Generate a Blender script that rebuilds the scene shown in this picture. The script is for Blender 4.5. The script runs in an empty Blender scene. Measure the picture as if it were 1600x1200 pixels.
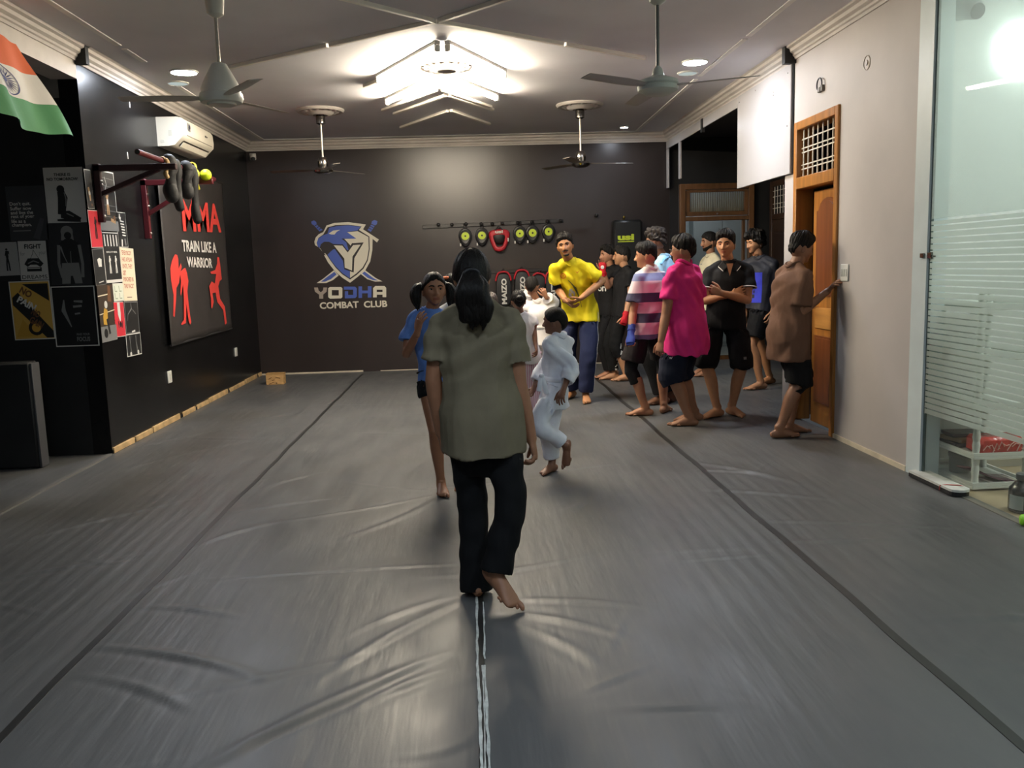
import bpy, bmesh, math, random
import numpy as np
from mathutils import Vector, Matrix
from mathutils.bvhtree import BVHTree
random.seed(7)
S = bpy.context.scene
COL = S.collection

# ------------------------------------------------------------------ camera
CAM_H = 1.45
FPX = 1350.0
def _axes():
    Y = np.array([730 - 800., -(417 - 600.), -FPX]); Y /= np.linalg.norm(Y)
    h = np.array([1., 0.03, 0.]); X = h - h.dot(Y) * Y; X /= np.linalg.norm(X)
    return np.array([X, Y, np.cross(X, Y)])
RC = _axes()                                   # camera axes in the room's frame
cam_data = bpy.data.cameras.new('camera')
cam_data.sensor_width = 36.0
cam_data.lens = FPX / 1600 * 36
cam_data.clip_start = 0.05
cam = bpy.data.objects.new('camera', cam_data)
COL.objects.link(cam)
cam.matrix_world = Matrix([list(RC[0]) + [0], list(RC[1]) + [0], list(RC[2]) + [CAM_H], [0, 0, 0, 1]])
S.camera = cam

# ------------------------------------------------------------------ world, exposure
world = bpy.data.worlds.new('world')
S.world = world
world.use_nodes = True
world.node_tree.nodes['Background'].inputs[0].default_value = (0.55, 0.6, 0.65, 1)
world.node_tree.nodes['Background'].inputs[1].default_value = 0.06
S.view_settings.view_transform = 'Standard'
S.view_settings.look = 'None'
S.view_settings.exposure = 0.55
S.view_settings.gamma = 1.0
S.view_settings.use_curve_mapping = False
S.cycles.use_denoising = True
S.cycles.max_bounces = 8
S.cycles.sample_clamp_indirect = 6.0
S.cycles.caustics_reflective = False
S.cycles.caustics_refractive = False

# lamp strengths (each lamp's own mesh gives its light)
TUBE_E = 190.0            # lit warm tubes on the ceiling
DOWN_E = 240.0            # cool recessed downlights
ROOM_E = 75.0            # lamp of the office behind the glass
REAR_E = 90.0             # panel lamps of the hall behind the camera

def ray(px, py):
    return RC @ np.array([px - 800., -(py - 600.), -FPX])
CAM = np.array([0, 0, CAM_H])
def on_floor(px, py, z=0.):
    d = ray(px, py); return CAM + d * ((z - CAM_H) / d[2])
def on_x(px, py, x):
    d = ray(px, py); return CAM + d * (x / d[0])
def on_y(px, py, y):
    d = ray(px, py); return CAM + d * (y / d[1])
# ------------------------------------------------------------------ materials
def lin(c):
    if isinstance(c, str):
        c = [int(c[i:i + 2], 16) / 255 for i in (0, 2, 4)]
    return tuple((x / 12.92 if x <= 0.04045 else ((x + 0.055) / 1.055) ** 2.4) for x in c) + (1.0,)
MATS = {}
class NT:
    def __init__(s, name):
        s.m = bpy.data.materials.new(name); s.m.use_nodes = True
        s.t = s.m.node_tree; s.b = s.t.nodes['Principled BSDF']; s.out = s.t.nodes['Material Output']
    def n(s, typ, ins=None, **kw):
        nd = s.t.nodes.new(typ)
        for k, v in kw.items(): setattr(nd, k, v)
        for k, v in (ins or {}).items():
            if hasattr(v, 'links') or isinstance(v, bpy.types.NodeSocket): s.t.links.new(v, nd.inputs[k])
            else: nd.inputs[k].default_value = v
        return nd
    def l(s, a, b): s.t.links.new(a, b)
def mat(name, col, rough=0.6, metal=0.0, spec=0.5, var=0.0, vscale=6.0, bump=0.0, bscale=60.0, stretch=(1, 1, 1), sheen=0.0, coat=0.0, emit=None, estr=0.0):
    """principled material with noise-varied colour and a noise bump"""
    if name in MATS: return MATS[name]
    k = NT(name); b = k.b; c = lin(col)
    b.inputs['Base Color'].default_value = c
    b.inputs['Roughness'].default_value = rough
    b.inputs['Metallic'].default_value = metal
    b.inputs['Specular IOR Level'].default_value = spec
    if sheen: b.inputs['Sheen Weight'].default_value = sheen
    if coat: b.inputs['Coat Weight'].default_value = coat; b.inputs['Coat Roughness'].default_value = 0.15
    if emit is not None:
        b.inputs['Emission Color'].default_value = lin(emit); b.inputs['Emission Strength'].default_value = estr
    if var or bump:
        tc = k.n('ShaderNodeTexCoord')
        mp = k.n('ShaderNodeMapping', {'Vector': tc.outputs['Object'], 'Scale': stretch})
    if var:
        nz = k.n('ShaderNodeTexNoise', {'Vector': mp.outputs[0], 'Scale': vscale, 'Detail': 4.0})
        mr = k.n('ShaderNodeMapRange', {'Value': nz.outputs[0], 1: 0.3, 2: 0.7, 3: 1 - var, 4: 1 + var})
        mx = k.n('ShaderNodeMix', {0: 1.0, 6: c}, data_type='RGBA', blend_type='MULTIPLY')
        k.l(mr.outputs[0], mx.inputs[7]); k.l(mx.outputs[2], b.inputs['Base Color'])
    if bump:
        nb = k.n('ShaderNodeTexNoise', {'Vector': mp.outputs[0], 'Scale': bscale, 'Detail': 3.0})
        bp = k.n('ShaderNodeBump', {'Height': nb.outputs[0], 'Strength': bump, 'Distance': 0.01})
        k.l(bp.outputs[0], b.inputs['Normal'])
    MATS[name] = k.m
    return k.m
def emat(name, col, strength):
    if name in MATS: return MATS[name]
    k = NT(name); k.t.nodes.remove(k.b)
    e = k.n('ShaderNodeEmission', {0: lin(col), 1: strength}); k.l(e.outputs[0], k.out.inputs[0])
    MATS[name] = k.m; return k.m

# ------------------------------------------------------------------ mesh building
def nrm(v):
    v = np.asarray(v, float); l = np.linalg.norm(v); return v / l if l > 1e-9 else v
class MB:
    def __init__(s): s.v = []; s.f = []; s.m = []
    def add(s, V, F, mi=0):
        o = len(s.v); s.v += [tuple(map(float, p)) for p in V]
        s.f += [tuple(i + o for i in f) for f in F]; s.m += [mi] * len(F); return s
    def box(s, c, d, mi=0, rz=0., bev=0., R=None, seg=1):
        bm = bmesh.new(); bmesh.ops.create_cube(bm, size=1)
        for v in bm.verts: v.co = Vector((v.co.x * d[0], v.co.y * d[1], v.co.z * d[2]))
        if bev: bmesh.ops.bevel(bm, geom=bm.edges[:], offset=bev, segments=seg, profile=0.5, affect='EDGES')
        M = np.array(R) if R is not None else np.array([[math.cos(rz), -math.sin(rz), 0], [math.sin(rz), math.cos(rz), 0], [0, 0, 1]])
        bm.verts.index_update()
        V = [M @ np.array(v.co) + np.array(c) for v in bm.verts]
        s.add(V, [[v.index for v in f.verts] for f in bm.faces], mi); bm.free(); return s
    def box2(s, a, b, mi=0, bev=0.):
        a = np.array(a, float); b = np.array(b, float); return s.box((a + b) / 2, np.abs(b - a), mi, bev=bev)
    def tube(s, pts, rad, mi=0, seg=12, ref=None, cap='round', sub=0, closed=False):
        """loft of elliptic rings along pts; rad numbers or (side, other); ref = side axis (one or per point)"""
        P = [np.asarray(p, float) for p in pts]; n = len(P)
        Rr = [np.array((r, r) if np.isscalar(r) else r, float) for r in (rad if hasattr(rad, '__len__') and len(rad) == n else [rad] * n)]
        refs = None
        if ref is not None: refs = [np.asarray(r, float) for r in (ref if np.ndim(ref) == 2 else [ref] * n)]
        if sub and n > 2:
            def cr(A):
                o = []
                for i in range(n - 1):
                    a, b, c, d = A[max(i - 1, 0)], A[i], A[i + 1], A[min(i + 2, n - 1)]
                    for k in range(sub + 1):
                        t = k / (sub + 1.)
                        o.append(0.5 * (2 * b + (c - a) * t + (2 * a - 5 * b + 4 * c - d) * t * t + (3 * b - a - 3 * c + d) * t ** 3))
                o.append(A[-1]); return o
            P, Rr = cr(P), [np.maximum(r, 1e-4) for r in cr(Rr)]
            if refs is not None: refs = cr(refs)
            n = len(P)
        T = []
        for i in range(n):
            if closed: T.append(nrm(P[(i + 1) % n] - P[i - 1]))
            else: T.append(nrm(P[min(i + 1, n - 1)] - P[max(i - 1, 0)]))
        if refs is None:
            a = np.array([0, 0, 1.]) if abs(T[0][2]) < 0.9 else np.array([1., 0, 0])
            sd = nrm(np.cross(T[0], a)); sides = []
            for i in range(n):
                sd = nrm(sd - sd.dot(T[i]) * T[i]); sides.append(sd)
        else: sides = [nrm(refs[i] - refs[i].dot(T[i]) * T[i]) for i in range(n)]
        rings = [(P[i], Rr[i], sides[i], np.cross(T[i], sides[i])) for i in range(n)]
        if cap == 'round' and not closed:
            def hemi(i, sg):
                p, r, a, b = rings[i]; h = min(r); out = []
                for q in (0.35, 0.7, 0.95):
                    out.append((p + sg * T[i] * h * q, r * math.sqrt(max(1 - q * q, 0.02)), a, b))
                return out
            rings = hemi(0, -1)[::-1] + rings + hemi(n - 1, 1)
        V = []; F = []
        for p, r, a, b in rings:
            for k in range(seg):
                th = 2 * math.pi * k / seg
                V.append(p + a * r[0] * math.cos(th) + b * r[1] * math.sin(th))
        m = len(rings)
        for i in range(m if closed else m - 1):
            for k in range(seg):
                k2 = (k + 1) % seg; j = (i + 1) % m
                F.append((i * seg + k, i * seg + k2, j * seg + k2, j * seg + k))
        if not closed and cap:
            F.append(tuple(range(seg))[::-1]); F.append(tuple((m - 1) * seg + k for k in range(seg)))
        return s.add(V, F, mi)
    def cyl(s, a, b, r, r2=None, mi=0, seg=16): return s.tube([a, b], [r, r if r2 is None else r2], mi, seg, cap='flat')
    def lathe(s, prof, c, axis=(0, 0, 1), mi=0, seg=24):
        ax = nrm(axis); a = nrm(np.cross(ax, (1, 0, 0) if abs(ax[0]) < 0.9 else (0, 1, 0))); b = np.cross(ax, a)
        V = []; F = []
        for r, z in prof:
            for k in range(seg):
                th = 2 * math.pi * k / seg
                V.append(np.array(c) + ax * z + (a * math.cos(th) + b * math.sin(th)) * max(r, 1e-4))
        m = len(prof)
        for i in range(m - 1):
            for k in range(seg):
                k2 = (k + 1) % seg
                F.append((i * seg + k, i * seg + k2, (i + 1) * seg + k2, (i + 1) * seg + k))
        F.append(tuple(range(seg))[::-1]); F.append(tuple((m - 1) * seg + k for k in range(seg)))
        return s.add(V, F, mi)
    def sphere(s, c, r, mi=0, seg=14, rings=9, R=None):
        r = np.array((r, r, r) if np.isscalar(r) else r, float); M = np.eye(3) if R is None else np.array(R)
        V = []; F = []
        for i in range(rings + 1):
            ph = math.pi * (i + 0.02 * (i == 0) - 0.02 * (i == rings)) / rings
            for k in range(seg):
                th = 2 * math.pi * k / seg
                V.append(np.array(c) + M @ (r * np.array([math.sin(ph) * math.cos(th), math.sin(ph) * math.sin(th), math.cos(ph)])))
        for i in range(rings):
            for k in range(seg):
                k2 = (k + 1) % seg
                F.append((i * seg + k, (i + 1) * seg + k, (i + 1) * seg + k2, i * seg + k2))
        F.append(tuple(range(seg))); F.append(tuple(rings * seg + k for k in range(seg))[::-1])
        return s.add(V, F, mi)
    def prism(s, poly, o, u, w, th, mi=0):
        """2-D polygon extruded: point = o + x*u + y*w, thickness th along u x w (front face first)"""
        o = np.array(o, float); u = np.array(u, float); w = np.array(w, float); nn = nrm(np.cross(u, w))
        n = len(poly); A = [o + x * u + y * w + nn * th for x, y in poly]; B = [o + x * u + y * w for x, y in poly]
        ar = sum(poly[i][0] * poly[(i + 1) % n][1] - poly[(i + 1) % n][0] * poly[i][1] for i in range(n))
        f = list(range(n)) if ar > 0 else list(range(n))[::-1]
        F = [tuple(f)] + [tuple(n + i for i in f[::-1])]
        for i in range(n): F.append((f[i], f[i - 1], n + f[i - 1], n + f[i]))
        return s.add(A + B, F, mi)
    def mesh(s, name='mesh', smooth=True, sharp=True):
        me = bpy.data.meshes.new(name); me.from_pydata(s.v, [], s.f)
        if s.m and max(s.m) > 0: me.polygons.foreach_set('material_index', s.m)
        me.update()
        if smooth:
            me.polygons.foreach_set('use_smooth', [True] * len(me.polygons))
            if sharp: me.set_sharp_from_angle(angle=math.radians(38))
        return me
def ob(name, me, mats, parent=None, label=None, cat=None, group=None, kind=None, smooth=True, sharp=True):
    if isinstance(me, MB): me = me.mesh(name, smooth, sharp)
    o = bpy.data.objects.new(name, me); COL.objects.link(o)
    for m in (mats if isinstance(mats, (list, tuple)) else [mats]): me.materials.append(m)
    if parent is not None:
        o.parent = parent; o.matrix_parent_inverse = Matrix.Translation(-parent.location)
    for k, v in (('label', label), ('category', cat), ('group', group), ('kind', kind)):
        if v: o[k] = v
    return o
def thing(name, loc, label, cat, group=None, kind=None):
    o = bpy.data.objects.new(name, None); COL.objects.link(o); o.location = Vector([float(x) for x in loc])
    o.empty_display_size = 0.1
    o['label'] = label
    if cat: o['category'] = cat
    if group: o['group'] = group
    if kind: o['kind'] = kind
    return o
def copy_tree(o, parent=None):
    c = o.copy(); COL.objects.link(c)
    if parent is not None: c.parent = parent
    for ch in list(o.children): copy_tree(ch, c)
    return c

def text_mesh(body, bold=0.0, space=1.0, align='CENTER', line=1.0, ext=0.0):
    """flat letters of the built-in font as verts / faces in the xy plane"""
    cu = bpy.data.curves.new('letters', 'FONT'); cu.body = body; cu.size = 1.0; cu.align_x = align
    cu.offset = bold; cu.space_character = space; cu.space_line = line; cu.resolution_u = 3; cu.extrude = ext
    o = bpy.data.objects.new('letters', cu); COL.objects.link(o)
    dg = bpy.context.evaluated_depsgraph_get(); dg.update()
    me = bpy.data.meshes.new_from_object(o.evaluated_get(dg))
    V = np.array([v.co[:] for v in me.vertices]); F = [tuple(p.vertices) for p in me.polygons]
    bpy.data.objects.remove(o); bpy.data.curves.remove(cu); bpy.data.meshes.remove(me)
    return V, F
def put_text(mb, body, o, u, w, width=None, height=None, mi=0, off=0.002, **kw):
    """letters stretched to fill a width x height box centred at o, in the plane of u (right) and w (up)"""
    V, F = text_mesh(body, **kw)
    lo, hi = V[:, :2].min(0), V[:, :2].max(0); c = (lo + hi) / 2; d = hi - lo
    sx = width / d[0] if width else None; sy = height / d[1] if height else None
    sx = sx or sy; sy = sy or sx
    u = nrm(u); w = nrm(w); nn = np.cross(u, w); o = np.array(o, float)
    return mb.add([o + u * (p[0] - c[0]) * sx + w * (p[1] - c[1]) * sy + nn * off for p in V], F, mi)
# ------------------------------------------------------------------ the room
XL, XR, YB, ZC = -3.0, 2.9, 12.45, 3.25
YREAR = -3.0
YL = 7.2            # where the left wall turns into the recess
YE = 7.86           # where the right wall ends and the alcove opens
XA = 4.4            # alcove right wall
U_X = np.array([1., 0, 0]); U_Y = np.array([0, 1., 0]); U_Z = np.array([0, 0, 1.])

def floor_material():
    k = NT('black vinyl tarpaulin'); b = k.b
    tc = k.n('ShaderNodeTexCoord')
    mp = k.n('ShaderNodeMapping', {'Vector': tc.outputs['Object'], 'Scale': (1, 0.35, 1)})
    n1 = k.n('ShaderNodeTexNoise', {'Vector': mp.outputs[0], 'Scale': 1.6, 'Detail': 6.0, 'Roughness': 0.6})
    cr = k.n('ShaderNodeValToRGB', {0: n1.outputs[0]})
    cr.color_ramp.elements[0].position = 0.3; cr.color_ramp.elements[0].color = lin('515253')
    cr.color_ramp.elements[1].position = 0.75; cr.color_ramp.elements[1].color = lin('5f5f5e')
    k.l(cr.outputs[0], b.inputs['Base Color'])
    n2 = k.n('ShaderNodeTexNoise', {'Vector': mp.outputs[0], 'Scale': 5.0, 'Detail': 5.0})
    mr = k.n('ShaderNodeMapRange', {'Value': n2.outputs[0], 1: 0.3, 2: 0.7, 3: 0.36, 4: 0.52})
    k.l(mr.outputs[0], b.inputs['Roughness'])
    b.inputs['Specular IOR Level'].default_value = 0.5
    mw = k.n('ShaderNodeMapping', {'Vector': tc.outputs['Object'], 'Scale': (1, 0.12, 1)})
    w = k.n('ShaderNodeTexNoise', {'Vector': mw.outputs[0], 'Scale': 14.0, 'Detail': 3.0})
    nf = k.n('ShaderNodeTexNoise', {'Vector': tc.outputs['Object'], 'Scale': 240.0, 'Detail': 2.0})
    b1 = k.n('ShaderNodeBump', {'Height': w.outputs[0], 'Strength': 0.35, 'Distance': 0.012})
    b2 = k.n('ShaderNodeBump', {'Height': nf.outputs[0], 'Strength': 0.08, 'Distance': 0.002, 'Normal': b1.outputs[0]})
    k.l(b2.outputs[0], b.inputs['Normal'])
    return k.m
M_floor = floor_material()
M_seam = mat('black seam tape', '232322', 0.45, var=0.15, vscale=9)
M_tape = mat('torn white tape', 'c9ccc8', 0.55, var=0.25, vscale=30)
M_back = mat('dark brown enamel paint', '2f2826', 0.32, var=0.12, vscale=2.2, bump=0.12, bscale=7, stretch=(1, 1, 0.15))
M_left = mat('glossy black enamel paint', '121213', 0.27, spec=.28, var=0.35, vscale=1.8, bump=0.06, bscale=5)
M_dark = mat('matt black paint', '151516', 0.6, var=0.2)
M_ceil = mat('grey ceiling paint', 'dedde2', 0.7, var=0.06, vscale=1.2, bump=0.05, bscale=8)
M_right = mat('stained off white wall paint', 'b4aeaa', 0.6, var=0.08, vscale=1.5, bump=0.08, bscale=12)
M_white = mat('white gloss laminate', 'b6b3b3', 0.25)
M_corn = mat('dusty cornice plaster', 'c4bdb6', 0.6, var=0.1, vscale=4)
M_trim = mat('grey white ceiling strip', 'f2f0ec', 0.6, var=0.12, vscale=3)
M_jamb = mat('pale blue white paint', 'cfdbdc', 0.4, var=0.04)
M_wood = mat('golden brown door wood', 'a06a2e', 0.35, var=0.3, vscale=3.0, stretch=(6, 6, 0.5))
M_wood_d = mat('red brown door panel wood', '73401f', 0.35, var=0.3, vscale=3.0, stretch=(6, 6, 0.5))
M_frame = mat('brown window wood', '6b4a2c', 0.45, var=0.3, vscale=4.0, stretch=(5, 5, 0.6))
M_skirt = mat('pale raw wood strip', 'c8a878', 0.6, var=0.3, vscale=8)
M_metal = mat('brushed steel', 'b8b8b4', 0.3, metal=1.0)
M_chrome = mat('dark chrome', '8a8680', 0.2, metal=1.0)
M_wire = mat('cream painted bar', 'cbc4b4', 0.5)

# floor: a draped sheet with real creases and ripples
def floor_height(x, y):
    z = 0.004 * np.sin(x * 2.1 + 0.7 * np.sin(y * 0.9)) * np.sin(y * 1.3 + 1.0)
    # fine ripples running with the room, in patches
    patch = np.clip(np.sin(x * 1.7 + 2) * np.sin(y * 0.8 + 1.1) + 0.25, 0, 1)
    z = z + 0.0011 * patch * np.sin(x * 2 * np.pi / 0.085 + 1.5 * np.sin(y * 1.1))
    return z
rc = random.Random(11)
CREASES = []     # (x0, y0, x1, y1, bow, height, width)
for a in [(-1.55, 3.35, -0.75, 2.95, .05, .010, .022), (-1.5, 3.1, -0.95, 2.75, .04, .007, .02), (-1.5, 3.75, -1.0, 3.55, .03, .007, .02),
          (-0.9, 2.35, -0.10, 3.15, .04, .011, .025), (-0.75, 2.55, -0.2, 3.1, -.03, .006, .018), (-0.6, 2.9, -0.06, 3.65, .04, .009, .022), (-0.45, 2.7, -0.1, 3.0, .03, .007, .02),
          (-0.55, 3.3, -0.1, 3.7, .03, .005, .018), (-1.35, 4.05, 0.3, 4.1, .03, .004, .015), (-0.3, 3.95, 0.6, 4.2, -.08, .006, .02), (0.1, 3.62, 0.75, 3.45, .04, .007, .02),
          (0.06, 3.5, 0.6, 3.15, .05, .008, .022), (0.08, 3.4, 0.45, 2.9, .05, .007, .022), (0.3, 2.75, 0.62, 2.95, .0, .005, .016), (0.35, 2.65, 0.9, 2.6, .02, .005, .02),
          (-0.2, 5.5, -1.4, 4.9, .06, .006, .02), (-0.25, 5.55, -0.9, 5.9, .03, .004, .018), (-0.2, 5.48, -0.75, 4.6, .06, .006, .025), (0.5, 5.8, -0.4, 5.6, .05, .004, .02),
          (0.5, 5.85, 1.1, 6.1, .04, .004, .018), (1.5, 6.1, 2.1, 5.3, .08, .009, .03), (1.5, 5.8, 2.0, 5.6, .05, .007, .025), (1.4, 5.3, 2.2, 4.9, .05, .006, .025),
          (1.5, 4.6, 2.6, 4.3, .03, .005, .02), (1.45, 4.25, 2.3, 4.2, -.03, .005, .02), (1.7, 3.2, 2.8, 3.0, .06, .006, .025), (1.6, 2.9, 2.3, 2.5, .04, .006, .025),
          (0.9, 4.0, 1.5, 4.05, .0, .004, .012), (0.45, 3.0, 0.65, 3.5, .0, .004, .012), (-1.5, 5.2, -0.8, 5.5, .04, .005, .02), (-1.5, 4.6, -1.2, 4.95, .03, .008, .02),
          (-1.45, 5.8, -1.1, 6.2, .03, .007, .02), (-2.7, 6.5, -1.6, 7.9, .1, .005, .025), (-2.9, 7.4, -2.3, 8.2, .05, .006, .02), (-2.4, 8.6, -1.6, 9.0, .04, .005, .02),
          (-2.6, 9.6, -0.4, 9.2, .06, .004, .02), (-1.4, 8.4, 0.2, 8.7, .05, .004, .02), (-2.7, 4.6, -1.8, 5.6, .06, .006, .02), (-2.6, 4.0, -1.7, 4.5, .04, .005, .02)]:
    CREASES.append(a)
for i in range(46):
    x, y = rc.uniform(-2.7, 2.6), rc.uniform(2.2, 11.5); an = rc.gauss(0.3, 0.8); L = rc.uniform(.25, 1.0)
    CREASES.append((x, y, x + L * math.cos(an), y + L * math.sin(an), rc.uniform(-.08, .08), rc.uniform(.0015, .0045), rc.uniform(.012, .025)))
def floor_z(x, y):
    z = floor_height(x, y)
    for (x0, y0, x1, y1, bow, h, w) in CREASES:
        dx, dy = x1 - x0, y1 - y0; L = math.hypot(dx, dy); ux, uy = dx / L, dy / L
        t = (x - x0) * ux + (y - y0) * uy; d = -(x - x0) * uy + (y - y0) * ux
        q = np.clip(t / L, 0, 1)
        d = d - bow * 4 * q * (1 - q)
        e = np.clip(1 - np.abs(2 * t / L - 1), 0, 1) ** 0.7
        z = z + h * e * (np.exp(-(d / w) ** 2) - 0.45 * np.exp(-((d + 1.8 * w) / (1.2 * w)) ** 2))
    return z
def make_floor():
    xs = np.concatenate([np.linspace(-5.2, XL, 40), np.linspace(XL, XR + .06, 300)[1:], np.linspace(XR + .06, XA, 30)[1:]])
    ys = np.concatenate([np.linspace(YREAR, 2.0, 40), np.linspace(2.0, 7.0, 300)[1:], np.linspace(7.0, YB, 200)[1:]])
    X, Y = np.meshgrid(xs, ys); Z = floor_z(X, Y)
    fade = np.clip((X - XL) / .12, 0, 1) * np.clip((XR - X) / .12, 0, 1) * np.clip((Y - 1.8) / .3, 0, 1) * np.clip((YB - Y) / .2, 0, 1)
    Z = Z * np.where((X > XR) | (X < XL), 0, 1) * np.clip(fade, 0, 1)
    ny, nx = X.shape
    V = np.stack([X, Y, Z], -1).reshape(-1, 3)
    i = np.arange(nx * ny).reshape(ny, nx)
    Q = np.stack([i[:-1, :-1], i[:-1, 1:], i[1:, 1:], i[1:, :-1]], -1).reshape(-1, 4)
    # the office behind the glass has its own floor
    cx = V[Q].mean(1); Q = Q[~((cx[:, 0] > XR + .06) & (cx[:, 1] < YE - .1))]
    me = bpy.data.meshes.new('floor'); me.from_pydata(V.tolist(), [], Q.tolist()); me.update()
    me.polygons.foreach_set('use_smooth', [True] * len(me.polygons))
    return ob('floor', me, M_floor, kind='structure')
floor = make_floor()
def seam(x0, x1, y0, y1, w, name, m, jag=0.0, seed=1, z0=0.0025, wob=0.004):
    r = random.Random(seed); V = []; F = []; n = int((y1 - y0) / 0.04) + 1
    for i in range(n):
        y = y0 + (y1 - y0) * i / (n - 1); x = x0 + (x1 - x0) * i / (n - 1) + wob * math.sin(y * 3.1 + seed) + wob * .6 * math.sin(y * 7.7)
        a, b = w / 2 * (1 - jag * r.random()), w / 2 * (1 - jag * r.random())
        for dx, dz in ((-a, -.003), (-a * .9, z0), (b * .9, z0), (b, -.003)):
            V.append((x + dx, y, float(floor_z(np.array(x + dx), np.array(y))) + dz))
    for i in range(n - 1):
        for k in range(3): F.append((i * 4 + k, i * 4 + k + 1, i * 4 + k + 5, i * 4 + k + 4))
    mb = MB(); mb.add(V, F); return ob(name, mb, m, floor)
seam(-1.55, -1.53, 2.0, 12.2, .034, 'seam_tape', M_seam, seed=1)
seam(1.585, 1.58, 2.0, 11.6, .044, 'seam_tape', M_seam, seed=2)
seam(0.0, 0.0, 2.0, 11.9, .03, 'seam_tape', M_seam, seed=3)
for i, (dx, w, a, b, jg) in enumerate([(-.012, .015, 2.0, 3.66, .7), (.012, .015, 2.0, 3.0, .75), (.013, .012, 3.05, 3.6, .8), (.002, .008, 2.1, 3.0, .9)]):
    seam(dx, dx, a, b, w, 'white_tape_strip', M_tape, jag=jg, seed=20 + i, z0=0.005, wob=.002)
seam(-2.97, -3.0, 4.2, 7.15, .035, 'seam_tape', mat('grey tarpaulin edge', '6c6a66', 0.5), seed=5, z0=0.012)

def wall(name, boxes, m):
    mb = MB()
    for a, b in boxes: mb.box2(a, b)
    return ob(name, mb, m, kind='structure', smooth=False)
wall('wall_back', [((-3.15, YB, 0), (3.05, YB + .15, ZC)), ((4.12, YB, 0), (XA + .15, YB + .15, ZC)), ((3.05, YB, 2.52), (4.12, YB + .15, ZC))], M_back)
wall('wall_left', [((XL - .15, YL + .0, 0), (XL, YB, ZC))], M_left)
wall('wall_left_recess', [((-5.2, YL, 0), (XL - .15, YL + .15, 2.86))], M_dark)
wall('wall_left_recess_top', [((-5.2, YL, 2.86), (XL - .15, YL + .15, ZC))], mat('grey bare plaster', '77736f', 0.8, var=.15))
wall('wall_left_outer', [((-5.35, YREAR, 0), (-5.2, YL + .15, ZC))], M_dark)
wall('wall_rear', [((-5.35, YREAR - .15, 0), (5.2, YREAR, ZC))], mat('grey rear wall paint', 'c9c5c0', 0.6))
wall('trim_left_beam', [((XL - .2, YREAR, 3.0), (XL, YL, ZC))], M_corn)
wall('wall_right', [((XR, 5.53, 0), (XR + .15, 6.71, ZC)), ((XR, 6.71, 2.6), (XR + .15, 7.6, ZC)), ((XR, 7.6, 0), (XR + .15, YE, ZC))], M_right)
wall('trim_column', [((XR - .008, 5.36, 0), (XR + .12, 5.535, ZC))], M_jamb)
wall('wall_alcove_right', [((XA, YE, 0), (XA + .15, YB, ZC))], M_dark)
wall('wall_alcove_near', [((XR + .15, YE - .1, 0), (XA, YE - .0, ZC))], M_dark)
wall('wall_alcove_back', [((XR + .02, YB - .012, 0), (3.05, YB, ZC)), ((4.12, YB - .012, 0), (XA, YB, ZC)), ((3.05, YB - .012, 2.52), (4.12, YB, ZC))], M_dark)
wall('ceiling', [((-5.35, YREAR - .1, ZC), (5.2, YB + .15, ZC + .15))], M_ceil)
# the black paint of the alcove's own ceiling
wall('ceiling_alcove', [((XR + .12, YE, ZC - .08), (XA, YB, ZC))], mat('dark grey alcove ceiling', '3c3b3d', 0.6))

# cornice: stepped plaster profile run along the walls
PROF = [(0, 0), (.012, 0), (.018, .02), (.03, .028), (.032, .045), (.055, .06), (.06, .085), (.085, .095), (.09, .118), (.11, .13), (0, .13)]
def cornice(name, o, run, inn, L, m=M_corn):
    mb = MB(); o = np.array(o, float)
    n = len(PROF); V = []
    for t in (0, L): V += [o + run * t + inn * a + U_Z * b for a, b in PROF]
    F = [(i, (i + 1) % n, n + (i + 1) % n, n + i) for i in range(n)] + [tuple(range(n))[::-1], tuple(range(n, 2 * n))]
    mb.add(V, F); me = mb.mesh('cornice', False)
    bm = bmesh.new(); bm.from_mesh(me); bmesh.ops.recalc_face_normals(bm, faces=bm.faces[:]); bm.to_mesh(me); bm.free()
    return ob(name, me, m, kind='structure')
cornice('trim_cornice_left', (XL, YL + .04, ZC - .13), U_Y, U_X, YB - YL - .04)
cornice('trim_cornice_left_near', (XL, YREAR, ZC - .115), U_Y, U_X, YL - .02 - YREAR)
cornice('trim_cornice_back', (XL, YB, ZC - .13), U_X, -U_Y, XR - XL)
cornice('trim_cornice_right', (XR, 7.7, ZC - .13), U_Y, -U_X, YB - 7.7)
cornice('trim_cornice_right_near', (XR, 5.53, ZC - .11), U_Y, -U_X, 2.1)
wall('trim_cornice_joint_right', [((XR - .10, 7.63, ZC - .14), (XR, 7.70, ZC))], M_dark)
wall('trim_cornice_joint_left', [((XL, 7.18, ZC - .14), (XL + .09, 7.24, ZC))], M_dark)

# flat strips and battens on the ceiling
ceiling = bpy.data.objects['ceiling']
def strip(a, b, w=.035, h=.014, name='trim_ceiling_strip', m=M_trim, z=ZC):
    a = np.array([*a, z - h / 2]); b = np.array([*b, z - h / 2]); d = b - a; L = np.linalg.norm(d)
    mb = MB(); mb.box((a + b) / 2, (L, w, h), rz=math.atan2(d[1], d[0]), bev=.003)
    return ob(name, mb, m, kind='structure', smooth=False)
for a, b in [((-2.66, 5.0), (-2.66, 7.2)), ((-2.66, 7.32), (-2.66, 7.75)), ((-2.70, 8.75), (-2.72, 12.28)), ((-2.72, 12.28), (2.42, 12.28)), ((2.42, 12.28), (2.36, 8.9)), ((2.36, 8.75), (2.36, 7.35)), ((2.36, 7.25), (2.36, 5.4))]:
    strip(a, b, .05, .008)
M_batt = mat('cream plastic batten', 'faf4e8', 0.45)
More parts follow.
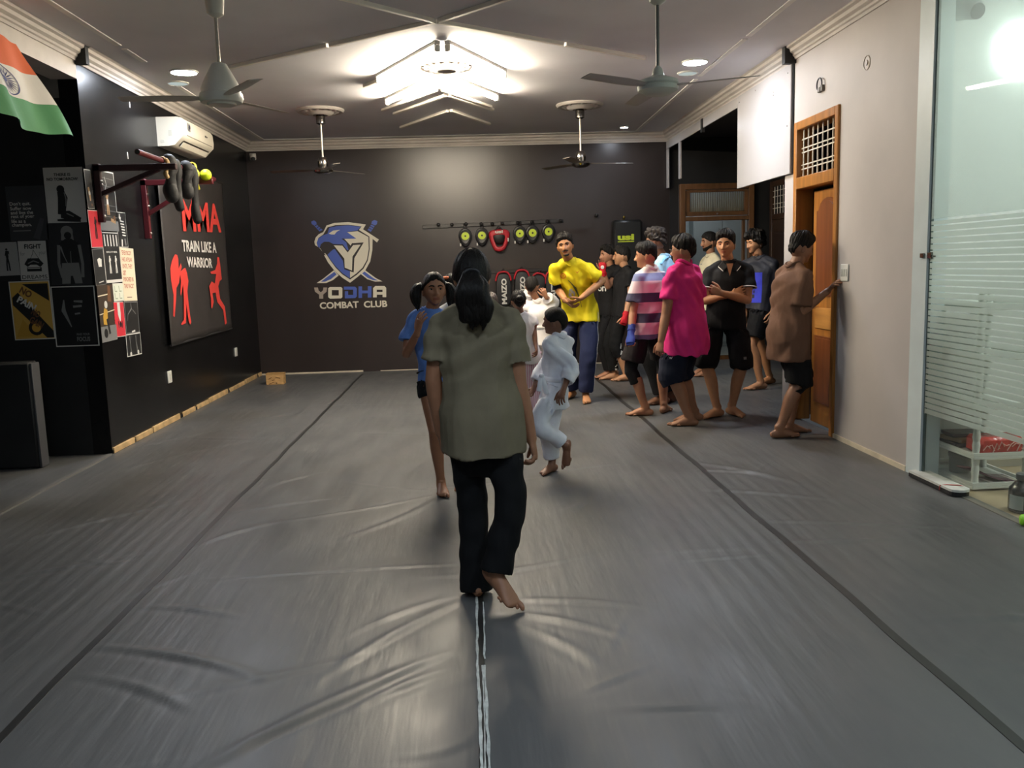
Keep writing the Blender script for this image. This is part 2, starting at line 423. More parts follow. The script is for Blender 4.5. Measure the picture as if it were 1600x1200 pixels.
for a, b in [((-2.03, 7.97), (-1.05, 7.27)), ((-1.03, 7.255), (-.17, 6.64)), ((-.15, 6.64), (.85, 7.35)), ((.87, 7.365), (1.64, 7.9)), ((-.18, 6.62), (-1.4, 5.42)), ((-.14, 6.62), (1.1, 5.3))]:
    strip(a, b, .035, .03, 'trim_ceiling_batten', M_batt)

# skirting
M_cream = mat('cream plaster edge', 'cfc4ae', 0.6, var=.15)
sk = MB()
y = YL
rs = random.Random(4)
skl = wall('baseboard_left', [((XL, YL, 0), (XL + .012, YB, .03))], M_dark)
while y < YB - .1:
    L = rs.uniform(.35, .9); y2 = min(y + L, YB - .02)
    mb = MB(); mb.box2((XL, y, .0), (XL + .02, y2 - rs.uniform(.02, .12), rs.uniform(.045, .06)), bev=.004)
    ob('wood_batten', mb, M_skirt, skl, smooth=False); y = y2
wall('baseboard_back', [((XL, YB - .012, 0), (-1.55, YB, .022)), ((-1.3, YB - .01, 0), (XR, YB, .012))], M_cream)
wall('baseboard_right', [((XR - .012, 5.54, 0), (XR, 6.70, .035)), ((XR - .012, 7.62, 0), (XR, YE, .035))], M_cream)

# ------------------------------------------------------------------ wooden door on the right with grille above
def panel_door():
    d = thing('door_1', (XR + .1, 7.15, 0), 'carved wooden door under barred fanlight beside the brown t-shirt person', None, kind='structure')
    f = MB()
    f.box2((XR - .02, 6.70, 0), (XR + .14, 6.765, 2.6), bev=.006); f.box2((XR - .02, 7.545, 0), (XR + .14, 7.61, 2.6), bev=.006)
    f.box2((XR - .02, 6.765, 2.53), (XR + .14, 7.545, 2.6), bev=.006); f.box2((XR - .02, 6.765, 2.03), (XR + .14, 7.545, 2.13), bev=.006)
    ob('door_frame', f, M_wood, d)
    x0 = XR + .085
    lf = MB(); lf.box2((x0, 6.77, .012), (x0 + .035, 7.40, 2.0), bev=.004)
    leaf = ob('door_leaf', lf, M_wood, d)
    # arched upper panel, middle band, lower panel: raised fields
    def field(z0, z1, arch):
        c, h = 7.085, .225; P = [(-h, z0), (h, z0), (h, z1 - (.1 if arch else 0))]
        if arch:
            for i in range(13):
                t = i / 12; xx = h - 2 * h * t
                P.append((xx, z1 - .1 + .1 * max(0, math.cos((t - .5) * math.pi)) ** .8 * (1 if .12 < t < .88 else 0.0)))
        P.append((-h, z1 - (.1 if arch else 0)))
        mb = MB(); mb.prism(P, (x0 + .0, c, 0), -U_Y, U_Z, .012)
        Q = [(x * .82, (z0 + z1) / 2 + (z - (z0 + z1) / 2) * (.93 if z1 - z0 > .5 else .8)) for x, z in P]
        mb.prism(Q, (x0 - .012, c, 0), -U_Y, U_Z, .008)
        return ob('door_panel', mb, M_wood_d, d, smooth=False)
    field(1.12, 1.93, True); field(.2, .78, False)
    mb = MB(); mb.box2((x0 - .012, 6.86, .84), (x0, 7.31, 1.02), bev=.004); ob('middle_rail', mb, mat('light door wood', 'b98443', .35, var=.25, vscale=3, stretch=(6, .6, 6)), d)
    h = MB(); h.tube([(x0 - .01, 7.36, 1.06), (x0 - .05, 7.36, 1.05), (x0 - .05, 7.25, 1.05)], .009, seg=8); ob('door_handle', h, M_chrome, d)
    # fanlight bars
    for i in range(8):
        y = 6.80 + i * .1; g = MB(); g.cyl((XR + .03, y, 2.13), (XR + .03, y, 2.53), .0075, seg=8); ob('grille_bar', g, M_wire, d)
    for z in (2.2, 2.235, 2.34, 2.375, 2.45):
        g = MB(); g.box2((XR + .026, 6.765, z - .005), (XR + .034, 7.545, z + .005)); ob('grille_cross_bar', g, M_wire, d)
    return d
panel_door()
# dim room behind that door, seen through the grille
wall('wall_behind_door', [((XA, 5.62, 0), (XA + .1, YE - .1, ZC))], mat('dim room wall', '6d706f', .7))
cup = thing('wardrobe', (3.9, 7.1, 0), 'brown wardrobe dimly seen through the barred fanlight', 'wardrobe')
mb = MB(); mb.box2((3.7, 6.3, .05), (4.2, 7.0, 2.5), bev=.01); ob('carcass', mb, M_frame, cup)
for y in (6.31, 6.66):
    mb = MB(); mb.box2((3.675, y, .1), (3.7, y + .33, 2.45), bev=.006); dd = ob('wardrobe_door', mb, M_wood_d, cup)
    mb = MB(); mb.sphere((3.665, y + .05, 1.2), .014); ob('knob', mb, M_chrome, dd)

# ------------------------------------------------------------------ glass door with fanlight at the alcove's end
def glass_mat(name, tint, rough=0.0, gloss=0.12, clear=1.0):
    k = NT(name); k.t.nodes.remove(k.b)
    tr = k.n('ShaderNodeBsdfTransparent', {0: lin(tint)}); gl = k.n('ShaderNodeBsdfGlossy', {'Roughness': rough})
    lw = k.n('ShaderNodeLayerWeight', {0: 0.5}); pw = k.n('ShaderNodeMath', {0: lw.outputs['Facing'], 1: 5.0}, operation='POWER')
    fr = k.n('ShaderNodeMapRange', {'Value': pw.outputs[0], 3: 0.04, 4: 0.9})
    mx = k.n('ShaderNodeMixShader', {0: fr.outputs[0], 1: tr.outputs[0], 2: gl.outputs[0]})
    k.l(mx.outputs[0], k.out.inputs[0]); return k.m
def film_mat(name, col, clear):
    k = NT(name); k.t.nodes.remove(k.b)
    df = k.n('ShaderNodeBsdfDiffuse', {0: lin(col)}); tl = k.n('ShaderNodeBsdfTranslucent', {0: lin(col)}); tr = k.n('ShaderNodeBsdfTransparent', {0: lin('f2f8f5')})
    a = k.n('ShaderNodeMixShader', {0: 0.55, 1: df.outputs[0], 2: tl.outputs[0]})
    b = k.n('ShaderNodeMixShader', {0: clear, 1: a.outputs[0], 2: tr.outputs[0]})
    k.l(b.outputs[0], k.out.inputs[0]); return k.m
M_glass = glass_mat('clear greenish glass', 'f8fbf9')
M_film = film_mat('frosted window film', 'd6dbd6', 0.42)
M_rib = film_mat('ribbed obscure glass', '8f8a78', 0.1)
def glass_door():
    d = thing('door_2', (3.6, YB - .05, 0), 'brown framed glass door with ribbed fanlight at the end of the alcove', None, kind='structure')
    y0, y1 = YB - .10, YB - .012
    f = MB()
    for x in (3.05, 4.04): f.box2((x, y0, 0), (x + .08, y1, 2.52), bev=.006)
    for z0, z1 in ((2.44, 2.52), (2.0, 2.06)): f.box2((3.13, y0, z0), (4.04, y1, z1), bev=.006)
    ob('door_frame', f, M_frame, d)
    s = MB(); s.box2((3.14, y0 + .02, 2.07), (4.03, y1 - .02, 2.13), bev=.004); s.box2((3.14, y0 + .02, 2.40), (4.03, y1 - .02, 2.435), bev=.004)
    s.box2((3.14, y0 + .02, 2.13), (3.19, y1 - .02, 2.40)); s.box2((3.98, y0 + .02, 2.13), (4.03, y1 - .02, 2.40))
    ob('fanlight_sash', s, M_frame, d)
    p = MB()
    for i in range(30):
        x = 3.19 + i * .79 / 30; p.tube([(x + .0132, y0 + .045, 2.13), (x + .0132, y0 + .045, 2.40)], (.0131, .006), seg=6, cap='flat', ref=U_X)
    ob('ribbed_pane', p, mat('ribbed obscure fanlight', '6f6a5a', .3, var=.3, vscale=6, stretch=(8, 8, 1)), d)
    c = MB(); c.cyl((3.585, y0 + .005, 2.095), (3.585, y0 + .02, 2.095), .012); ob('catch', c, M_metal, d)
    g = MB(); g.box2((3.15, y0 + .04, .06), (3.93, y0 + .052, 1.99)); ob('glass_pane', g, M_glass, d)
    g = MB(); g.box2((3.13, y0 + .03, 0), (3.93, y0 + .06, .06)); g.box2((3.95, y0 + .01, 0), (3.99, y0 + .06, 2.0), bev=.004); ob('door_stile', g, M_frame, d)
glass_door()
# the pale lit room past the glass door
M_pale = mat('pale blue grey room paint', 'c3cbcb', .6, var=.05)
wall('wall_next_room', [((2.6, 14.6, 0), (5.6, 14.7, 2.8))], M_pale)
wall('wall_next_room_sides', [((5.5, YB + .15, 0), (5.6, 14.7, 2.8)), ((2.5, YB + .15, 0), (2.6, 14.7, 2.8))], M_pale)
wall('ceiling_next_room', [((2.5, YB + .15, 2.8), (5.6, 14.7, 2.9))], M_pale)
wall('floor_next_room', [((2.5, YB + .0, -.1), (5.6, 14.7, 0))], mat('pale floor tile', 'a5a29a', .3))
nd = thing('cupboard', (4.15, 14.5, 0), 'pale flush cupboard in the lit room behind the glass door', 'cupboard')
mb = MB(); mb.box2((3.75, 14.3, 0), (4.7, 14.58, 2.3), bev=.01); ob('carcass', mb, mat('cupboard laminate', 'aeb0ae', .4), nd)
for x in (3.77, 4.24):
    mb = MB(); mb.box2((x, 14.28, .08), (x + .45, 14.3, 2.25), bev=.004); q = ob('cupboard_door', mb, mat('cupboard front', 'b7b9b6', .4), nd)
    mb = MB(); mb.tube([(x + .4, 14.28, 1.75), (x + .4, 14.25, 1.76), (x + .4, 14.25, 1.94), (x + .4, 14.28, 1.95)], .008, seg=8); ob('handle', mb, M_metal, q)
lp = thing('ceiling_lamp', (3.6, 13.5, 2.78), 'round lamp of the room behind the glass door', 'lamp')
mb = MB(); mb.lathe([(.17, 0), (.17, -.03), (.1, -.045), (.0, -.05)], (3.6, 13.5, 2.8)); ob('diffuser', mb, emat('far room lamp', 'eef4ff', 14.0), lp)

# dark door in the alcove's side wall
def side_door():
    d = thing('door_3', (XA, 11.9, 0), 'dark brown side door of the alcove with barred fanlight', None, kind='structure')
    f = MB()
    for y in (11.32, 12.30): f.box2((XA - .05, y, 0), (XA, y + .09, 2.52), bev=.006)
    for z in (1.98, 2.44): f.box2((XA - .05, 11.41, z), (XA, 12.30, z + .08), bev=.006)
    ob('door_frame', f, mat('dark brown door wood', '3e2a1c', .45, var=.25, vscale=4, stretch=(5, 5, .6)), d)
    l = MB(); l.box2((XA - .03, 11.41, .02), (XA - .005, 12.30, 1.98)); ob('door_leaf', l, mat('dark brown door leaf', '35251a', .5), d)
    for z in (.25, 1.1):
        l = MB(); l.box2((XA - .042, 11.52, z), (XA - .03, 12.19, z + .7), bev=.005); ob('door_panel', l, mat('dark door panel', '2e2018', .5), d)
    for i in range(8):
        g = MB(); g.cyl((XA - .03, 11.46 + i * .11, 2.06), (XA - .03, 11.46 + i * .11, 2.44), .006, seg=6); ob('grille_bar', g, M_wire, d)
    for z in (2.14, 2.2, 2.3, 2.38):
        g = MB(); g.box2((XA - .034, 11.41, z - .004), (XA - .026, 12.30, z + .004)); ob('grille_cross_bar', g, M_wire, d)
side_door()

# ------------------------------------------------------------------ white boards over the alcove opening
def board(label, a, b, name='fascia_board', cat='board', bolts=()):
    mb = MB(); mb.box2(a, b, bev=.004); t = ob(name, mb, M_white, label=label, cat=cat, group=None)
    for p in bolts:
        m2 = MB(); m2.lathe([(.006, 0), (.006, .003), (.003, .005)], p, axis=(-1, 0, 0), seg=8); ob('screw', m2, M_chrome, t)
    return t
board('large white laminate board hanging beside the wooden door', (XR - .03, 7.67, 2.18), (XR - .012, 9.17, 3.118), bolts=[(XR - .03, 7.74, 3.05), (XR - .03, 8.1, 2.96), (XR - .03, 8.1, 2.93), (XR - .03, 9.1, 3.05), (XR - .03, 8.6, 3.07), (XR - .03, 7.74, 2.6)])
board('short white laminate strip under the cornice next to the large board', (XR - .03, 9.172, 3.01), (XR - .012, 10.5, 3.118))
board('longer white laminate strip under the cornice reaching the back wall', (XR - .03, 10.57, 3.01), (XR - .012, 12.43, 3.118))
board('slim white upright hanging above the glass door', (XR - .03, 11.62, 2.53), (XR - .008, 11.72, 3.01), 'fascia_post')
board('slim white upright in the corner against the dark back wall', (XR - .03, 12.33, 2.47), (XR - .008, 12.43, 3.01), 'fascia_post')
mb = MB(); mb.box2((XR - .045, 10.505, 2.96), (XR - .005, 10.56, 3.12), bev=.003); ob('bracket', mb, M_dark, label='small dark bracket in the gap between two white laminate strips', cat='bracket')
mb = MB(); mb.box2((XR - .012, 7.655, 2.18), (XR - .0, 7.675, 3.118)); ob('trim_board_edge', mb, M_dark, kind='structure')

# ------------------------------------------------------------------ office behind the glass
M_off = mat('pale green white office paint', 'dcdedb', .5, var=.03)
wall('wall_office_far', [((XR + .12, 5.56, 0), (5.1, 5.62, ZC))], M_off)
wall('wall_office_right', [((5.0, YREAR, 0), (5.1, 5.62, ZC))], M_off)
wall('ceiling_office', [((XR + .02, YREAR, ZC - .06), (5.1, 5.62, ZC))], M_off)
wall('floor_office', [((XR + .06, YREAR, -.08), (5.1, 5.62, -.002))], mat('tan stone tile', '9c8d70', .35, var=.12, vscale=5))
wall('baseboard_office', [((XR + .12, 5.535, .055), (5.0, 5.56, .075))], mat('white skirting edge', 'e2e6e0', .4))
def partition():
    w = thing('window_1', (XR + .014, 4.0, 0), 'frosted striped glass partition of the office on the right', None, kind='structure')
    xg = XR + .014
    p = MB(); p.box2((xg - .006, 3.0, .0), (xg + .006, 5.355, ZC - .06)); ob('glass_pane', p, M_glass, w)
    p = MB(); p.box2((xg - .006, YREAR, .0), (xg + .006, 2.985, ZC - .06)); ob('glass_pane', p, M_glass, w)
    e = MB(); e.box2((xg - .007, 5.345, 0), (xg + .007, 5.36, ZC - .06)); ob('glass_edge', e, mat('dark glass edge', '54625e', .3), w)
    # film: solid above, then bands with clear gaps
    f = MB(); f.box2((xg - .0085, 3.0, 1.66), (xg - .0065, 5.345, ZC - .07)); ob('film_sheet', f, film_mat('light frosted film', 'dadcda', .72), w)
    z = 1.645; i = 0
    while z > .43:
        h = .030 if i % 9 else .022
        f = MB(); f.box2((xg - .0085, 3.0, z - h), (xg - .0065, 5.345, z)); ob('film_strip', f, M_film, w)
        z -= h + .008; i += 1
    c = MB(); c.box2((xg - .02, 5.31, 1.415), (xg + .012, 5.375, 1.455), bev=.004); c.box2((XR - .02, 5.38, 1.42), (XR - .008, 5.425, 1.45), bev=.003)
    ob('glass_clip', c, M_chrome, w)
    r = MB(); r.box2((xg - .02, 3.0, 0), (xg + .02, 5.36, .004)); ob('bottom_rail', r, mat('wet grout', '6c6a60', .4), w)
partition()
# ------------------------------------------------------------------ lamps and fans
M_lamp_w = emat('warm white tube', 'fff0d6', TUBE_E)
M_lamp_c = emat('cool downlight', 'eaf2ff', DOWN_E)
M_cap = mat('white plastic', 'd9d8d2', .4)
def tube_lamp(a, b, label, lit=True, group=None, z=ZC):
    a = np.array([*a, z - .055]); b = np.array([*b, z - .055]); d = nrm(b - a)
    t = thing('tube_lamp', (a + b) / 2 + [0, 0, .055], label, 'lamp', group)
    n = nrm(np.cross(d, U_Z)); rz = math.atan2(d[1], d[0])
    h = MB(); h.box((a + b) / 2 + [0, 0, .04], (np.linalg.norm(b - a), .05, .03), rz=rz, bev=.004); ob('batten', h, M_cap, t)
    q = MB(); q.tube([a + d * .03, b - d * .03], .019, seg=12); ob('tube', q, M_lamp_w if lit else mat('unlit tube glass', 'd9d2c6', .3), t)
    for p in (a, b):
        e = MB(); e.box(p + d * (.015 if p is a else -.015), (.03, .045, .05), rz=rz, bev=.004); ob('end_cap', e, M_cap, t)
    return t
tube_lamp((-.17, 7.24), (-.77, 8.42), 'lit tube lamp, left arm of the chevron behind the ceiling rose')
tube_lamp((-.10, 7.24), (.41, 8.30), 'lit tube lamp, right arm of the chevron behind the ceiling rose')
tube_lamp((-.21, 8.42), (-.79, 9.52), 'lit tube lamp, left arm of the chevron in front of the ceiling rose')
tube_lamp((-.14, 8.42), (.38, 9.42), 'lit tube lamp, right arm of the chevron in front of the ceiling rose')
def thin(a, b, label, w=.03):
    a = np.array([*a, ZC - .015]); b = np.array([*b, ZC - .015]); d = b - a
    h = MB(); h.box((a + b) / 2, (np.linalg.norm(d), w, .03), rz=math.atan2(d[1], d[0]), bev=.005)
    ob('light_batten', h, M_batt, label=label, cat='batten')
thin((-.24, 9.1), (-.9, 10.17), 'thin cream unlit batten, left arm of the third chevron', .026)
thin((-.19, 9.1), (.34, 10.1), 'thin cream unlit batten, right arm of the third chevron', .026)
thin((-.16, 9.38), (-.78, 10.40), 'broad cream unlit batten, left arm of the fourth chevron', .045)
thin((-.12, 9.40), (.36, 10.28), 'broad cream unlit batten, right arm of the fourth chevron', .045)
thin((-.16, 10.3), (-.78, 11.40), 'dull grey batten, left arm of the chevron nearest the back wall', .04)
thin((-.12, 10.28), (.35, 11.30), 'dull grey batten, right arm of the chevron nearest the back wall', .045)
thin((-.6, 8.3), (-.95, 8.85), 'short thin unlit batten beside the lit left tubes', .022)

def rose(x, y, label, r=.27):
    t = thing('ceiling_rose', (x, y, ZC), label, 'ceiling rose')
    a = MB(); a.lathe([(r, 0), (r, -.012), (r * .93, -.03), (r * .85, -.028), (r * .8, -.012), (r * .62, -.02), (r * .5, -.05), (r * .3, -.062), (r * .28, -.03), (.0, -.03)], (x, y, ZC), seg=40)
    for k in range(16):
        th = k * math.pi / 8; p = np.array([x + r * .68 * math.cos(th), y + r * .68 * math.sin(th), ZC - .02])
        a.sphere(p, (.04, .025, .014), R=Matrix.Rotation(th, 3, 'Z'), seg=8, rings=5)
    ob('plaster_disc', a, M_corn, t); return t
rose(-.12, 8.07, 'round plaster rose among the lit tube lamps')
rose(-1.59, 10.15, 'round plaster rose over the far fan above the painted crest')
rose(1.35, 10.15, 'round plaster rose over the far fan above the target pads')

def downlight(x, y, lit, label, r=.1, m=None):
    t = thing('downlight', (x, y, ZC), label, 'downlight')
    a = MB(); a.lathe([(r * 1.12, 0), (r * 1.12, -.008), (r, -.014), (r * .98, -.006)], (x, y, ZC), seg=32); ob('rim', a, M_cap, t)
    a = MB(); a.lathe([(r * .98, -.009), (r * .5, -.013), (.0, -.014)], (x, y, ZC), seg=32); ob('diffuser', a, m or (M_lamp_c if lit else emat('dim downlight', 'dfece6', .42)), t)  # unlit case: faint glow for the added ghost discs
downlight(-2.46, 8.15, True, 'lit round ceiling downlight above the air conditioner', .11)
downlight(2.15, 8.14, True, 'lit round ceiling downlight above the large white board', .11)
downlight(-2.66, 8.6, False, 'dim pale round downlight next to the lit one above the air conditioner', .09)  # added glowing disc, a ghost image of the lit downlight, no lamp
downlight(2.20, 8.6, False, 'dim pale round downlight next to the lit one above the white board', .09)  # likewise an added ghost disc, not a fitting
downlight(2.17, 11.86, True, 'small lit downlight near the back right corner', .05)
M_rear = emat('rear panel lamp', 'd9e8f6', REAR_E)
for x, y, q in ((-1.2, 1.2, 'left'), (1.3, 1.2, 'right'), (0.2, -1.4, 'rear')):
    downlight(x, y, True, 'lit round downlight over the near %s of the hall, out of the picture' % q, .17, M_rear)

def fan(x, y, zh, label, rot, style, rose_z=ZC, blade=.62):
    t = thing('ceiling_fan', (x, y, zh), label, 'fan', 'four ceiling fans')
    mh = {'chrome': M_chrome, 'cream': mat('grey white fan enamel', 'e2e1d6', .35), 'grey': mat('greenish grey fan enamel', 'c9ccc4', .35)}[style]
    r = MB(); r.cyl((x, y, zh + .1), (x, y, ZC - .04), .011, seg=10); ob('rod', r, mat('fan rod', 'c4beb2', .3, metal=.3) if style != 'grey' else mat('grey rod', '6f726f', .4), t)
    c = MB(); c.lathe([(.028, .06), (.05, .07), (.052, .14), (.035, .19), (.012, .2)] if style == 'chrome' else [(.02, .0), (.05, .02), (.06, .12), (.065, .14)], (x, y, ZC - .22), seg=20); ob('canopy', c, mh, t)
    h = MB()
    if style == 'chrome': h.lathe([(.0, -.05), (.06, -.048), (.10, -.03), (.11, -.01), (.10, .01), (.055, .02), (.06, .05), (.06, .1), (.045, .13), (.012, .14)], (x, y, zh), seg=28)
    elif style == 'cream': h.lathe([(.0, -.05), (.085, -.05), (.09, -.04), (.125, -.035), (.135, -.01), (.13, .02), (.12, .025), (.122, .05), (.1, .10), (.045, .20), (.02, .21)], (x, y, zh), seg=28)
    else: h.lathe([(.0, -.055), (.08, -.055), (.10, -.04), (.125, -.03), (.13, -.005), (.12, .0), (.13, .01), (.125, .03), (.08, .045), (.04, .06), (.03, .1), (.012, .12)], (x, y, zh), seg=28)
    ob('motor', h, mh, t)
    for k in range(3):
        a = rot + k * 2 * math.pi / 3; d = np.array([math.cos(a), math.sin(a), 0]); n = np.array([-d[1], d[0], 0])
        m = MB()
        P = [np.array([x, y, zh - .005]) + d * q for q in (.12, .2, .32, blade)]
        m.tube(P, [(.03, .004), (.048, .004), (.056, .004), (.046, .003)], ref=n + np.array([0, 0, .16]), cap='flat', seg=10)
        m.tube([P[0] - d * .04, P[1]], [(.02, .006), (.02, .005)], ref=n, cap='flat', seg=8)
        ob('blade', m, {'chrome': mat('brown fan blade', '6c6258', .4), 'cream': mat('cream fan blade', 'cbc7bc', .4), 'grey': mat('grey fan blade', 'b5b2b1', .4)}[style], t)
    return t
zf = on_y(503, 265, 10.15)[2]; fan(-1.59, 10.15, zf, 'chrome ceiling fan hanging in front of the painted crest', math.radians(172), 'chrome')
zf = on_y(902, 255, 10.15)[2]; fan(1.35, 10.15, zf, 'chrome ceiling fan hanging above the row of target pads', math.radians(8), 'chrome')
p = on_y(346, 152, 5.72); fan(p[0], 5.72, p[2], 'cream ceiling fan with bell shaped motor near the air conditioner', math.radians(183), 'cream')
p = on_y(1028, 134, 5.6); fan(p[0], 5.6, p[2], 'greenish grey ceiling fan on a dark rod near the large white board', math.radians(95), 'grey')
# lamp of the office
p = np.array([4.05, 4.2, ZC - .06])
t = thing('office_lamp', p, 'bright round ceiling lamp inside the glass office', 'lamp')
a = MB(); a.lathe([(.22, 0), (.22, -.03), (.12, -.05), (0, -.055)], p, seg=32); ob('diffuser', a, emat('office lamp glow', 'f4f8f6', ROOM_E), t)

q = on_y(1603, 74, 5.5)
t = thing('wall_lamp', q + [0, .06, 0], 'glaring round lamp on the office wall at the right edge', 'lamp')
a = MB(); a.lathe([(.13, .05), (.13, .0), (.11, -.02), (.0, -.03)], q, axis=(0, 1, 0), seg=28); ob('diffuser', a, emat('office wall lamp glow', 'f6fbf8', 14.0), t)
# ------------------------------------------------------------------ drawing helpers for printed things
def stroke_poly(pts, ws):
    """outline of a brush stroke through pts with widths ws (2-D)"""
    P = [np.array(p, float) for p in pts]; n = len(P)
    if np.isscalar(ws): ws = [ws] * n
    L = []; R = []
    for i in range(n):
        t = nrm(P[min(i + 1, n - 1)] - P[max(i - 1, 0)]); q = np.array([-t[1], t[0]])
        L.append(P[i] + q * ws[i] / 2); R.append(P[i] - q * ws[i] / 2)
    t0 = nrm(P[0] - P[1]); t1 = nrm(P[-1] - P[-2])
    return [tuple(p) for p in L + [P[-1] + t1 * ws[-1] * .35] + R[::-1] + [P[0] + t0 * ws[0] * .35]]
class Art:
    """flat print on a plane: origin o = centre, u right, w up, half sizes given in metres"""
    def __init__(s, o, u, w, sx, sy): s.o = np.array(o, float); s.u = nrm(u); s.w = nrm(w); s.sx = sx; s.sy = sy; s.mb = MB(); s.k = 0.0012; s.nn = np.cross(s.u, s.w)
    def pt(s, x, y): return s.o + s.u * x * s.sx + s.w * y * s.sy + s.nn * s.k
    def poly(s, P, mi):
        # fan by ear clipping through bmesh
        n = len(P); ar = sum(P[i][0] * P[(i + 1) % n][1] - P[(i + 1) % n][0] * P[i][1] for i in range(n))
        if ar < 0: P = P[::-1]
        s.mb.add([s.pt(*p) for p in P], [tuple(range(n))], mi); s.k += 0.00004; return s
    def rect(s, x0, y0, x1, y1, mi): return s.poly([(x0, y0), (x1, y0), (x1, y1), (x0, y1)], mi)
    def stroke(s, pts, ws, mi):
        P = [np.array(p, float) for p in pts]
        ws = [ws] * len(P) if np.isscalar(ws) else ws
        # quads along the stroke so that it may bend freely
        L = []; R = []; n = len(P)
        for i in range(n):
            t = nrm((P[min(i + 1, n - 1)] - P[max(i - 1, 0)]) * [s.sx, s.sy]); q = np.array([-t[1] / s.sx, t[0] / s.sy]) * s.sx
            L.append(P[i] + q * ws[i] / 2); R.append(P[i] - q * ws[i] / 2)
        V = [s.pt(*p) for p in R + L]; s.mb.add(V, [(i, i + 1, n + i + 1, n + i) for i in range(n - 1)], mi); s.k += 0.00004; return s
    def disc(s, x, y, r, mi, n=16, ry=None):
        ry = ry or r * s.sx / s.sy
        return s.poly([(x + r * math.cos(2 * math.pi * i / n), y + ry * math.sin(2 * math.pi * i / n)) for i in range(n)], mi)
    def text(s, body, x, y, wd, ht, mi, **kw):
        put_text(s.mb, body, s.pt(x, y), s.u, s.w, wd * s.sx if wd else None, ht * s.sy if ht else None, mi, off=.0001, **kw); s.k += 0.00004; return s
def flat(name, col, rough=.5): return mat('print ' + name, col, rough)
P_BLK, P_WHT, P_GRY, P_RED, P_YEL, P_BRN, P_SKN, P_CRM = [flat(*a) for a in (('black', '1b1b1c'), ('white', 'd9d7d0'), ('grey', '7d7d7c'), ('red', 'd33440'), ('amber', 'c79a3c'), ('brown', '6e4a30'), ('tan', 'b9946c'), ('cream', 'e8dcc0'))]
INK = [P_BLK, P_WHT, P_GRY, P_RED, P_YEL, P_BRN, P_SKN, P_CRM]
def poster(label, c, u, w, wd, ht, base, draw, border=None, curl=0.0, tilt=0.0, group='posters by the wall corner', accent=None):
    """a sheet of paper with its printed figure"""
    u = nrm(u); w = nrm(w); ct, st = math.cos(tilt), math.sin(tilt)
    u, w = u * ct + w * st, w * ct - u * st
    nn = np.cross(u, w); c = np.array(c, float) + nn * .002
    mb = MB(); nx = 6; V = []; F = []
    for j in range(nx + 1):
        for i in range(nx + 1):
            x, y = i / nx - .5, j / nx - .5
            V.append(c + u * x * wd + w * y * ht + nn * curl * (max(0, abs(x) + abs(y) - .75)) ** 1.5)
    for j in range(nx):
        for i in range(nx): F.append((j * (nx + 1) + i, j * (nx + 1) + i + 1, (j + 1) * (nx + 1) + i + 1, (j + 1) * (nx + 1) + i))
    mb.add(V, F)
    me = mb.mesh('sheet', False); m = bpy.data.meshes
    t = ob('poster', me, border or base, label=label, cat='poster', group=group)
    sm = t.modifiers.new('thick', 'SOLIDIFY'); sm.thickness = .0012; sm.offset = -1
    a = Art(c, u, w, wd / 2, ht / 2)
    if border is not None:
        a.k = .0008; a.rect(-1 + .05, -1 + .05 * wd / ht, 1 - .05, 1 - .05 * wd / ht, len(INK))
        a.k = .0012
    draw(a)
    if a.mb.v: ob('print', a.mb, INK + [base, accent or P_BRN], t, smooth=False)
    return t
def quad_px(P, plane, val):
    """centre, width, height on a wall plane from the sheet's corners TL TR BR BL"""
    f = on_x if plane == 'x' else on_y
    q = [f(*p, val) for p in P]; ax = 1 if plane == 'x' else 0
    wd = ((q[1][ax] - q[0][ax]) + (q[2][ax] - q[3][ax])) / 2; ht = ((q[0][2] - q[3][2]) + (q[1][2] - q[2][2])) / 2
    tl = math.atan2((q[1][2] - q[0][2] + q[2][2] - q[3][2]) / 2, wd)
    return sum(q) / 4, wd, ht, tl
def fighter(a, x, y, s, mi, pose=0, trunk=None):
    """small printed standing figure (flat shape)"""
    a.disc(x, y + .80 * s, .13 * s, mi)
    if pose == 0:
        for p, q in (([(x, y + .72 * s), (x, y + .3 * s)], .3 * s), ([(x - .02 * s, y + .35 * s), (x - .12 * s, y - .1 * s), (x - .13 * s, y - .5 * s)], .17 * s), ([(x + .02 * s, y + .35 * s), (x + .12 * s, y - .1 * s), (x + .16 * s, y - .5 * s)], .17 * s),
                     ([(x - .08 * s, y + .66 * s), (x - .2 * s, y + .42 * s), (x - .06 * s, y + .55 * s)], .13 * s), ([(x + .08 * s, y + .66 * s), (x + .24 * s, y + .5 * s), (x + .2 * s, y + .7 * s)], .13 * s)): a.stroke(p, q, mi)
    else:
        for p, q in (([(x, y + .72 * s), (x + .02 * s, y + .25 * s)], .24 * s), ([(x, y + .3 * s), (x - .1 * s, y - .5 * s)], .13 * s), ([(x + .04 * s, y + .3 * s), (x + .12 * s, y - .5 * s)], .13 * s),
                     ([(x - .1 * s, y + .66 * s), (x - .17 * s, y + .1 * s)], .09 * s), ([(x + .1 * s, y + .66 * s), (x + .18 * s, y + .1 * s)], .09 * s)): a.stroke(p, q, mi)
    if trunk is not None: a.poly([(x - .12 * s, y + .34 * s), (x + .14 * s, y + .34 * s), (x + .18 * s, y + .02 * s), (x + .02 * s, y + .1 * s), (x - .16 * s, y + .02 * s)], trunk)

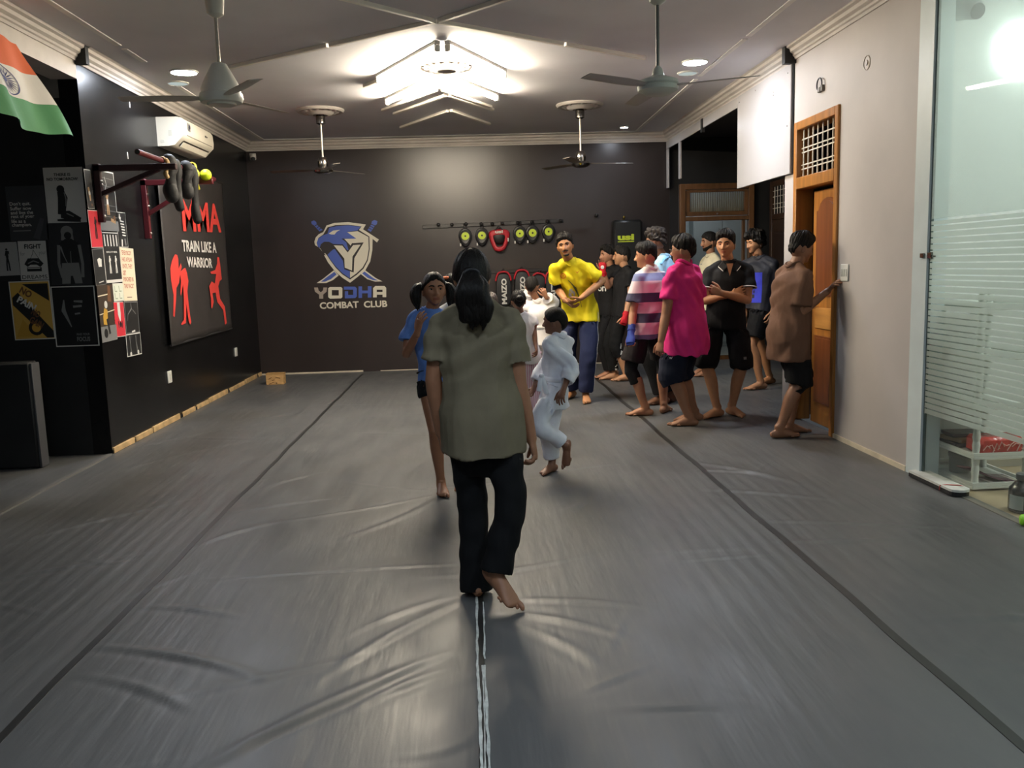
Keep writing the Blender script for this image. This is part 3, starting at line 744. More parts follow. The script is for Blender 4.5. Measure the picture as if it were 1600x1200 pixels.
YP = YL - .002; XP = XL + .002
def P_recess(label, P, base, draw, border=None, **k):
    c, wd, ht, tl = quad_px(P, 'y', YP); return poster(label, c, U_X, U_Z, wd, ht, base, draw, border, tilt=tl, **k)
def P_left(label, P, base, draw, border=None, **k):
    c, wd, ht, tl = quad_px(P, 'x', XP); return poster(label, c, U_Y, U_Z, wd, ht, base, draw, border, tilt=tl, **k)
def d_tomorrow(a):
    a.text('THERE IS', -.05, .74, .85, .11, 0, bold=.03); a.text('NO TOMORROW', -.05, .58, 1.6, .11, 0, bold=.03)
    a.disc(-.2, .22, .2, 0); a.stroke([(-.2, .15), (-.12, -.1), (-.2, -.45), (-.25, -.7)], [.36, .5, .42, .4], 0)
    a.stroke([(-.3, -.7), (.1, -.72), (.7, -.9)], [.35, .45, .2], 0); a.stroke([(-.5, -.9), (.2, -.9), (.7, -.96)], [.1, .2, .08], 0)
    a.stroke([(-.02, .1), (.04, -.15), (.0, -.4)], [.06, .06, .04], 2); a.stroke([(.0, -.66), (.35, -.78)], [.06, .05], 2)
P_recess('pale poster printed THERE IS NO TOMORROW with a kneeling figure', [(67, 262), (128, 261), (136, 347), (75, 349)], flat('dusty white', 'c9c8c4'), d_tomorrow)
def d_quit(a):
    for i, s_ in enumerate(["Don't quit.", 'Suffer now', 'and live the', 'rest of your', 'life as a', 'champion.']):
        V, F = text_mesh(s_); wd = V[:, 0].max() - V[:, 0].min()
        put_text(a.mb, s_, a.pt(-.85, .34 - i * .155) + a.u * wd * .019, a.u, a.w, wd * .038, None, 1, off=.0001, bold=.01)
    a.rect(-.82, -.66, .1, -.62, 2)
    a.stroke([(.75, -.2), (.55, -.6), (.35, -.95)], [.2, .3, .35], 9)
P_recess("dark poster with pale lines reading Don't quit, above the FIGHT poster", [(8, 291), (68, 290), (77, 374), (17, 377)], flat('charcoal', '3a3a3d'), d_quit, accent=flat('charcoal light', '4a4a4d'))
def d_back(a):
    a.stroke([(-.05, .7), (-.05, .45)], [.55, .62], 2); a.disc(-.05, .72, .3, 2); a.disc(-.02, .6, .18, 0)
    a.stroke([(-.02, .5), (0, .3), (0, -.35)], [.3, 1.1, .8], 0)
    a.stroke([(0, -.28), (.02, -.95)], [.82, 1.0], 2); a.stroke([(-.5, .3), (-.56, -.3), (-.42, -.75)], [.16, .14, .16], 2); a.stroke([(.5, .3), (.6, -.3), (.56, -.75)], [.16, .14, .16], 2)
    a.stroke([(-.42, .25), (-.28, -.05), (-.1, -.35)], [.1, .05, .03], 2); a.stroke([(.06, .1), (.04, -.35)], [.03, .03], 2); a.stroke([(.02, -.7), (.05, -.98)], [.1, .25], 0)
P_recess('black poster of a hooded fighter seen from behind', [(76, 349), (137, 348), (145, 445), (78, 446)], flat('soot', '2c2c2e'), d_back)
def d_fight(a):
    a.text('FIGHT', .05, .72, 1.2, .24, 0, bold=.03); a.text('for', -.72, .36, .35, .2, 2); a.text('your', .7, .34, .5, .2, 2)
    a.stroke([(-.35, -.1), (0, .35), (.05, .55)], [.03] * 3, 0); a.stroke([(.5, 0), (.2, .35), (.05, .55)], [.03] * 3, 0)
    a.stroke([(-.55, -.25), (-.3, -.05), (.3, -.05), (.6, -.25)], [.3, .5, .5, .35], 0); a.stroke([(-.5, -.45), (.55, -.45)], [.3, .3], 0)
    a.stroke([(-.4, -.15), (.0, -.02), (.4, -.12)], [.08, .1, .08], 2); a.stroke([(-.45, -.4), (.45, -.4)], [.05, .05], 1)
    a.text('DREAMS', .0, -.84, 1.8, .2, 0, bold=.0)
P_recess('grey poster printed FIGHT for your DREAMS with hanging gloves', [(27, 377), (72, 376), (76, 437), (34, 438)], flat('stone grey', 'c6c4bf'), d_fight)
def d_run(a):
    fighter(a, -.05, -.05, .85, 0, 0); a.rect(-1, -1, 1, -.72, 0)
P_recess('small grey poster of a boxer running, beside the FIGHT poster', [(-6, 379), (26, 378), (33, 438), (0, 440)], flat('mid grey', 'a3a2a0'), d_run)
def d_gain(a):
    a.poly([(-.35, .9), (.9, .9), (.9, .3)], 0); a.poly([(-.9, .45), (-.6, .62), (.95, -.72), (.95, -.95), (.6, -.95), (-.9, .2)], 0)
    a.poly([(-.9, -.9), (.2, -.9), (-.5, -.3)], 4); a.disc(.12, -.6, .38, 0); a.disc(.12, -.6, .22, 4)
    for body, x, y, wd in (('NO', -.2, .62, .6), ('PAIN', -.22, .24, .95), ('NO', .18, -.1, .42), ('GAIN', .16, -.42, .7)):
        t = math.radians(-33); u = a.u * math.cos(t) + a.w * math.sin(t); w = a.w * math.cos(t) - a.u * math.sin(t)
        put_text(a.mb, body, a.pt(x, y), u, w, wd * a.sx, .24 * a.sy, 1 if body == 'PAIN' else 5, off=.0003, bold=.04)
P_recess('amber and black poster printed NO PAIN NO GAIN', [(14, 440), (77, 438), (87, 529), (23, 532)], flat('ochre', 'cfa54d'), d_gain, P_WHT)
def d_focus(a):
    a.stroke([(-.45, .55), (-.5, .2), (-.2, -.35)], [.05, .2, .04], 2); a.stroke([(.0, .5), (.4, .48)], [.08, .12], 2); a.stroke([(-.05, .32), (.35, .34)], [.1, .1], 2); a.stroke([(0, .08), (.25, .1)], [.08, .08], 2)
    a.text('FIND YOUR', .3, -.6, .6, .07, 2, bold=.02); a.text('FOCUS', .3, -.76, .6, .15, 2, bold=.03)
P_recess('black poster with a faint fist printed FOCUS, lowest of the sheets', [(77, 448), (146, 446), (157, 540), (90, 542)], flat('ink', '161617'), d_focus, P_WHT)

def d_ring(a):
    for y in (.78, .52, -.12, -.3, -.5): a.stroke([(-1, y), (1, y - .04)], .02, 2)
    a.rect(-1, -1, 1, -.66, 2); fighter(a, .0, -.15, .62, 6, 0, 1); a.stroke([(.2, -.62), (.7, -.68)], [.16, .2], 6); a.disc(.6, -.56, .12, 5); a.stroke([(-.1, .8), (.05, .55), (-.2, .3)], .03, 1)
P_left('tall dark poster of a boxer standing over another in a ring', [(147, 263), (178, 271), (184, 361), (158, 361)], flat('ring dark', '2b2926'), d_ring, P_WHT)
def d_side(a):
    a.stroke([(-.3, .1), (-.1, -.25), (0, -.6)], [.5, .6, .3], 6); a.disc(-.1, -.2, .3, 1); a.disc(.3, -.8, .2, 5)
P_left('narrow dark poster of a fighter in a pale robe at the wall corner', [(131, 264), (141, 266), (147, 326), (137, 326)], flat('ring black', '1f1e1d'), d_side, P_WHT)
def d_red(a): fighter(a, .05, -.1, .85, 0, 0)
P_left('red poster with a black fighter silhouette under the bar bracket', [(137, 327), (156, 330), (160, 386), (142, 388)], P_RED, d_red, P_WHT, group='two red posters')
def d_bottle(a):
    a.stroke([(-.3, .9), (-.35, .7), (-.1, .62)], [.12, .3, .3], 1)
    for i in range(6): a.stroke([(-.3 + .05 * i, .5 - .16 * i), (.5 + .03 * i, .47 - .16 * i)], .1, 1)
    a.stroke([(-.2, -.55), (-.3, -.95)], .25, 1); a.stroke([(.4, -.5), (.5, -.9)], .25, 2)
P_left('narrow black poster with white stacked bars beside the ring poster', [(180, 330), (195, 333), (200, 386), (186, 387)], P_BLK, d_bottle, P_WHT)
def d_bars(a):
    for i in range(5): a.stroke([(-.75 + i * .36, .9), (-.72 + i * .36, .45)], .13, 1)
    a.text('BROTHER', 0, .22, 1.3, .07, 1, bold=.02)
    fighter(a, -.35, -.38, .5, 1, 0); fighter(a, .38, -.38, .5, 1, 0); a.rect(-1, -1, 1, -.88, 1)
P_left('black poster of two white fighters under upright white bars', [(159, 363), (184, 363), (191, 441), (165, 442)], P_BLK, d_bars, P_WHT)
def d_plan(a):
    for i, s_ in enumerate(['"EVERYBODY', 'HAS A PLAN', 'UNTIL THEY', 'GET', 'PUNCHED IN', 'THE FACE."']):
        a.text(s_, -.1 if len(s_) > 4 else -.62, .82 - i * .255 + (0 if i < 4 else .02), 1.45 if len(s_) > 4 else .45, .17, 9, bold=.015)
    a.stroke([(-.5, -.86), (.2, -.86)], .04, 5)
P_left('cream poster of red lettering about a plan and the face', [(187, 387), (206, 388), (216, 470), (193, 470)], P_CRM, d_plan, flat('cream edge', 'e4d9c2'), accent=flat('brick red', 'b4573c'))
def d_jersey(a): a.stroke([(-.2, .2), (.1, .25), (.5, .2)], [.6, .7, .6], 1); a.stroke([(-.4, -.85), (.5, -.8)], .08, 1)
P_left('black poster with a small white patch, left of the two fighters', [(143, 389), (160, 388), (166, 444), (150, 447)], P_BLK, d_jersey, P_GRY)
def d_clinch(a):
    a.stroke([(-1, .62), (.3, .66)], .06, 7); a.stroke([(-1, -.02), (1, .08)], .05, 7); a.rect(-1, -1, 1, -.45, 2)
    a.stroke([(.5, .95), (.4, .4)], [.35, .45], 5); a.disc(-.1, .3, .2, 1); a.stroke([(-.15, .15), (-.3, -.15), (-.35, -.4)], [.4, .6, .5], 4); a.stroke([(-.1, -.2), (.1, -.75)], .25, 0); a.disc(-.4, -.7, .25, 0)
P_left('colour poster of two boxers at the ropes near the wall edge', [(150, 447), (176, 443), (182, 531), (160, 535)], flat('ring brown', '3a2f26'), d_clinch)
def d_green(a):
    for x in (-.45, .4):
        for y in (.4, -.4): a.stroke([(x - .25, y + .3), (x - .2, y - .3), (x + .2, y - .3)], .1, 9)
P_left('small pale sheet with line drawings under the two fighters', [(176, 443), (192, 442), (193, 470), (177, 471)], flat('mint paper', 'dfe3d2'), d_green, flat('paper', 'e6e4da'), accent=flat('sage ink', '9aa58c'))
def d_red2(a):
    a.stroke([(-.05, .95), (0, .3), (.1, -.1)], [.5, .55, .2], 1); a.disc(.1, -.3, .22, 0); a.stroke([(-.3, -.1), (-.25, -.5)], .12, 0); a.stroke([(.45, -.1), (.4, -.5)], .12, 0)
P_left('red poster with an upside down fighter, below the cream sheet', [(176, 472), (192, 471), (197, 525), (181, 527)], P_RED, d_red2, P_WHT, group='two red posters')
def d_dim(a):
    a.stroke([(-.1, .9), (0, .55), (-.6, .2), (-.7, -.2)], [.06, .1, .06, .04], 2); a.stroke([(.1, .5), (.6, .2)], .05, 2); a.stroke([(-.2, -.92), (.3, -.86)], .1, 1)
P_left('dim black poster of a bare shouldered fighter under the cream sheet', [(194, 471), (215, 471), (217, 519), (197, 522)], flat('dim', '1d1c1c'), d_dim, P_GRY)
def d_low(a): a.stroke([(-.5, .8), (-.45, -.7)], .06, 2); a.stroke([(.3, .8), (.4, -.7)], .06, 2); a.disc(-.5, -.8, .12, 1); a.disc(.5, -.75, .12, 1)
P_left('lowest black poster with a white edge near the wall corner', [(196, 523), (218, 519), (222, 553), (199, 558)], flat('dim low', '191919'), d_low, P_WHT)
# ------------------------------------------------------------------ crest and name painted on the back wall
def crest():
    Z0 = YB - .0015
    def W(px, py):          # crop pixels of the crest -> wall metres
        x, y = 460 + px * 200 / 1333, 320 + py * 180 / 1200; q = on_y(x, y, Z0); return (q[0], q[2])
    t = thing('wall_crest', (-1.65, YB, 1.6), 'blue and white eagle shield crest with crossed swords painted on the back wall', 'logo')
    blue, white, dark = flat('crest blue', '4a62b5', .4), flat('crest white', 'ddd8c6', .4), flat('crest dark', '2a2523', .4)
    def shape(name, lay, m, *polys):
        mb = MB()
        for P in polys:
            Q = [W(*p) for p in P]; n = len(Q); ar = sum(Q[i][0] * Q[(i + 1) % n][1] - Q[(i + 1) % n][0] * Q[i][1] for i in range(n))
            if ar < 0: Q = Q[::-1]
            mb.add([(x, Z0 - lay * .0004, z) for x, z in Q], [tuple(range(n))])
            if name.startswith('sword'): o = ob(name, mb, m, t, smooth=False); mb = MB()
        return o if name.startswith('sword') else ob(name, mb, m, t, smooth=False)
    shape('sword_hilt', 1, blue, [(175, 175), (205, 162), (228, 180), (232, 205), (295, 262), (262, 278), (205, 215), (180, 200)], [(865, 170), (835, 158), (808, 170), (800, 205), (762, 262), (795, 282), (838, 218), (860, 200)])
    for k in range(3):
        x, y = 225 + k * 20, 208 + k * 19
        shape('hilt_wrap', 2, dark, [(x - 14, y + 8), (x + 12, y - 6), (x + 17, y), (x - 9, y + 15)])
        x = 826 - k * 17
        shape('hilt_wrap', 2, dark, [(x - 22, y - 10), (x + 14, y + 8), (x + 10, y + 15), (x - 26, y - 3)])
    shape('sword_blade', 1, white, [(232, 815), (300, 770), (410, 682), (462, 735), (400, 785), (330, 815)], [(918, 798), (850, 765), (735, 680), (690, 720), (760, 775), (840, 800)])
    shape('sword_blade_inlay', 2, blue, [(275, 802), (340, 752), (415, 698), (440, 725), (380, 775), (320, 800)], [(872, 790), (820, 762), (730, 694), (706, 715), (765, 762), (820, 785)])
    shape('shield_rim', 3, white, [(208, 385), (222, 340), (255, 305), (300, 285), (335, 215), (420, 188), (560, 180), (745, 205), (715, 255), (880, 362), (860, 392), (815, 355), (812, 470), (790, 590), (740, 680), (660, 750), (580, 812), (500, 760), (420, 690), (350, 600), (308, 522), (330, 528), (262, 452), (235, 432), (215, 420)])
    shape('shield_gap', 4, dark, [(232, 400), (250, 345), (300, 310), (345, 235), (430, 212), (560, 208), (700, 225), (672, 262), (780, 330), (785, 460), (765, 580), (720, 665), (650, 730), (580, 778), (500, 725), (430, 655), (375, 580), (335, 520), (270, 455), (245, 440)])
    shape('shield_field', 5, white, [(545, 285), (660, 275), (770, 335), (775, 460), (755, 575), (710, 655), (645, 715), (580, 762), (578, 560), (600, 440), (520, 355), (640, 352)])
    shape('eagle_head', 6, blue, [(232, 395), (250, 350), (300, 318), (345, 300), (362, 240), (440, 222), (560, 215), (692, 228), (655, 268), (545, 282), (645, 352), (490, 352), (540, 390), (565, 470), (500, 480), (400, 405), (360, 385), (310, 385), (275, 410), (265, 448), (245, 436)])
    shape('eagle_neck', 6, blue, [(345, 520), (400, 465), (480, 450), (545, 560), (578, 660), (578, 765), (500, 712), (430, 640), (375, 570)])
    shape('eagle_eye', 7, white, [(357, 300), (405, 268), (478, 260), (440, 282), (418, 310), (385, 310)])
    shape('beak_gap', 7, dark, [(268, 450), (280, 412), (320, 386), (365, 388), (405, 420), (400, 470), (350, 505), (305, 505)])
    shape('letter_outline', 8, dark, [(385, 408), (505, 412), (555, 480), (600, 400), (722, 392), (625, 555), (618, 705), (520, 672), (505, 580)])
    shape('letter', 9, white, [(410, 422), (500, 425), (555, 497), (612, 420), (690, 415), (605, 540), (600, 685), (525, 655), (520, 560)])
    n = thing('painted_name', (-1.6, YB, 1.0), 'painted club lettering under the eagle crest', 'sign')
    def letters(name, body, x0, y0, x1, y1, m, bold, lay=1):
        c0, c1 = W(x0, y1), W(x1, y0)
        mb = MB(); put_text(mb, body, ((c0[0] + c1[0]) / 2, Z0 - lay * .0004, (c0[1] + c1[1]) / 2), U_X, U_Z, c1[0] - c0[0], c1[1] - c0[1], 0, off=0, bold=bold)
        return ob(name, mb, m, n, smooth=False)
    def blocky(name, rects, m):
        mb = MB()
        for P in rects:
            Q = [W(*p) for p in P]; ar = sum(Q[i][0] * Q[(i + 1) % len(Q)][1] - Q[(i + 1) % len(Q)][0] * Q[i][1] for i in range(len(Q)))
            if ar < 0: Q = Q[::-1]
            mb.add([(x, Z0 - .0004, z) for x, z in Q], [tuple(range(len(Q)))])
        return ob(name, mb, m, n, smooth=False)
    R = lambda a, b, c, d: [(a, b), (c, b), (c, d), (a, d)]
    blocky('letter_y', [[(205, 862), (245, 862), (252, 892), (276, 912), (298, 890), (302, 862), (342, 862), (335, 905), (300, 935), (300, 978), (258, 978), (258, 935), (215, 905)]], flat('dull letter', 'a89d92'))
    blocky('letter_o', [[(352, 870), (372, 856), (485, 856), (500, 870), (500, 888), (352, 888)], [(352, 945), (500, 945), (500, 962), (485, 975), (372, 978), (352, 962)], R(352, 888, 390, 945), R(462, 888, 500, 945)], white)
    blocky('letter_d', [[(515, 852), (632, 852), (650, 872), (650, 884), (515, 884)], [(525, 940), (650, 938), (650, 955), (632, 972), (525, 975)], R(525, 900, 560, 940), R(612, 884, 650, 938)], blue)
    blocky('letter_h', [R(668, 850, 705, 970), R(765, 848, 803, 966), R(705, 893, 765, 922)], blue)
    blocky('letter_a', [[(820, 868), (842, 846), (938, 846), (956, 866), (956, 884), (820, 884)], R(820, 884, 858, 964), R(918, 884, 956, 962), R(858, 908, 918, 936)], white)
    letters('letters_below', 'COMBAT', 266, 1003, 668, 1086, white, .03); letters('letters_below', 'CLUB', 725, 995, 965, 1072, white, .03)
crest()

# ------------------------------------------------------------------ banner on the left wall
def banner():
    x = XL + .045
    P = [(250, 284), (351, 287), (359, 514), (265, 541)]; q = [on_x(*p, x) for p in P]
    ya, yb = (q[0][1] + q[3][1]) / 2, (q[1][1] + q[2][1]) / 2
    t = thing('banner', (x, (ya + yb) / 2, q[0][2]), 'black cloth banner with red fighters printed MMA TRAIN LIKE A WARRIOR', 'banner')
    nx, nz = 40, 24; V = []; F = []
    z1a, z1b, z0a, z0b = q[0][2], q[1][2], q[3][2], q[2][2]
    for j in range(nz + 1):
        for i in range(nx + 1):
            s_, r = i / nx, j / nz
            z = (z0a + (z0b - z0a) * s_) * (1 - r) + (z1a + (z1b - z1a) * s_) * r
            V.append((x + .006 * math.sin(s_ * 17 + .6 * math.sin(r * 5)) * (1 - .6 * r), ya + (yb - ya) * s_, z))
    for j in range(nz):
        for i in range(nx): F.append((j * (nx + 1) + i, j * (nx + 1) + i + 1, (j + 1) * (nx + 1) + i + 1, (j + 1) * (nx + 1) + i))
    mb = MB(); mb.add(V, F); o = ob('cloth', mb, mat('black banner cloth', '2e2a29', .65, var=.15, vscale=5), t)
    so = o.modifiers.new('thick', 'SOLIDIFY'); so.thickness = .004
    r_ = MB(); r_.cyl((x - .01, ya - .02, z1a + .0), (x - .01, yb + .04, z1b + .0), .012); ob('top_rod', r_, M_chrome, t)
    r_ = MB(); r_.cyl((x - .008, ya + .0, z0a), (x - .008, yb, z0b), .012); ob('bottom_hem', r_, mat('banner hem', '1f1d1d', .8), t)
    red = flat('banner red', 'e0443c', .6); wt = flat('banner white', 'e6e2dc', .6)
    def B(px, py): c = on_x(130 + px * 270 / 982, 230 + py * 330 / 1200, x + .009); return c
    def txt(body, x0, y0, x1, y1, m, slope, bold):
        a, b = B(x0, (y0 + y1) / 2), B(x1, (y0 + y1) / 2 + slope); h = abs(B((x0 + x1) / 2, y0)[2] - B((x0 + x1) / 2, y1)[2])
        mb = MB(); put_text(mb, body, (a + b) / 2, b - a, U_Z, np.linalg.norm(b - a), h, 0, off=0, bold=bold); ob('lettering', mb, m, t, smooth=False)
    txt('MMA', 562, 300, 780, 470, red, 20, .03); txt('TRAIN LIKE A', 562, 528, 756, 590, wt, 12, .03); txt('WARRIOR', 590, 622, 733, 680, wt, 8, .03)
    def sil(*polys):
        mb = MB()
        for k, P in enumerate(polys):
            Q = [B(*p) for p in P]; n = len(Q); ar = sum(Q[i][1] * Q[(i + 1) % n][2] - Q[(i + 1) % n][1] * Q[i][2] for i in range(n))
            if ar < 0: Q = Q[::-1]
            mb.add([c + U_X * .0003 * k for c in Q], [tuple(range(n))])
        ob('fighter_print', mb, red, t, smooth=False)
    sil([(513, 625), (522, 608), (534, 612), (540, 635), (543, 690), (555, 658), (560, 680), (552, 710), (545, 770), (530, 800), (528, 860), (520, 965), (512, 960), (514, 840), (500, 760), (495, 690), (503, 650)],
        [(570, 690), (580, 685), (590, 715), (598, 760), (592, 820), (600, 900), (614, 995), (608, 1008), (600, 990), (586, 890), (584, 1000), (560, 1010), (556, 1004), (572, 980), (572, 860), (568, 780), (556, 845), (552, 830), (556, 760), (548, 710), (560, 700)])
    sil([(762, 625), (772, 625), (778, 660), (782, 700), (788, 750), (776, 760), (768, 790), (778, 860), (805, 905), (816, 1000), (806, 1008), (796, 925), (762, 880), (752, 825), (735, 830), (742, 880), (732, 918), (728, 910), (726, 860), (716, 790), (730, 762), (748, 775), (756, 720), (728, 720), (722, 708), (750, 698), (762, 660)])
    return t
banner()

# ------------------------------------------------------------------ flag of three bands
def flag():
    t = thing('flag', (-2.9, 5.6, 3.0), 'orange white and green flag hanging from the white beam', 'flag')
    nx, ny = 26, 24
    Bp = on_x(28, 68, -2.93); Cc = on_y(107, 216, Bp[1] + .15); A = Bp + [-.03, -1.1, .02]; D = Cc + [-.03, -1.05, .03]
    def pt(s, r):
        p = (A * (1 - s) + Bp * s) * (1 - r) + (D * (1 - s) + Cc * s) * r
        nn = nrm(np.cross(Bp - A, D - A)); return p + nn * (.03 * math.sin(s * 9 + r * 2.5) * (.3 + r) + .012 * math.sin(s * 21 + r * 4)) - U_Z * .02 * math.sin(math.pi * s) * r
    cols = [flat('flag orange', 'd9683a', .7), flat('flag white', 'dcd9d2', .7), flat('flag green', '3f8a55', .7)]
    for b, nm in enumerate(('orange_band', 'white_band', 'green_band')):
        V = []; F = []; m = ny // 3
        for j in range(m + 1):
            for i in range(nx + 1): V.append(pt(i / nx, (b * m + j) / ny))
        for j in range(m):
            for i in range(nx): F.append((j * (nx + 1) + i, j * (nx + 1) + i + 1, (j + 1) * (nx + 1) + i + 1, (j + 1) * (nx + 1) + i))
        mb = MB(); mb.add(V, F); o = ob(nm, mb, cols[b], t)
        if b == 1:
            w = MB(); cx, cy, rr = .575, .5, .14; k = 0.47
            def wp(a, q): p = pt(cx + q * rr * math.cos(a) * .62 / .62, cy + q * rr * math.sin(a) * 1.08); return p
            nn = nrm(np.cross(D - A, Bp - A)); sg = 1 if nn[0] > 0 else -1; off = nn * sg * .004
            for q0, q1 in ((1.0, .93), (.2, .0)):
                n = 48
                V = [wp(2 * math.pi * i / n, q0) + off for i in range(n)] + [wp(2 * math.pi * i / n, q1) + off for i in range(n)]
                w.add(V, [(i, (i + 1) % n, n + (i + 1) % n, n + i) for i in range(n)])
            for i in range(24):
                a = 2 * math.pi * i / 24
                w.add([wp(a, .15) + off, wp(a + .07, .5) + off, wp(a, .94) + off, wp(a - .07, .5) + off], [(0, 1, 2, 3)])
            ob('spoked_wheel', w, flat('navy ink', '2b3573', .7), o, smooth=False)
flag()

# ------------------------------------------------------------------ air conditioner
def aircon():
    ya, yb = 8.92, 9.93; z0 = 2.715
    t = thing('air_conditioner', (XL, (ya + yb) / 2, z0), 'white split air conditioner high on the black left wall', 'air conditioner')
    M_ac = mat('ivory plastic', 'ded8c8', .35)
    prof = [(0, 0), (.10, -.0), (.17, .01), (.235, .075), (.262, .10), (.268, .15), (.262, .24), (.24, .275), (.2, .285), (0, .285)]
    n = len(prof); V = []
    for y in (ya, ya + .012, yb - .012, yb):
        k = .97 if y in (ya, yb) else 1.0
        V += [(XL + a * k, y, z0 + .14 + (b - .14) * k) for a, b in prof]
    F = [(j * n + i, j * n + (i + 1) % n, (j + 1) * n + (i + 1) % n, (j + 1) * n + i) for j in range(3) for i in range(n)] + [tuple(range(n))[::-1], tuple(range(3 * n, 4 * n))]
    mb = MB(); mb.add(V, F); me = mb.mesh('case'); bm = bmesh.new(); bm.from_mesh(me); bmesh.ops.recalc_face_normals(bm, faces=bm.faces[:]); bm.to_mesh(me); bm.free()
    ob('case', me, M_ac, t)
    d = np.array([.065, 0, .065]); nn = nrm([1, 0, -1]); o = np.array([XL + .172, 0, z0 + .012])
    s = MB()
    for k in range(1):
        a = np.array([XL + .182, ya + .08, z0 + .016]); 
        s.add([a + nn * .002, a + [0, yb - ya - .16, 0] + nn * .002, a + d * .75 + [0, yb - ya - .16, 0] + nn * .002, a + d * .75 + nn * .002], [(3, 2, 1, 0), (0, 1, 2, 3)])
    ob('air_outlet', s, mat('dark outlet', '4a453f', .6), t)
    s = MB(); s.box((XL + .205, (ya + yb) / 2, z0 + .028), (.055, yb - ya - .18, .006), R=Matrix.Rotation(math.radians(-52), 3, 'Y')); ob('louver', s, M_ac, t)
    for k in range(4):
        s = MB(); s.box((XL + .205, ya + .25 + k * .2, z0 + .04), (.02, .008, .02)); ob('outlet_fin', s, M_ac, t)
    s = MB(); s.box2((XL + .264, ya + .09, z0 + .112), (XL + .269, yb - .09, z0 + .117)); ob('front_seam', s, mat('seam shadow line', '8d8779', .6), t)
    a = Art((XL + .267, ya + .16, z0 + .2), U_Y, U_Z, .06, .05); a.k = .002
    for i in range(5): a.stroke([(-.8 + .35 * i, .8), (-.9 + .4 * i, .1), (-.6 + .3 * i, -.8)], .14, 0)
    a.disc(.2, .1, .4, 0)
    ob('sticker', a.mb, flat('sticker grey', '4a4a52'), t, smooth=False)
    a = Art((XL + .267, yb - .28, z0 + .19), U_Y, U_Z, .05, .02); a.k = .002; a.rect(-1, -.5, .2, .5, 0); a.rect(.3, -.3, 1, .3, 0); ob('badge', a.mb, flat('badge dark', '3d3833'), t, smooth=False)
    s = MB(); s.box((XL + .13, ya - .001, z0 + .13), (.035, .004, .06), bev=.0015); s.box((XL + .05, ya - .001, z0 + .05), (.04, .004, .03), bev=.0015); ob('side_moulding', s, mat('ivory shade plastic', 'c9c6b8', .4), t)
    return t
aircon()
def screws():
    for p in ((202, 163), (199, 243), (216, 150)):
        q = on_x(*p, XL); m = MB(); m.box2(q + [0, -.005, -.03], q + [.006, .005, .03], bev=.002); ob('wall_hook', m, P_WHT, label={202: 'longer pale streak shaped hook left of the air conditioner', 199: 'small pale hook below the air conditioner', 216: 'highest pale hook left of the air conditioner'}[p[0]], cat='hook')
screws()

# ------------------------------------------------------------------ pull up bar on two brackets
M_bark = mat('dark maroon steel', '32191b', .45); M_barr = mat('red painted steel', '571a20', .4)
def pullup():
    xb = -2.46
    t = thing('pull_up_bar', (XL, 8.1, 2.3), 'red pull up bar on two steel wall brackets above the posters', 'pull up bar')
    def bracket(y, m, zt, nm, zl):
        b = MB(); b.box2((XL, y - .025, zl), (XL + .05, y + .025, zt + .02), bev=.004); p = ob('bracket_post', b, m, t)
        b = MB(); b.box2((XL, y - .025, zt - .04), (xb + .12, y + .025, zt + .01), bev=.004); ob('bracket_arm', b, m, t)
        b = MB(); a, c = np.array([XL + .03, y, zl + .22]), np.array([xb - .02, y, zt - .03]); d = nrm(c - a)
        b.box((a + c) / 2, (np.linalg.norm(c - a), .04, .035), R=np.array([d, [0, 1, 0], np.cross(d, [0, 1, 0])]).T); ob('bracket_brace', b, m, t)
        for z in (zl + .05, zl + .3, zt - .12):
            b = MB(); b.lathe([(.014, 0), (.014, .006), (.006, .012)], (XL + .05, y, z), axis=(1, 0, 0), seg=8); ob('bolt', b, M_metal, p)
    z1 = on_y(200, 259, 7.36)[2]
    bracket(7.36, M_bark, z1, 'near', 1.90)
    bracket(8.38, M_barr, z1 - .02, 'far', 1.80)
    a = on_x(215, 243, xb); c = on_x(338, 285, xb)
    b = MB(); b.cyl((xb, a[1], z1 + .04), (xb, 8.85, z1 + .03), .021); ob('bar', b, M_barr, t)
    b = MB(); b.cyl((xb, a[1] - .002, z1 + .04), (xb, a[1] + .001, z1 + .04), .017); ob('bar_end', b, P_BLK, t)
    return z1 + .04
ZBAR = pullup()
def hang(name, label, cat, y0, y1, drop, m, w=.05, sway=0.0, group=None):
    xb = -2.46; t = thing(name, (xb, (y0 + y1) / 2, ZBAR), label, cat, group)
    b = MB(); n = 14; pts = [(xb + .026 * math.cos(a), (y0 + y1) / 2, ZBAR + .026 * math.sin(a)) for a in np.linspace(-.4, math.pi + .4, 9)]
    b.tube(pts, [(w, .008)] * 9, ref=U_Y, cap='flat'); ob('loop', b, m, t)
    tk = .055 if name == 'glove' else min(.036, w * .8)
    b = MB()
    P = [(xb + .03 + .01 * math.sin(k), (y0 + y1) / 2 + sway * (k / 6) + .01 * math.sin(k * 2.1), ZBAR - drop * k / 6) for k in range(7)]
    b.tube(P, [(w * (.92 + .16 * math.sin(k * 1.1 + 1) ** 2), tk * (.9 + .25 * math.sin(k * 1.3 + 1))) for k in range(7)], ref=U_Y, sub=3); ob('body', b, m, t)
    return t
M_blkl = mat('black leatherette', '101012', .7, bump=.3, bscale=30)
hang('glove', 'black training glove hanging nearest on the red bar', 'glove', 7.42, 7.50, .28, M_blkl, .06, .02)
hang('strap', 'long black strap hanging beside the nearest glove on the bar', 'strap', 7.58, 7.66, .36, M_blkl, .045, .04)
hang('glove', 'second black glove on the red bar, between the straps', 'glove', 7.86, 7.94, .22, M_blkl, .06, .0)
hang('strap', 'long black strap hanging over the banner next to the yellow ball', 'strap', 8.02, 8.12, .44, M_blkl, .05, .06)
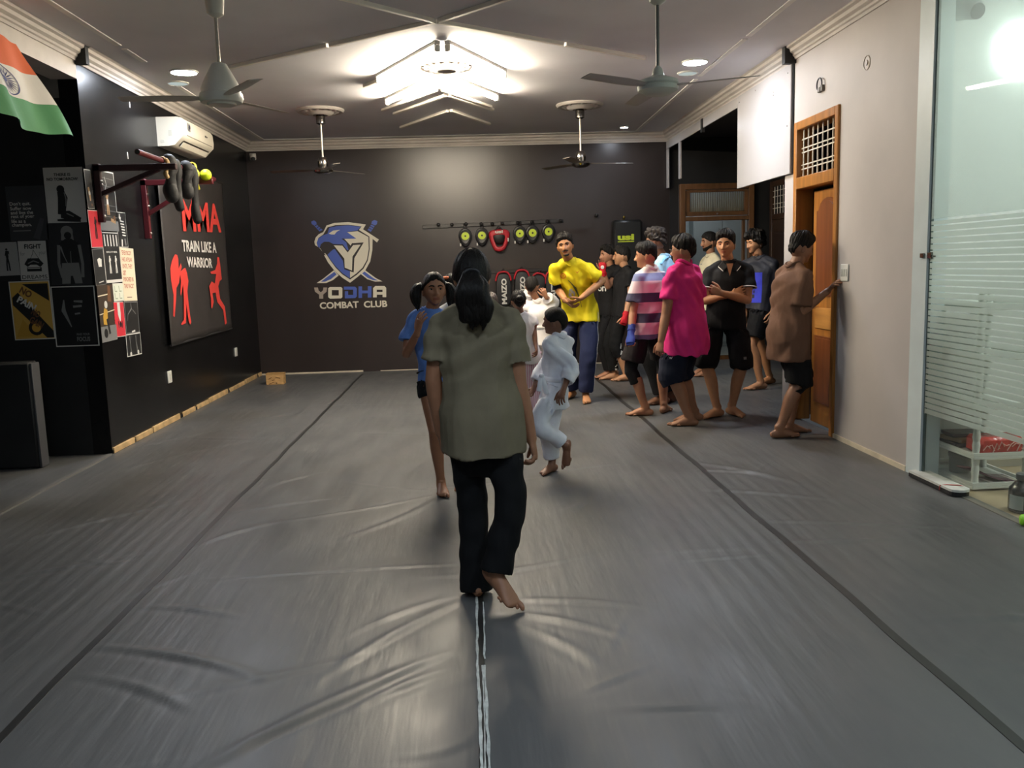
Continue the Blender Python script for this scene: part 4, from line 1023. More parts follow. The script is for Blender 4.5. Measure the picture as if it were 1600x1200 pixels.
hang('strap', 'short pale tan strap hanging under the near bracket arm', 'strap', 7.38, 7.41, .13, mat('tan strap', 'a98c5c', .6), .022, 0)
def ball():
    y = 8.22; xb = -2.46; t = thing('reflex_ball', (xb, y, ZBAR), 'neon yellow ball with a yellow cord looped on the red bar', 'ball')
    m = mat('neon yellow rubber', 'c9e021', .5)
    b = MB(); b.sphere((xb + .07, y + .12, ZBAR - .02), .052, seg=18, rings=12); ob('ball', b, m, t)
    for i in range(4):
        a0 = i * .7; pts = [(xb + .03 * math.cos(a), y - .05 + i * .03 + .01 * math.sin(2 * a), ZBAR + .025 + .05 * math.sin(a) - (.05 if i > 1 else 0)) for a in np.linspace(0, 2 * math.pi, 18)[:-1]]
        c = MB(); c.tube(pts, .006, seg=6, closed=True); ob('cord', c, mat('yellow cord', 'd6c832', .6), t)
    c = MB(); c.tube([(xb + .03, y - .06, ZBAR + .0), (xb + .035, y - .05, ZBAR - .1), (xb + .04, y - .02, ZBAR - .16)], .009, seg=6); c.tube([(xb + .02, y + .14, ZBAR - .0), (xb, y + .5, ZBAR + .02)], .005, seg=6); ob('cord_end', c, mat('yellow cord', 'd6c832', .6), t)
ball()

# ------------------------------------------------------------------ small wall things
def plate(label, c, n, u, w=.075, h=.11, name='wall_socket', cat='socket', sw=1):
    n = nrm(n); u = nrm(u); t = thing(name, c, label, cat); R = np.array([u, np.cross(n, u), n]).T; c = np.array(c, float)
    b = MB(); b.box(c + n * .006, (w, h, .012), R=R, bev=.004); ob('plate', b, mat('white socket plastic', 'd6d6cf', .35), t)
    for k in range(sw):
        b = MB(); b.box(c + n * .013 + u * ((k - (sw - 1) / 2) * w * .3), (w * .2, h * .45, .006), R=R, bev=.002); ob('rocker', b, mat('socket rocker', 'bdbdb6', .35), t)
    return t
q = on_x(264, 589, XL); plate('white socket plate low on the black left wall', q, U_X, U_Y, .11, .12)
q = on_x(368, 550, XL); plate('white socket plate low on the left wall under the banner corner', q, U_X, U_Y, .10, .11)
q = on_x(1321, 426, XR); plate('white switch plate on the right wall being pressed', q, -U_X, U_Y, .13, .13, 'light_switch', 'switch', 3); SWITCH = q
def wall_camera(c, n, label, k=1., m=None):
    m = m or M_cap
    n = nrm(n); c = np.array(c, float); t = thing('security_camera', c, label, 'camera')
    b = MB(); b.box(c + n * .012 * k, (.09 * k, .024 * k, .09 * k), bev=.008); ob('base', b, m, t)
    b = MB(); b.tube([c + n * .02 * k, c + (n * .06 - U_Z * .01) * k, c + (n * .11 - U_Z * .03) * k], [.04 * k, .045 * k, .04 * k], seg=18); ob('body', b, m, t)
    b = MB(); b.lathe([(.03 * k, 0), (.028 * k, .012), (.012 * k, .016), (0, .017)], c + (n * .135 - U_Z * .045) * k, axis=n * .9 - U_Z * .35); ob('lens', b, P_BLK, t)
q = on_y(395, 245, YB); wall_camera(q, [.25, -1, 0], 'small white security camera in the back left corner')
q = on_y(1487, 14, 5.56); wall_camera(q, [0.2, -1, 0], 'white security camera behind the glass partition', 1.6, mat('grey camera plastic', '9fa3a2', .4))
q = on_x(1284, 132, XR)
t = thing('wall_hook', q, 'dark bent hook with wires above the wooden door', 'hook')
b = MB(); pts = [q + np.array([-.02, .05 * math.cos(a), .05 * math.sin(a)]) for a in np.linspace(-.6, math.pi + .5, 14)]; b.tube(pts, .006, seg=6); ob('wire_loop', b, P_BLK, t)
b = MB(); b.box(q + [-.012, .01, -.04], (.024, .05, .04), bev=.004); b.box(q + [-.012, -.045, -.035], (.024, .03, .05), bev=.004); ob('clip', b, mat('grey clip', '6d675f', .5), t)
q = on_x(1355, 98, XR)
t = thing('wall_ring', q, 'round plastic cover on the upper right wall', 'cover')
b = MB(); b.lathe([(.052, 0), (.052, -.004), (.046, -.006), (.044, -.002), (.02, -.002), (.018, -.008), (0, -.008)], q, axis=(1, 0, 0), seg=24); ob('cover', b, mat('wall plastic cover', 'a99f94', .5), t)

# leaning mat in the recess
t = thing('padded_mat', (-4.0, 6.85, 0), 'tall black padded mat standing against the recess wall', 'mat')
b = MB(); b.box2((-5.0, 6.72, .004), (-3.36, 6.86, .83), bev=.015); ob('pad', b, mat('black mat cover', '141517', .55, var=.2), t)
b = MB(); b.box2((-3.362, 6.73, .006), (-3.345, 6.85, .82), bev=.004); ob('side_band', b, mat('grey mat edge', '3f4043', .6), t)

# wooden box
q = on_floor(430, 601)
t = thing('wooden_box', q, 'small pale plywood box on the mat in the far left corner', 'box')
M_ply = mat('pale plywood', 'c39a63', .6, var=.2, vscale=12, stretch=(1, 1, 5))
b = MB(); b.box2(q + [-.115, .0, .0], q + [.115, .13, .14], bev=.004); ob('case', b, M_ply, t)
b = MB(); b.box2(q + [-.118, -.003, .135], q + [.118, .133, .148], bev=.002); ob('lid', b, mat('plywood lid', 'ad8752', .6), t)
for dx, dz, w in ((-.06, .085, .05), (.04, .09, .06), (-.02, .06, .035), (-.05, .02, .07)):
    b = MB(); b.box(q + [dx, -.002, dz], (w, .003, .008), R=Matrix.Rotation(.4 * dx * 20, 3, 'Y')); ob('printed_mark', b, mat('brown ink', '6c4a26', .7), t)
b = MB(); b.cyl(q + [.02, -.003, .02], q + [.02, .004, .02], .008); ob('hole', b, P_BLK, t)

# ------------------------------------------------------------------ gear on the back wall
M_pad = mat('black pad vinyl', '19191b', .42); M_gred = mat('red pad vinyl', 'b92a35', .42); M_lime = mat('lime print', 'c8dc3a', .5)
def rail(px0, px1, label, knobs):
    a, c = on_y(*px0, YB), on_y(*px1, YB)
    t = thing('hook_rail', (a + c) / 2, label, 'rail')
    b = MB(); d = nrm(c - a); R = np.array([d, U_Y, np.cross(d, U_Y)]).T; b.box((a + c) / 2 - [0, .012, 0], (np.linalg.norm(c - a), .024, .05), R=R, bev=.004); ob('rail', b, mat('black rail', '201d1c', .4), t)
    for k in knobs:
        p = on_y(*k, YB - .05); b = MB(); b.tube([p + [0, .04, 0], p], .008, seg=8); b.sphere(p, .026); ob('knob', b, mat('black knob', '1c1b1b', .3), t)
rail((660, 355), (880, 345), 'upper black hook rail holding the target pads', [(685, 351), (706, 351), (728, 350), (752, 350), (769, 350), (785, 349), (809, 348), (831, 347), (855, 346), (876, 345)])
rail((762, 425), (905, 420), 'lower black hook rail holding the shin shields', [(843, 424), (786, 426), (817, 425)])
def focus_mitt(px, py, label):
    c = on_y(px, py, YB - .06); t = thing('target_pad', c, label, 'pad', 'black target pads on the upper rail')
    def outline(k): return [np.array([k * .096 * math.sin(a) * (1 - .22 * (math.cos(a) < 0) * abs(math.cos(a)) ** 1.0), 0, k * (.15 if math.cos(a) < 0 else .11) * math.cos(a)]) for a in np.linspace(0, 2 * math.pi, 29)[:-1]]
    b = MB(); V = []; n = 28
    for k, y in ((.85, .055), (1, .04), (1, -.0), (.93, -.022), (.75, -.028), (.7, -.02), (.0, -.014)): V += [c + p + [0, y, 0] for p in outline(k)]
    F = [(j * n + i, (j + 1) * n + i, (j + 1) * n + (i + 1) % n, j * n + (i + 1) % n) for j in range(6) for i in range(n)] + [tuple(range(n))]
    b.add(V, F); ob('pad_body', b, M_pad, t)
    b = MB(); b.lathe([(.055, 0), (.055, .004), (.0, .005)], c + [0, -.022, .0], axis=(0, -1, 0), seg=24); rr = ob('target_ring', b, M_lime, t)
    b = MB(); b.lathe([(.013, 0), (.013, .003), (.0, .004)], c + [0, -.027, 0], axis=(0, -1, 0), seg=12); ob('target_dot', b, P_BLK, rr)
    b = MB(); b.tube([c + [-.02, .0, .1], c + [-.02, -.01, .17], c + [.02, -.01, .17], c + [.02, 0, .1]], .007, seg=6); ob('hanging_loop', b, M_pad, t)
    b = MB(); b.box(c + [-.07, -.01, -.12], (.02, .01, .04), bev=.003); ob('white_tag', b, P_WHT, t)
for i, (x, y, l) in enumerate([(727, 369, 'black pad with lime ring, first from the left on the upper rail'), (753, 368, 'black pad with lime ring, just left of the red head guard'), (812, 365, 'black pad with lime ring, just right of the red head guard'), (832, 364, 'black pad with lime ring, second from the right end of the rail'), (857, 362, 'black pad with lime ring, last before the yellow shirt person')]):
    focus_mitt(x, y, l)
def headguard():
    c = on_y(780, 375, YB - .09); t = thing('head_guard', c, 'red open faced head guard hanging among the black pads', 'head guard')
    O = [(-.155, .12), (-.09, .15), (.09, .155), (.165, .125), (.15, .02), (.10, -.11), (.05, -.165), (-.05, -.165), (-.09, -.12), (-.14, .02)]
    I = [(-.085, .06), (-.04, .068), (.04, .07), (.085, .062), (.075, .0), (.055, -.07), (.03, -.095), (-.03, -.095), (-.045, -.07), (-.07, .0)]
    b = MB(); n = 10; V = []
    for P, y in ((O, .08), (O, .0), ([(x * .93, z * .93) for x, z in O], -.03), ([(x * 1.1, z * 1.1) for x, z in I], -.03), (I, -.005), (I, .06)): V += [c + [x, y + 1.6 * x * x, z] for x, z in P]
    b.add(V, [(j * n + i, j * n + (i + 1) % n, (j + 1) * n + (i + 1) % n, (j + 1) * n + i) for j in range(5) for i in range(n)]); me = b.mesh('shell'); bm = bmesh.new(); bm.from_mesh(me); bmesh.ops.recalc_face_normals(bm, faces=bm.faces[:]); bm.to_mesh(me); bm.free()
    o = ob('padded_shell', me, M_gred, t); s = o.modifiers.new('sub', 'SUBSURF'); s.levels = s.render_levels = 2
    b = MB(); put_text(b, 'usi', c + [0, -.034, .115], U_X, U_Z, .11, .045, 0, bold=.04); ob('lettering', b, P_WHT, t, smooth=False)
    b = MB(); b.sphere(c + [0, .05, .05], (.12, .07, .11)); ob('lining', b, P_BLK, t)
    b = MB(); b.tube([c + [-.05, 0, .14], c + [0, 0, .2], c + [.05, 0, .14]], .012, seg=6); ob('strap', b, P_BLK, t)
    b = MB(); b.box(c + [.125, -.03, -.0], (.018, .01, .05), bev=.003); ob('white_tag', b, P_WHT, t)
headguard()
def shin_pad(px, py, label, body, tilt=0.):
    c = on_y(px, py, YB - .09); t = thing('kick_shield', c, label, 'shield', 'black and red shields on the lower rail')
    R = np.array(Matrix.Rotation(tilt, 3, 'Y')); W, H = .112, .25
    def sec(k, y): return [np.array([k * W * math.copysign(abs(math.cos(a)) ** .6, math.cos(a)), y, k * H * math.copysign(abs(math.sin(a)) ** .75, math.sin(a))]) for a in np.linspace(0, 2 * math.pi, 25)[:-1]]
    b = MB(); n = 24; V = []
    for k, y in ((.9, .08), (1., .06), (1., -.0), (.9, -.03), (.0, -.045)): V += [c + R @ p + [0, y, 0] for p in sec(k, 0)]
    b.add(V, [(j * n + i, (j + 1) * n + i, (j + 1) * n + (i + 1) % n, j * n + (i + 1) % n) for j in range(4) for i in range(n)] + [tuple(range(n))]); ob('shield_body', b, M_pad, t)
    b = MB(); P = [c + R @ np.array([1.02 * W * math.copysign(abs(math.cos(a)) ** .6, math.cos(a)), -.004, 1.02 * H * math.copysign(abs(math.sin(a)) ** .75, math.sin(a))]) for a in np.linspace(.45, math.pi - .45, 15)]
    b.tube(P, [(.02, .014)] * 15, ref=U_Y); ob('red_binding', b, M_gred, t)
    if body:
        b = MB(); put_text(b, body, c + R @ np.array([.005, 0, -.02]) + [0, -.05, 0], R @ np.array([0, 0, 1.]), R @ np.array([-1., 0, 0]), .36, .075, 0, bold=.04, off=0.002); ob('lettering', b, P_WHT, t, smooth=False)
    b = MB(); b.tube([c + R @ np.array([-.04, 0, H]), c + R @ np.array([0, -.0, H + .05]), c + R @ np.array([.04, 0, H])], .009, seg=6); ob('hanging_loop', b, P_BLK, t)
shin_pad(787, 453, 'black shield with a red rim and upright MAIZO letters, leftmost on the lower rail', 'MAIZO')
shin_pad(816, 450, 'black shield with MAIZO letters half hidden, second on the lower rail', 'MAIZO')
shin_pad(838, 455, 'black shield with a red rim leaning behind the raised hand', '', math.radians(14))
shin_pad(864, 452, 'black shield mostly hidden behind the yellow shirt', 'MAIZO')
def usi_shield():
    a, c = on_y(955, 345, YB), on_y(1001, 400, YB); ctr = (a + c) / 2
    t = thing('body_shield', ctr, 'large black body shield with lime usi lettering hung on the back wall', 'shield')
    b = MB(); b.box2((a[0], YB - .16, c[2] - .25), (c[0], YB - .02, a[2]), bev=.03); ob('shield_body', b, mat('black shield vinyl', '151616', .38), t)
    b = MB(); b.box2((a[0] + .03, YB - .165, c[2] - .22), (c[0] - .03, YB - .155, a[2] - .03), bev=.004); ob('front_panel', b, mat('black shield front', '1b1c1c', .38), t)
    p = on_y(978, 370.5, YB - .168); b = MB(); put_text(b, 'usi', p, U_X, U_Z, .235, .085, 0, bold=.05); ob('lettering', b, M_lime, t, smooth=False)
    b = MB(); b.box(p + [0, 0, -.062], (.23, .002, .014)); ob('small_print', b, M_lime, t)
    p = on_y(975, 343, YB - .06); b = MB(); b.tube([(p[0], YB, p[2]), (p[0], YB - .06, p[2]), (p[0], YB - .07, p[2] + .03)], .01, seg=8); b.sphere((p[0], YB - .07, p[2] + .03), .02); ob('hook', b, mat('brass hook', 'b49a4a', .3, metal=1), t)
usi_shield()
q = on_y(931, 337, YB); b = MB(); b.tube([q, q - [0, .06, 0]], .01, seg=8); b.sphere(q - [0, .06, 0], .028); ob('wall_peg', b, mat('black knob', '1c1b1b', .3), label='single black peg on the wall left of the large body shield', cat='peg')

# ------------------------------------------------------------------ office shelf and what lies by it
M_plw = mat('white plastic shelf', 'd5d9d2', .4)
def rack():
    t = thing('shelf_rack', (3.2, 5.2, 0), 'white plastic shelf rack behind the frosted glass', 'shelf')
    X0, X1, Y0, Y1 = 3.06, 3.38, 5.02, 5.46
    for x in (X0, X1):
        for y in (Y0, Y1):
            b = MB(); pr = []
            for i in range(8):
                z = i * .15; pr += [(.02, z + .005), (.024, z + .03), (.019, z + .08), (.024, z + .13), (.02, z + .155)]
            b.lathe(pr, (x, y, 0), seg=10); ob('post', b, M_plw, t)
    for z in (.03, .215, .52, .82, 1.12):
        b = MB(); b.box2((X0 - .03, Y0 - .03, z - .02), (X1 + .03, Y1 + .03, z), bev=.004)
        for a, c in (((X0 - .03, Y0 - .03, z), (X1 + .03, Y0 - .02, z + .02)), ((X0 - .03, Y1 + .02, z), (X1 + .03, Y1 + .03, z + .02)), ((X0 - .03, Y0 - .02, z), (X0 - .02, Y1 + .02, z + .02)), ((X1 + .02, Y0 - .02, z), (X1 + .03, Y1 + .02, z + .02))): b.box2(a, c)
        ob('shelf_board', b, M_plw, t, smooth=False)
rack()
def put(name, label, cat, m, fn, loc=None):
    b = MB(); fn(b); v = np.array(b.v); return ob(name, b, m, label=label, cat=cat)
put('book', 'dark flat book lowest on the left of the red packet behind the glass', 'book', mat('dark book cover', '2c2a2a', .5), lambda b: b.box2((3.06, 5.24, .217), (3.30, 5.44, .245), bev=.003))
put('book', 'tan book lying on the dark book behind the glass', 'book', mat('tan book cover', '8d7550', .5), lambda b: b.box((3.18, 5.34, .260), (.22, .2, .028), rz=.15, bev=.003))
put('book', 'thin dark case topmost beside the red packet behind the glass', 'book', mat('dark case', '3a3636', .5), lambda b: b.box((3.17, 5.36, .286), (.2, .17, .022), rz=-.1, bev=.003))
def packet():
    t = thing('wrapped_packet', (3.22, 5.1, .215), 'red wrapped packet on the plastic shelf behind the glass', 'packet')
    b = MB(); b.box2((3.08, 5.01, .218), (3.36, 5.18, .325), bev=.02); ob('wrapper', b, mat('red wrapper', 'c0392f', .25, var=.3, vscale=20, bump=.5, bscale=30), t)
    r_ = random.Random(3)
    for i in range(9):
        b = MB(); x = 3.1 + i * .03; b.tube([(x, 5.008, .235 + r_.random() * .06), (x + .02, 5.004, .25 + r_.random() * .05), (x + .04, 5.008, .24 + r_.random() * .06)], .003, seg=6); ob('white_print', b, mat('pink white print', 'e0b0a4', .4), t)
packet()
put('plastic_tub', 'grey plastic tub on the lowest shelf behind the glass', 'tub', mat('grey tub', '8f9490', .4), lambda b: b.lathe([(.0, .0), (.06, 0), (.065, .1), (.07, .105), (.07, .125), (0, .13)], (3.16, 5.36, .032), seg=20))
def magazine():
    t = thing('magazine', (3.2, 5.15, .03), 'maroon covered magazine bent open at the foot of the shelf', 'magazine')
    b = MB(); V = []; n = 10
    for i in range(n + 1):
        s_ = i / n; V += [(3.06 + .3 * s_, 5.03, .04 + .10 * (1 - s_) ** 2), (3.06 + .3 * s_, 5.22, .04 + .07 * (1 - s_) ** 2)]
    b.add(V, [(2 * i, 2 * i + 2, 2 * i + 3, 2 * i + 1) for i in range(n)]); o = ob('cover', b, mat('maroon cover', '56273a', .4), t); s = o.modifiers.new('t', 'SOLIDIFY'); s.thickness = .008
    b = MB(); b.box((3.26, 5.12, .037), (.18, .16, .008), rz=.2); ob('inner_pages', b, mat('page edge', 'd8d2c4', .6), t)
magazine()
def stick():
    a, c = on_floor(1432, 744), on_floor(1512, 775); a[0] = c[0] = (a[0] + c[0]) / 2 - .02
    t = thing('cricket_bat_blade', (a + c) / 2, 'long flat white strip with a rounded end and red band beside the glass', 'strip')
    L = a[1] - c[1]; w = .06; P = [(-w, L / 2), (w, L / 2)] + [(w * math.cos(t_), -L / 2 + .02 - .05 * math.sin(t_)) for t_ in np.linspace(0, math.pi, 9)]
    m = (a + c) / 2
    b = MB(); b.prism(P, m + [0, 0, .03], U_X, U_Y, .014); ob('white_top', b, mat('white strip face', 'd3d3cc', .5, var=.08, vscale=20), t, smooth=False)
    b = MB(); b.prism([(x * .97, y * .995) for x, y in P], m + [0, 0, .004], U_X, U_Y, .026); ob('dark_sole', b, P_BLK, t, smooth=False)
    b = MB(); y = m[1] - L / 2 + .12; b.tube([(m[0] - w - .004, y, .012), (m[0] - w - .004, y - .005, .04), (m[0] - w * .5, y - .02, .0475), (m[0] + w * .6, y - .05, .0475), (m[0] + w + .004, y - .06, .04), (m[0] + w + .004, y - .06, .012)], .003, seg=6); ob('red_band', b, mat('red rubber band', 'b8352f', .5), t)
    t.name = 'flat_strip'
stick()
def jar():
    p = on_floor(1592, 801); p[0] = 3.07; p[1] = 4.56
    t = thing('protein_jar', p, 'black plastic jar with a pale label at the right edge behind the glass', 'jar')
    b = MB(); b.lathe([(0, 0), (.075, .0), (.08, .012), (.08, .11), (.078, .13), (.05, .165), (.04, .17), (.04, .18)], p, seg=28); ob('body', b, mat('black jar plastic', '222628', .25), t)
    b = MB(); b.lathe([(.044, .18), (.046, .184), (.046, .212), (.04, .216), (0, .216)], p, seg=28); ob('lid', b, mat('grey jar lid', '4a4f51', .35), t)
    b = MB(); n = 10; V = []
    for i in range(n + 1):
        a = math.radians(175 + 60 * i / n); V += [p + [.0812 * math.cos(a), .0812 * math.sin(a), .02], p + [.0812 * math.cos(a), .0812 * math.sin(a), .10]]
    b.add(V, [(2 * i, 2 * i + 2, 2 * i + 3, 2 * i + 1) for i in range(n)]); ob('label_patch', b, mat('pale jar label', '9fa6a6', .5), t)
jar()
def lime():
    p = on_floor(1598, 822); t = thing('dumbbell', p + [.08, 0, 0], 'small lime green dumbbell at the right edge of the mat', 'dumbbell')
    m = mat('lime vinyl', '8fd62f', .4)
    b = MB(); b.cyl(p + [0.03, 0, .03], p + [.15, -.05, .03], .016); ob('grip', b, m, t)
    for k in (0, 1):
        q = p + (np.array([.02, .005, .03]) if k == 0 else np.array([.16, -.055, .03])); b = MB(); d = nrm([.12, -.05, 0]); b.lathe([(.0, -.03), (.02, -.03), (.03, -.022), (.03, .022), (.02, .03), (0, .03)], q, axis=d, seg=16); ob('end_weight', b, m, t)
lime()
# ------------------------------------------------------------------ people: body, head, hair, clothes
def sm(a, b, x): t = np.clip((x - a) / (b - a), 0, 1); return t * t * (3 - 2 * t)
def gs(x, c, s): return np.exp(-((x - c) / s) ** 2)
def head_shape(D, feat=True):
    """skull and face for unit directions D (x right, y forward, z up); head 0.225 m high"""
    x, y, z = D[:, 0], D[:, 1], D[:, 2]
    P = D * np.array([.075, .097, .113])
    low = sm(.05, 1.0, -z)
    P[:, 0] *= 1 - .22 * low
    P[:, 1] = np.where(y > 0, .090 * (1 - (1 - np.clip(y, 0, 1)) ** 1.5), P[:, 1] * (1 - .42 * low))
    P[:, 0] = np.where(y > 0, P[:, 0] * (1 + .10 * low * y), P[:, 0])
    fr = sm(.15, .55, y); X, Z = P[:, 0].copy(), P[:, 2].copy()
    P[:, 1] += sm(.0, .3, y) * .026 * gs(Z, -.098, .02) * gs(X, 0, .026)
    if feat:
        n = .027 * sm(.022, -.026, Z) * sm(-.046, -.036, Z) + .004 * gs(Z, .012, .012)
        P[:, 1] += fr * n * gs(X, 0, .010 + .007 * sm(-.01, -.03, Z))
        for s in (-1, 1):
            P[:, 1] += fr * (.008 * gs(X, s * .0125, .006) * gs(Z, -.034, .008) - .011 * gs(X, s * .031, .0165) * gs(Z, .004, .011) + .004 * gs(X, s * .042, .018) * gs(Z, -.022, .018))
        P[:, 1] += fr * (.005 * gs(Z, .025, .009) * gs(X, 0, .05) + .007 * gs(X, 0, .022) * (gs(Z, -.0565, .0055) + gs(Z, -.068, .006)) - .004 * gs(X, 0, .02) * gs(Z, -.062, .0025))
    return P
def sph(nu, nv, dense=.4):
    D = []; F = []
    for j in range(nv + 1):
        ph = math.pi * (j + (.03 if j == 0 else -.03 if j == nv else 0)) / nv
        for i in range(nu):
            t = -math.pi + 2 * math.pi * i / nu; a = t - dense * math.sin(t)
            D.append((math.sin(ph) * math.sin(a), math.sin(ph) * math.cos(a), math.cos(ph)))
    for j in range(nv):
        for i in range(nu):
            i2 = (i + 1) % nu; F.append((j * nu + i, (j + 1) * nu + i, (j + 1) * nu + i2, j * nu + i2))
    F.append(tuple(range(nu))); F.append(tuple(nv * nu + i for i in range(nu))[::-1])
    return np.array(D), F
def remesh(mb, vox, it=3, lam=.5):
    """union of closed pieces as one skin of quads, relaxed"""
    me = mb.mesh('raw', False); o = bpy.data.objects.new('raw', me); COL.objects.link(o)
    m = o.modifiers.new('r', 'REMESH'); m.mode = 'VOXEL'; m.voxel_size = vox
    dg = bpy.context.evaluated_depsgraph_get(); dg.update()
    r = bpy.data.meshes.new_from_object(o.evaluated_get(dg))
    V = np.empty(len(r.vertices) * 3); r.vertices.foreach_get('co', V); V = V.reshape(-1, 3)
    L = np.empty(len(r.loops), int); r.loops.foreach_get('vertex_index', L)
    N = np.empty(len(r.polygons), int); r.polygons.foreach_get('loop_total', N)
    if (N == 4).all(): Q = L.reshape(-1, 4)
    else: Q = np.array([tuple(p.vertices)[:4] if len(p.vertices) >= 4 else tuple(p.vertices) + (p.vertices[2],) for p in r.polygons])
    bpy.data.objects.remove(o); bpy.data.meshes.remove(me); bpy.data.meshes.remove(r)
    E = np.concatenate([Q[:, [0, 1]], Q[:, [1, 2]], Q[:, [2, 3]], Q[:, [3, 0]]]); E = E[E[:, 0] != E[:, 1]]
    for _ in range(it):
        A = np.zeros_like(V); c = np.zeros(len(V))
        for k in (0, 1): np.add.at(A, E[:, k], V[E[:, 1 - k]]); np.add.at(c, E[:, k], 1)
        V = V + lam * (A / np.maximum(c, 1)[:, None] - V)
    return V, Q
def vnormals(V, Q):
    n = np.cross(V[Q[:, 2]] - V[Q[:, 0]], V[Q[:, 3]] - V[Q[:, 1]]); A = np.zeros_like(V)
    for k in range(4): np.add.at(A, Q[:, k], n)
    return A / np.maximum(np.linalg.norm(A, axis=1), 1e-12)[:, None]
def quadmesh(V, Q, name='m'):
    me = bpy.data.meshes.new(name); me.from_pydata(V.tolist(), [], Q.tolist() if hasattr(Q, 'tolist') else Q); me.update()
    me.polygons.foreach_set('use_smooth', [True] * len(me.polygons)); return me
def folds(V, seed, amp, k=46., drape=.3):
    """cloth folds: warped ridges, longer down the cloth, fading in and out"""
    r = np.random.RandomState(seed); f = np.zeros(len(V)); W = V.copy()
    W[:, 0] += .035 * np.sin(V[:, 2] * 9 + seed); W[:, 2] += .04 * np.sin(V[:, 0] * 11 + seed * 2); W[:, 1] += .03 * np.sin(V[:, 2] * 7 + seed * 3)
    for i in range(8):
        d = r.normal(size=3); d[2] *= drape + .8 * (i % 3 == 0); d = d / np.linalg.norm(d)
        q = W @ d * k * (.55 + .9 * r.rand()) + r.rand() * 6.28
        m = np.clip(np.sin(W @ r.normal(size=3) * 5 + r.rand() * 6.28) + .25, 0, 1)
        f += (.55 * np.sin(q) + .45 * (1 - 2 * np.abs(np.sin(q * .5)))) * m
    return amp * f / 1.3

def tuck(V, Q, bv, reach, gap, bare=()):
    """push surface points that stick out of a covering garment back beneath it; bare limbs stay as they are"""
    N = vnormals(V, Q); V = V.copy(); skip = np.zeros(len(V), bool)
    for a, b, r in bare:
        t = np.clip((V - a) @ (b - a) / max((b - a) @ (b - a), 1e-9), 0, 1); skip |= np.linalg.norm(V - (a + t[:, None] * (b - a)), axis=1) < r
    for i in range(len(V)):
        if skip[i]: continue
        c, n, _, d = bv.find_nearest(Vector(V[i]), reach)
        if c is None: continue
        n = np.array(n)
        if n.dot(N[i]) > .45:
            h = (V[i] - np.array(c)).dot(n)
            if h > -gap: V[i] = V[i] - n * (h + gap)
    return V

SKIN = {}
def skin_mats(tone):
    if tone not in SKIN:
        c = np.array([int(tone[i:i + 2], 16) for i in (0, 2, 4)])
        hx = lambda k: ''.join('%02x' % int(min(255, v)) for v in k)
        m = mat('skin ' + tone, tone, .5, var=.06, vscale=25, bump=.04, bscale=200)
        SKIN[tone] = [m, mat('lips ' + tone, hx(c * [.86, .70, .69]), .45), mat('nail ' + tone, hx(c * [1.12, 1.05, 1.05]), .35)]
    return SKIN[tone]
M_eye = mat('eye white', 'b5aca2', .4); M_iris = mat('dark brown iris', '1c120c', .2)
def hair_mat(name='black hair', col='15120f', rough=.6):
    return mat(name, col, rough, spec=.2, var=.3, vscale=40, bump=.5, bscale=90, stretch=(3, 3, .5))

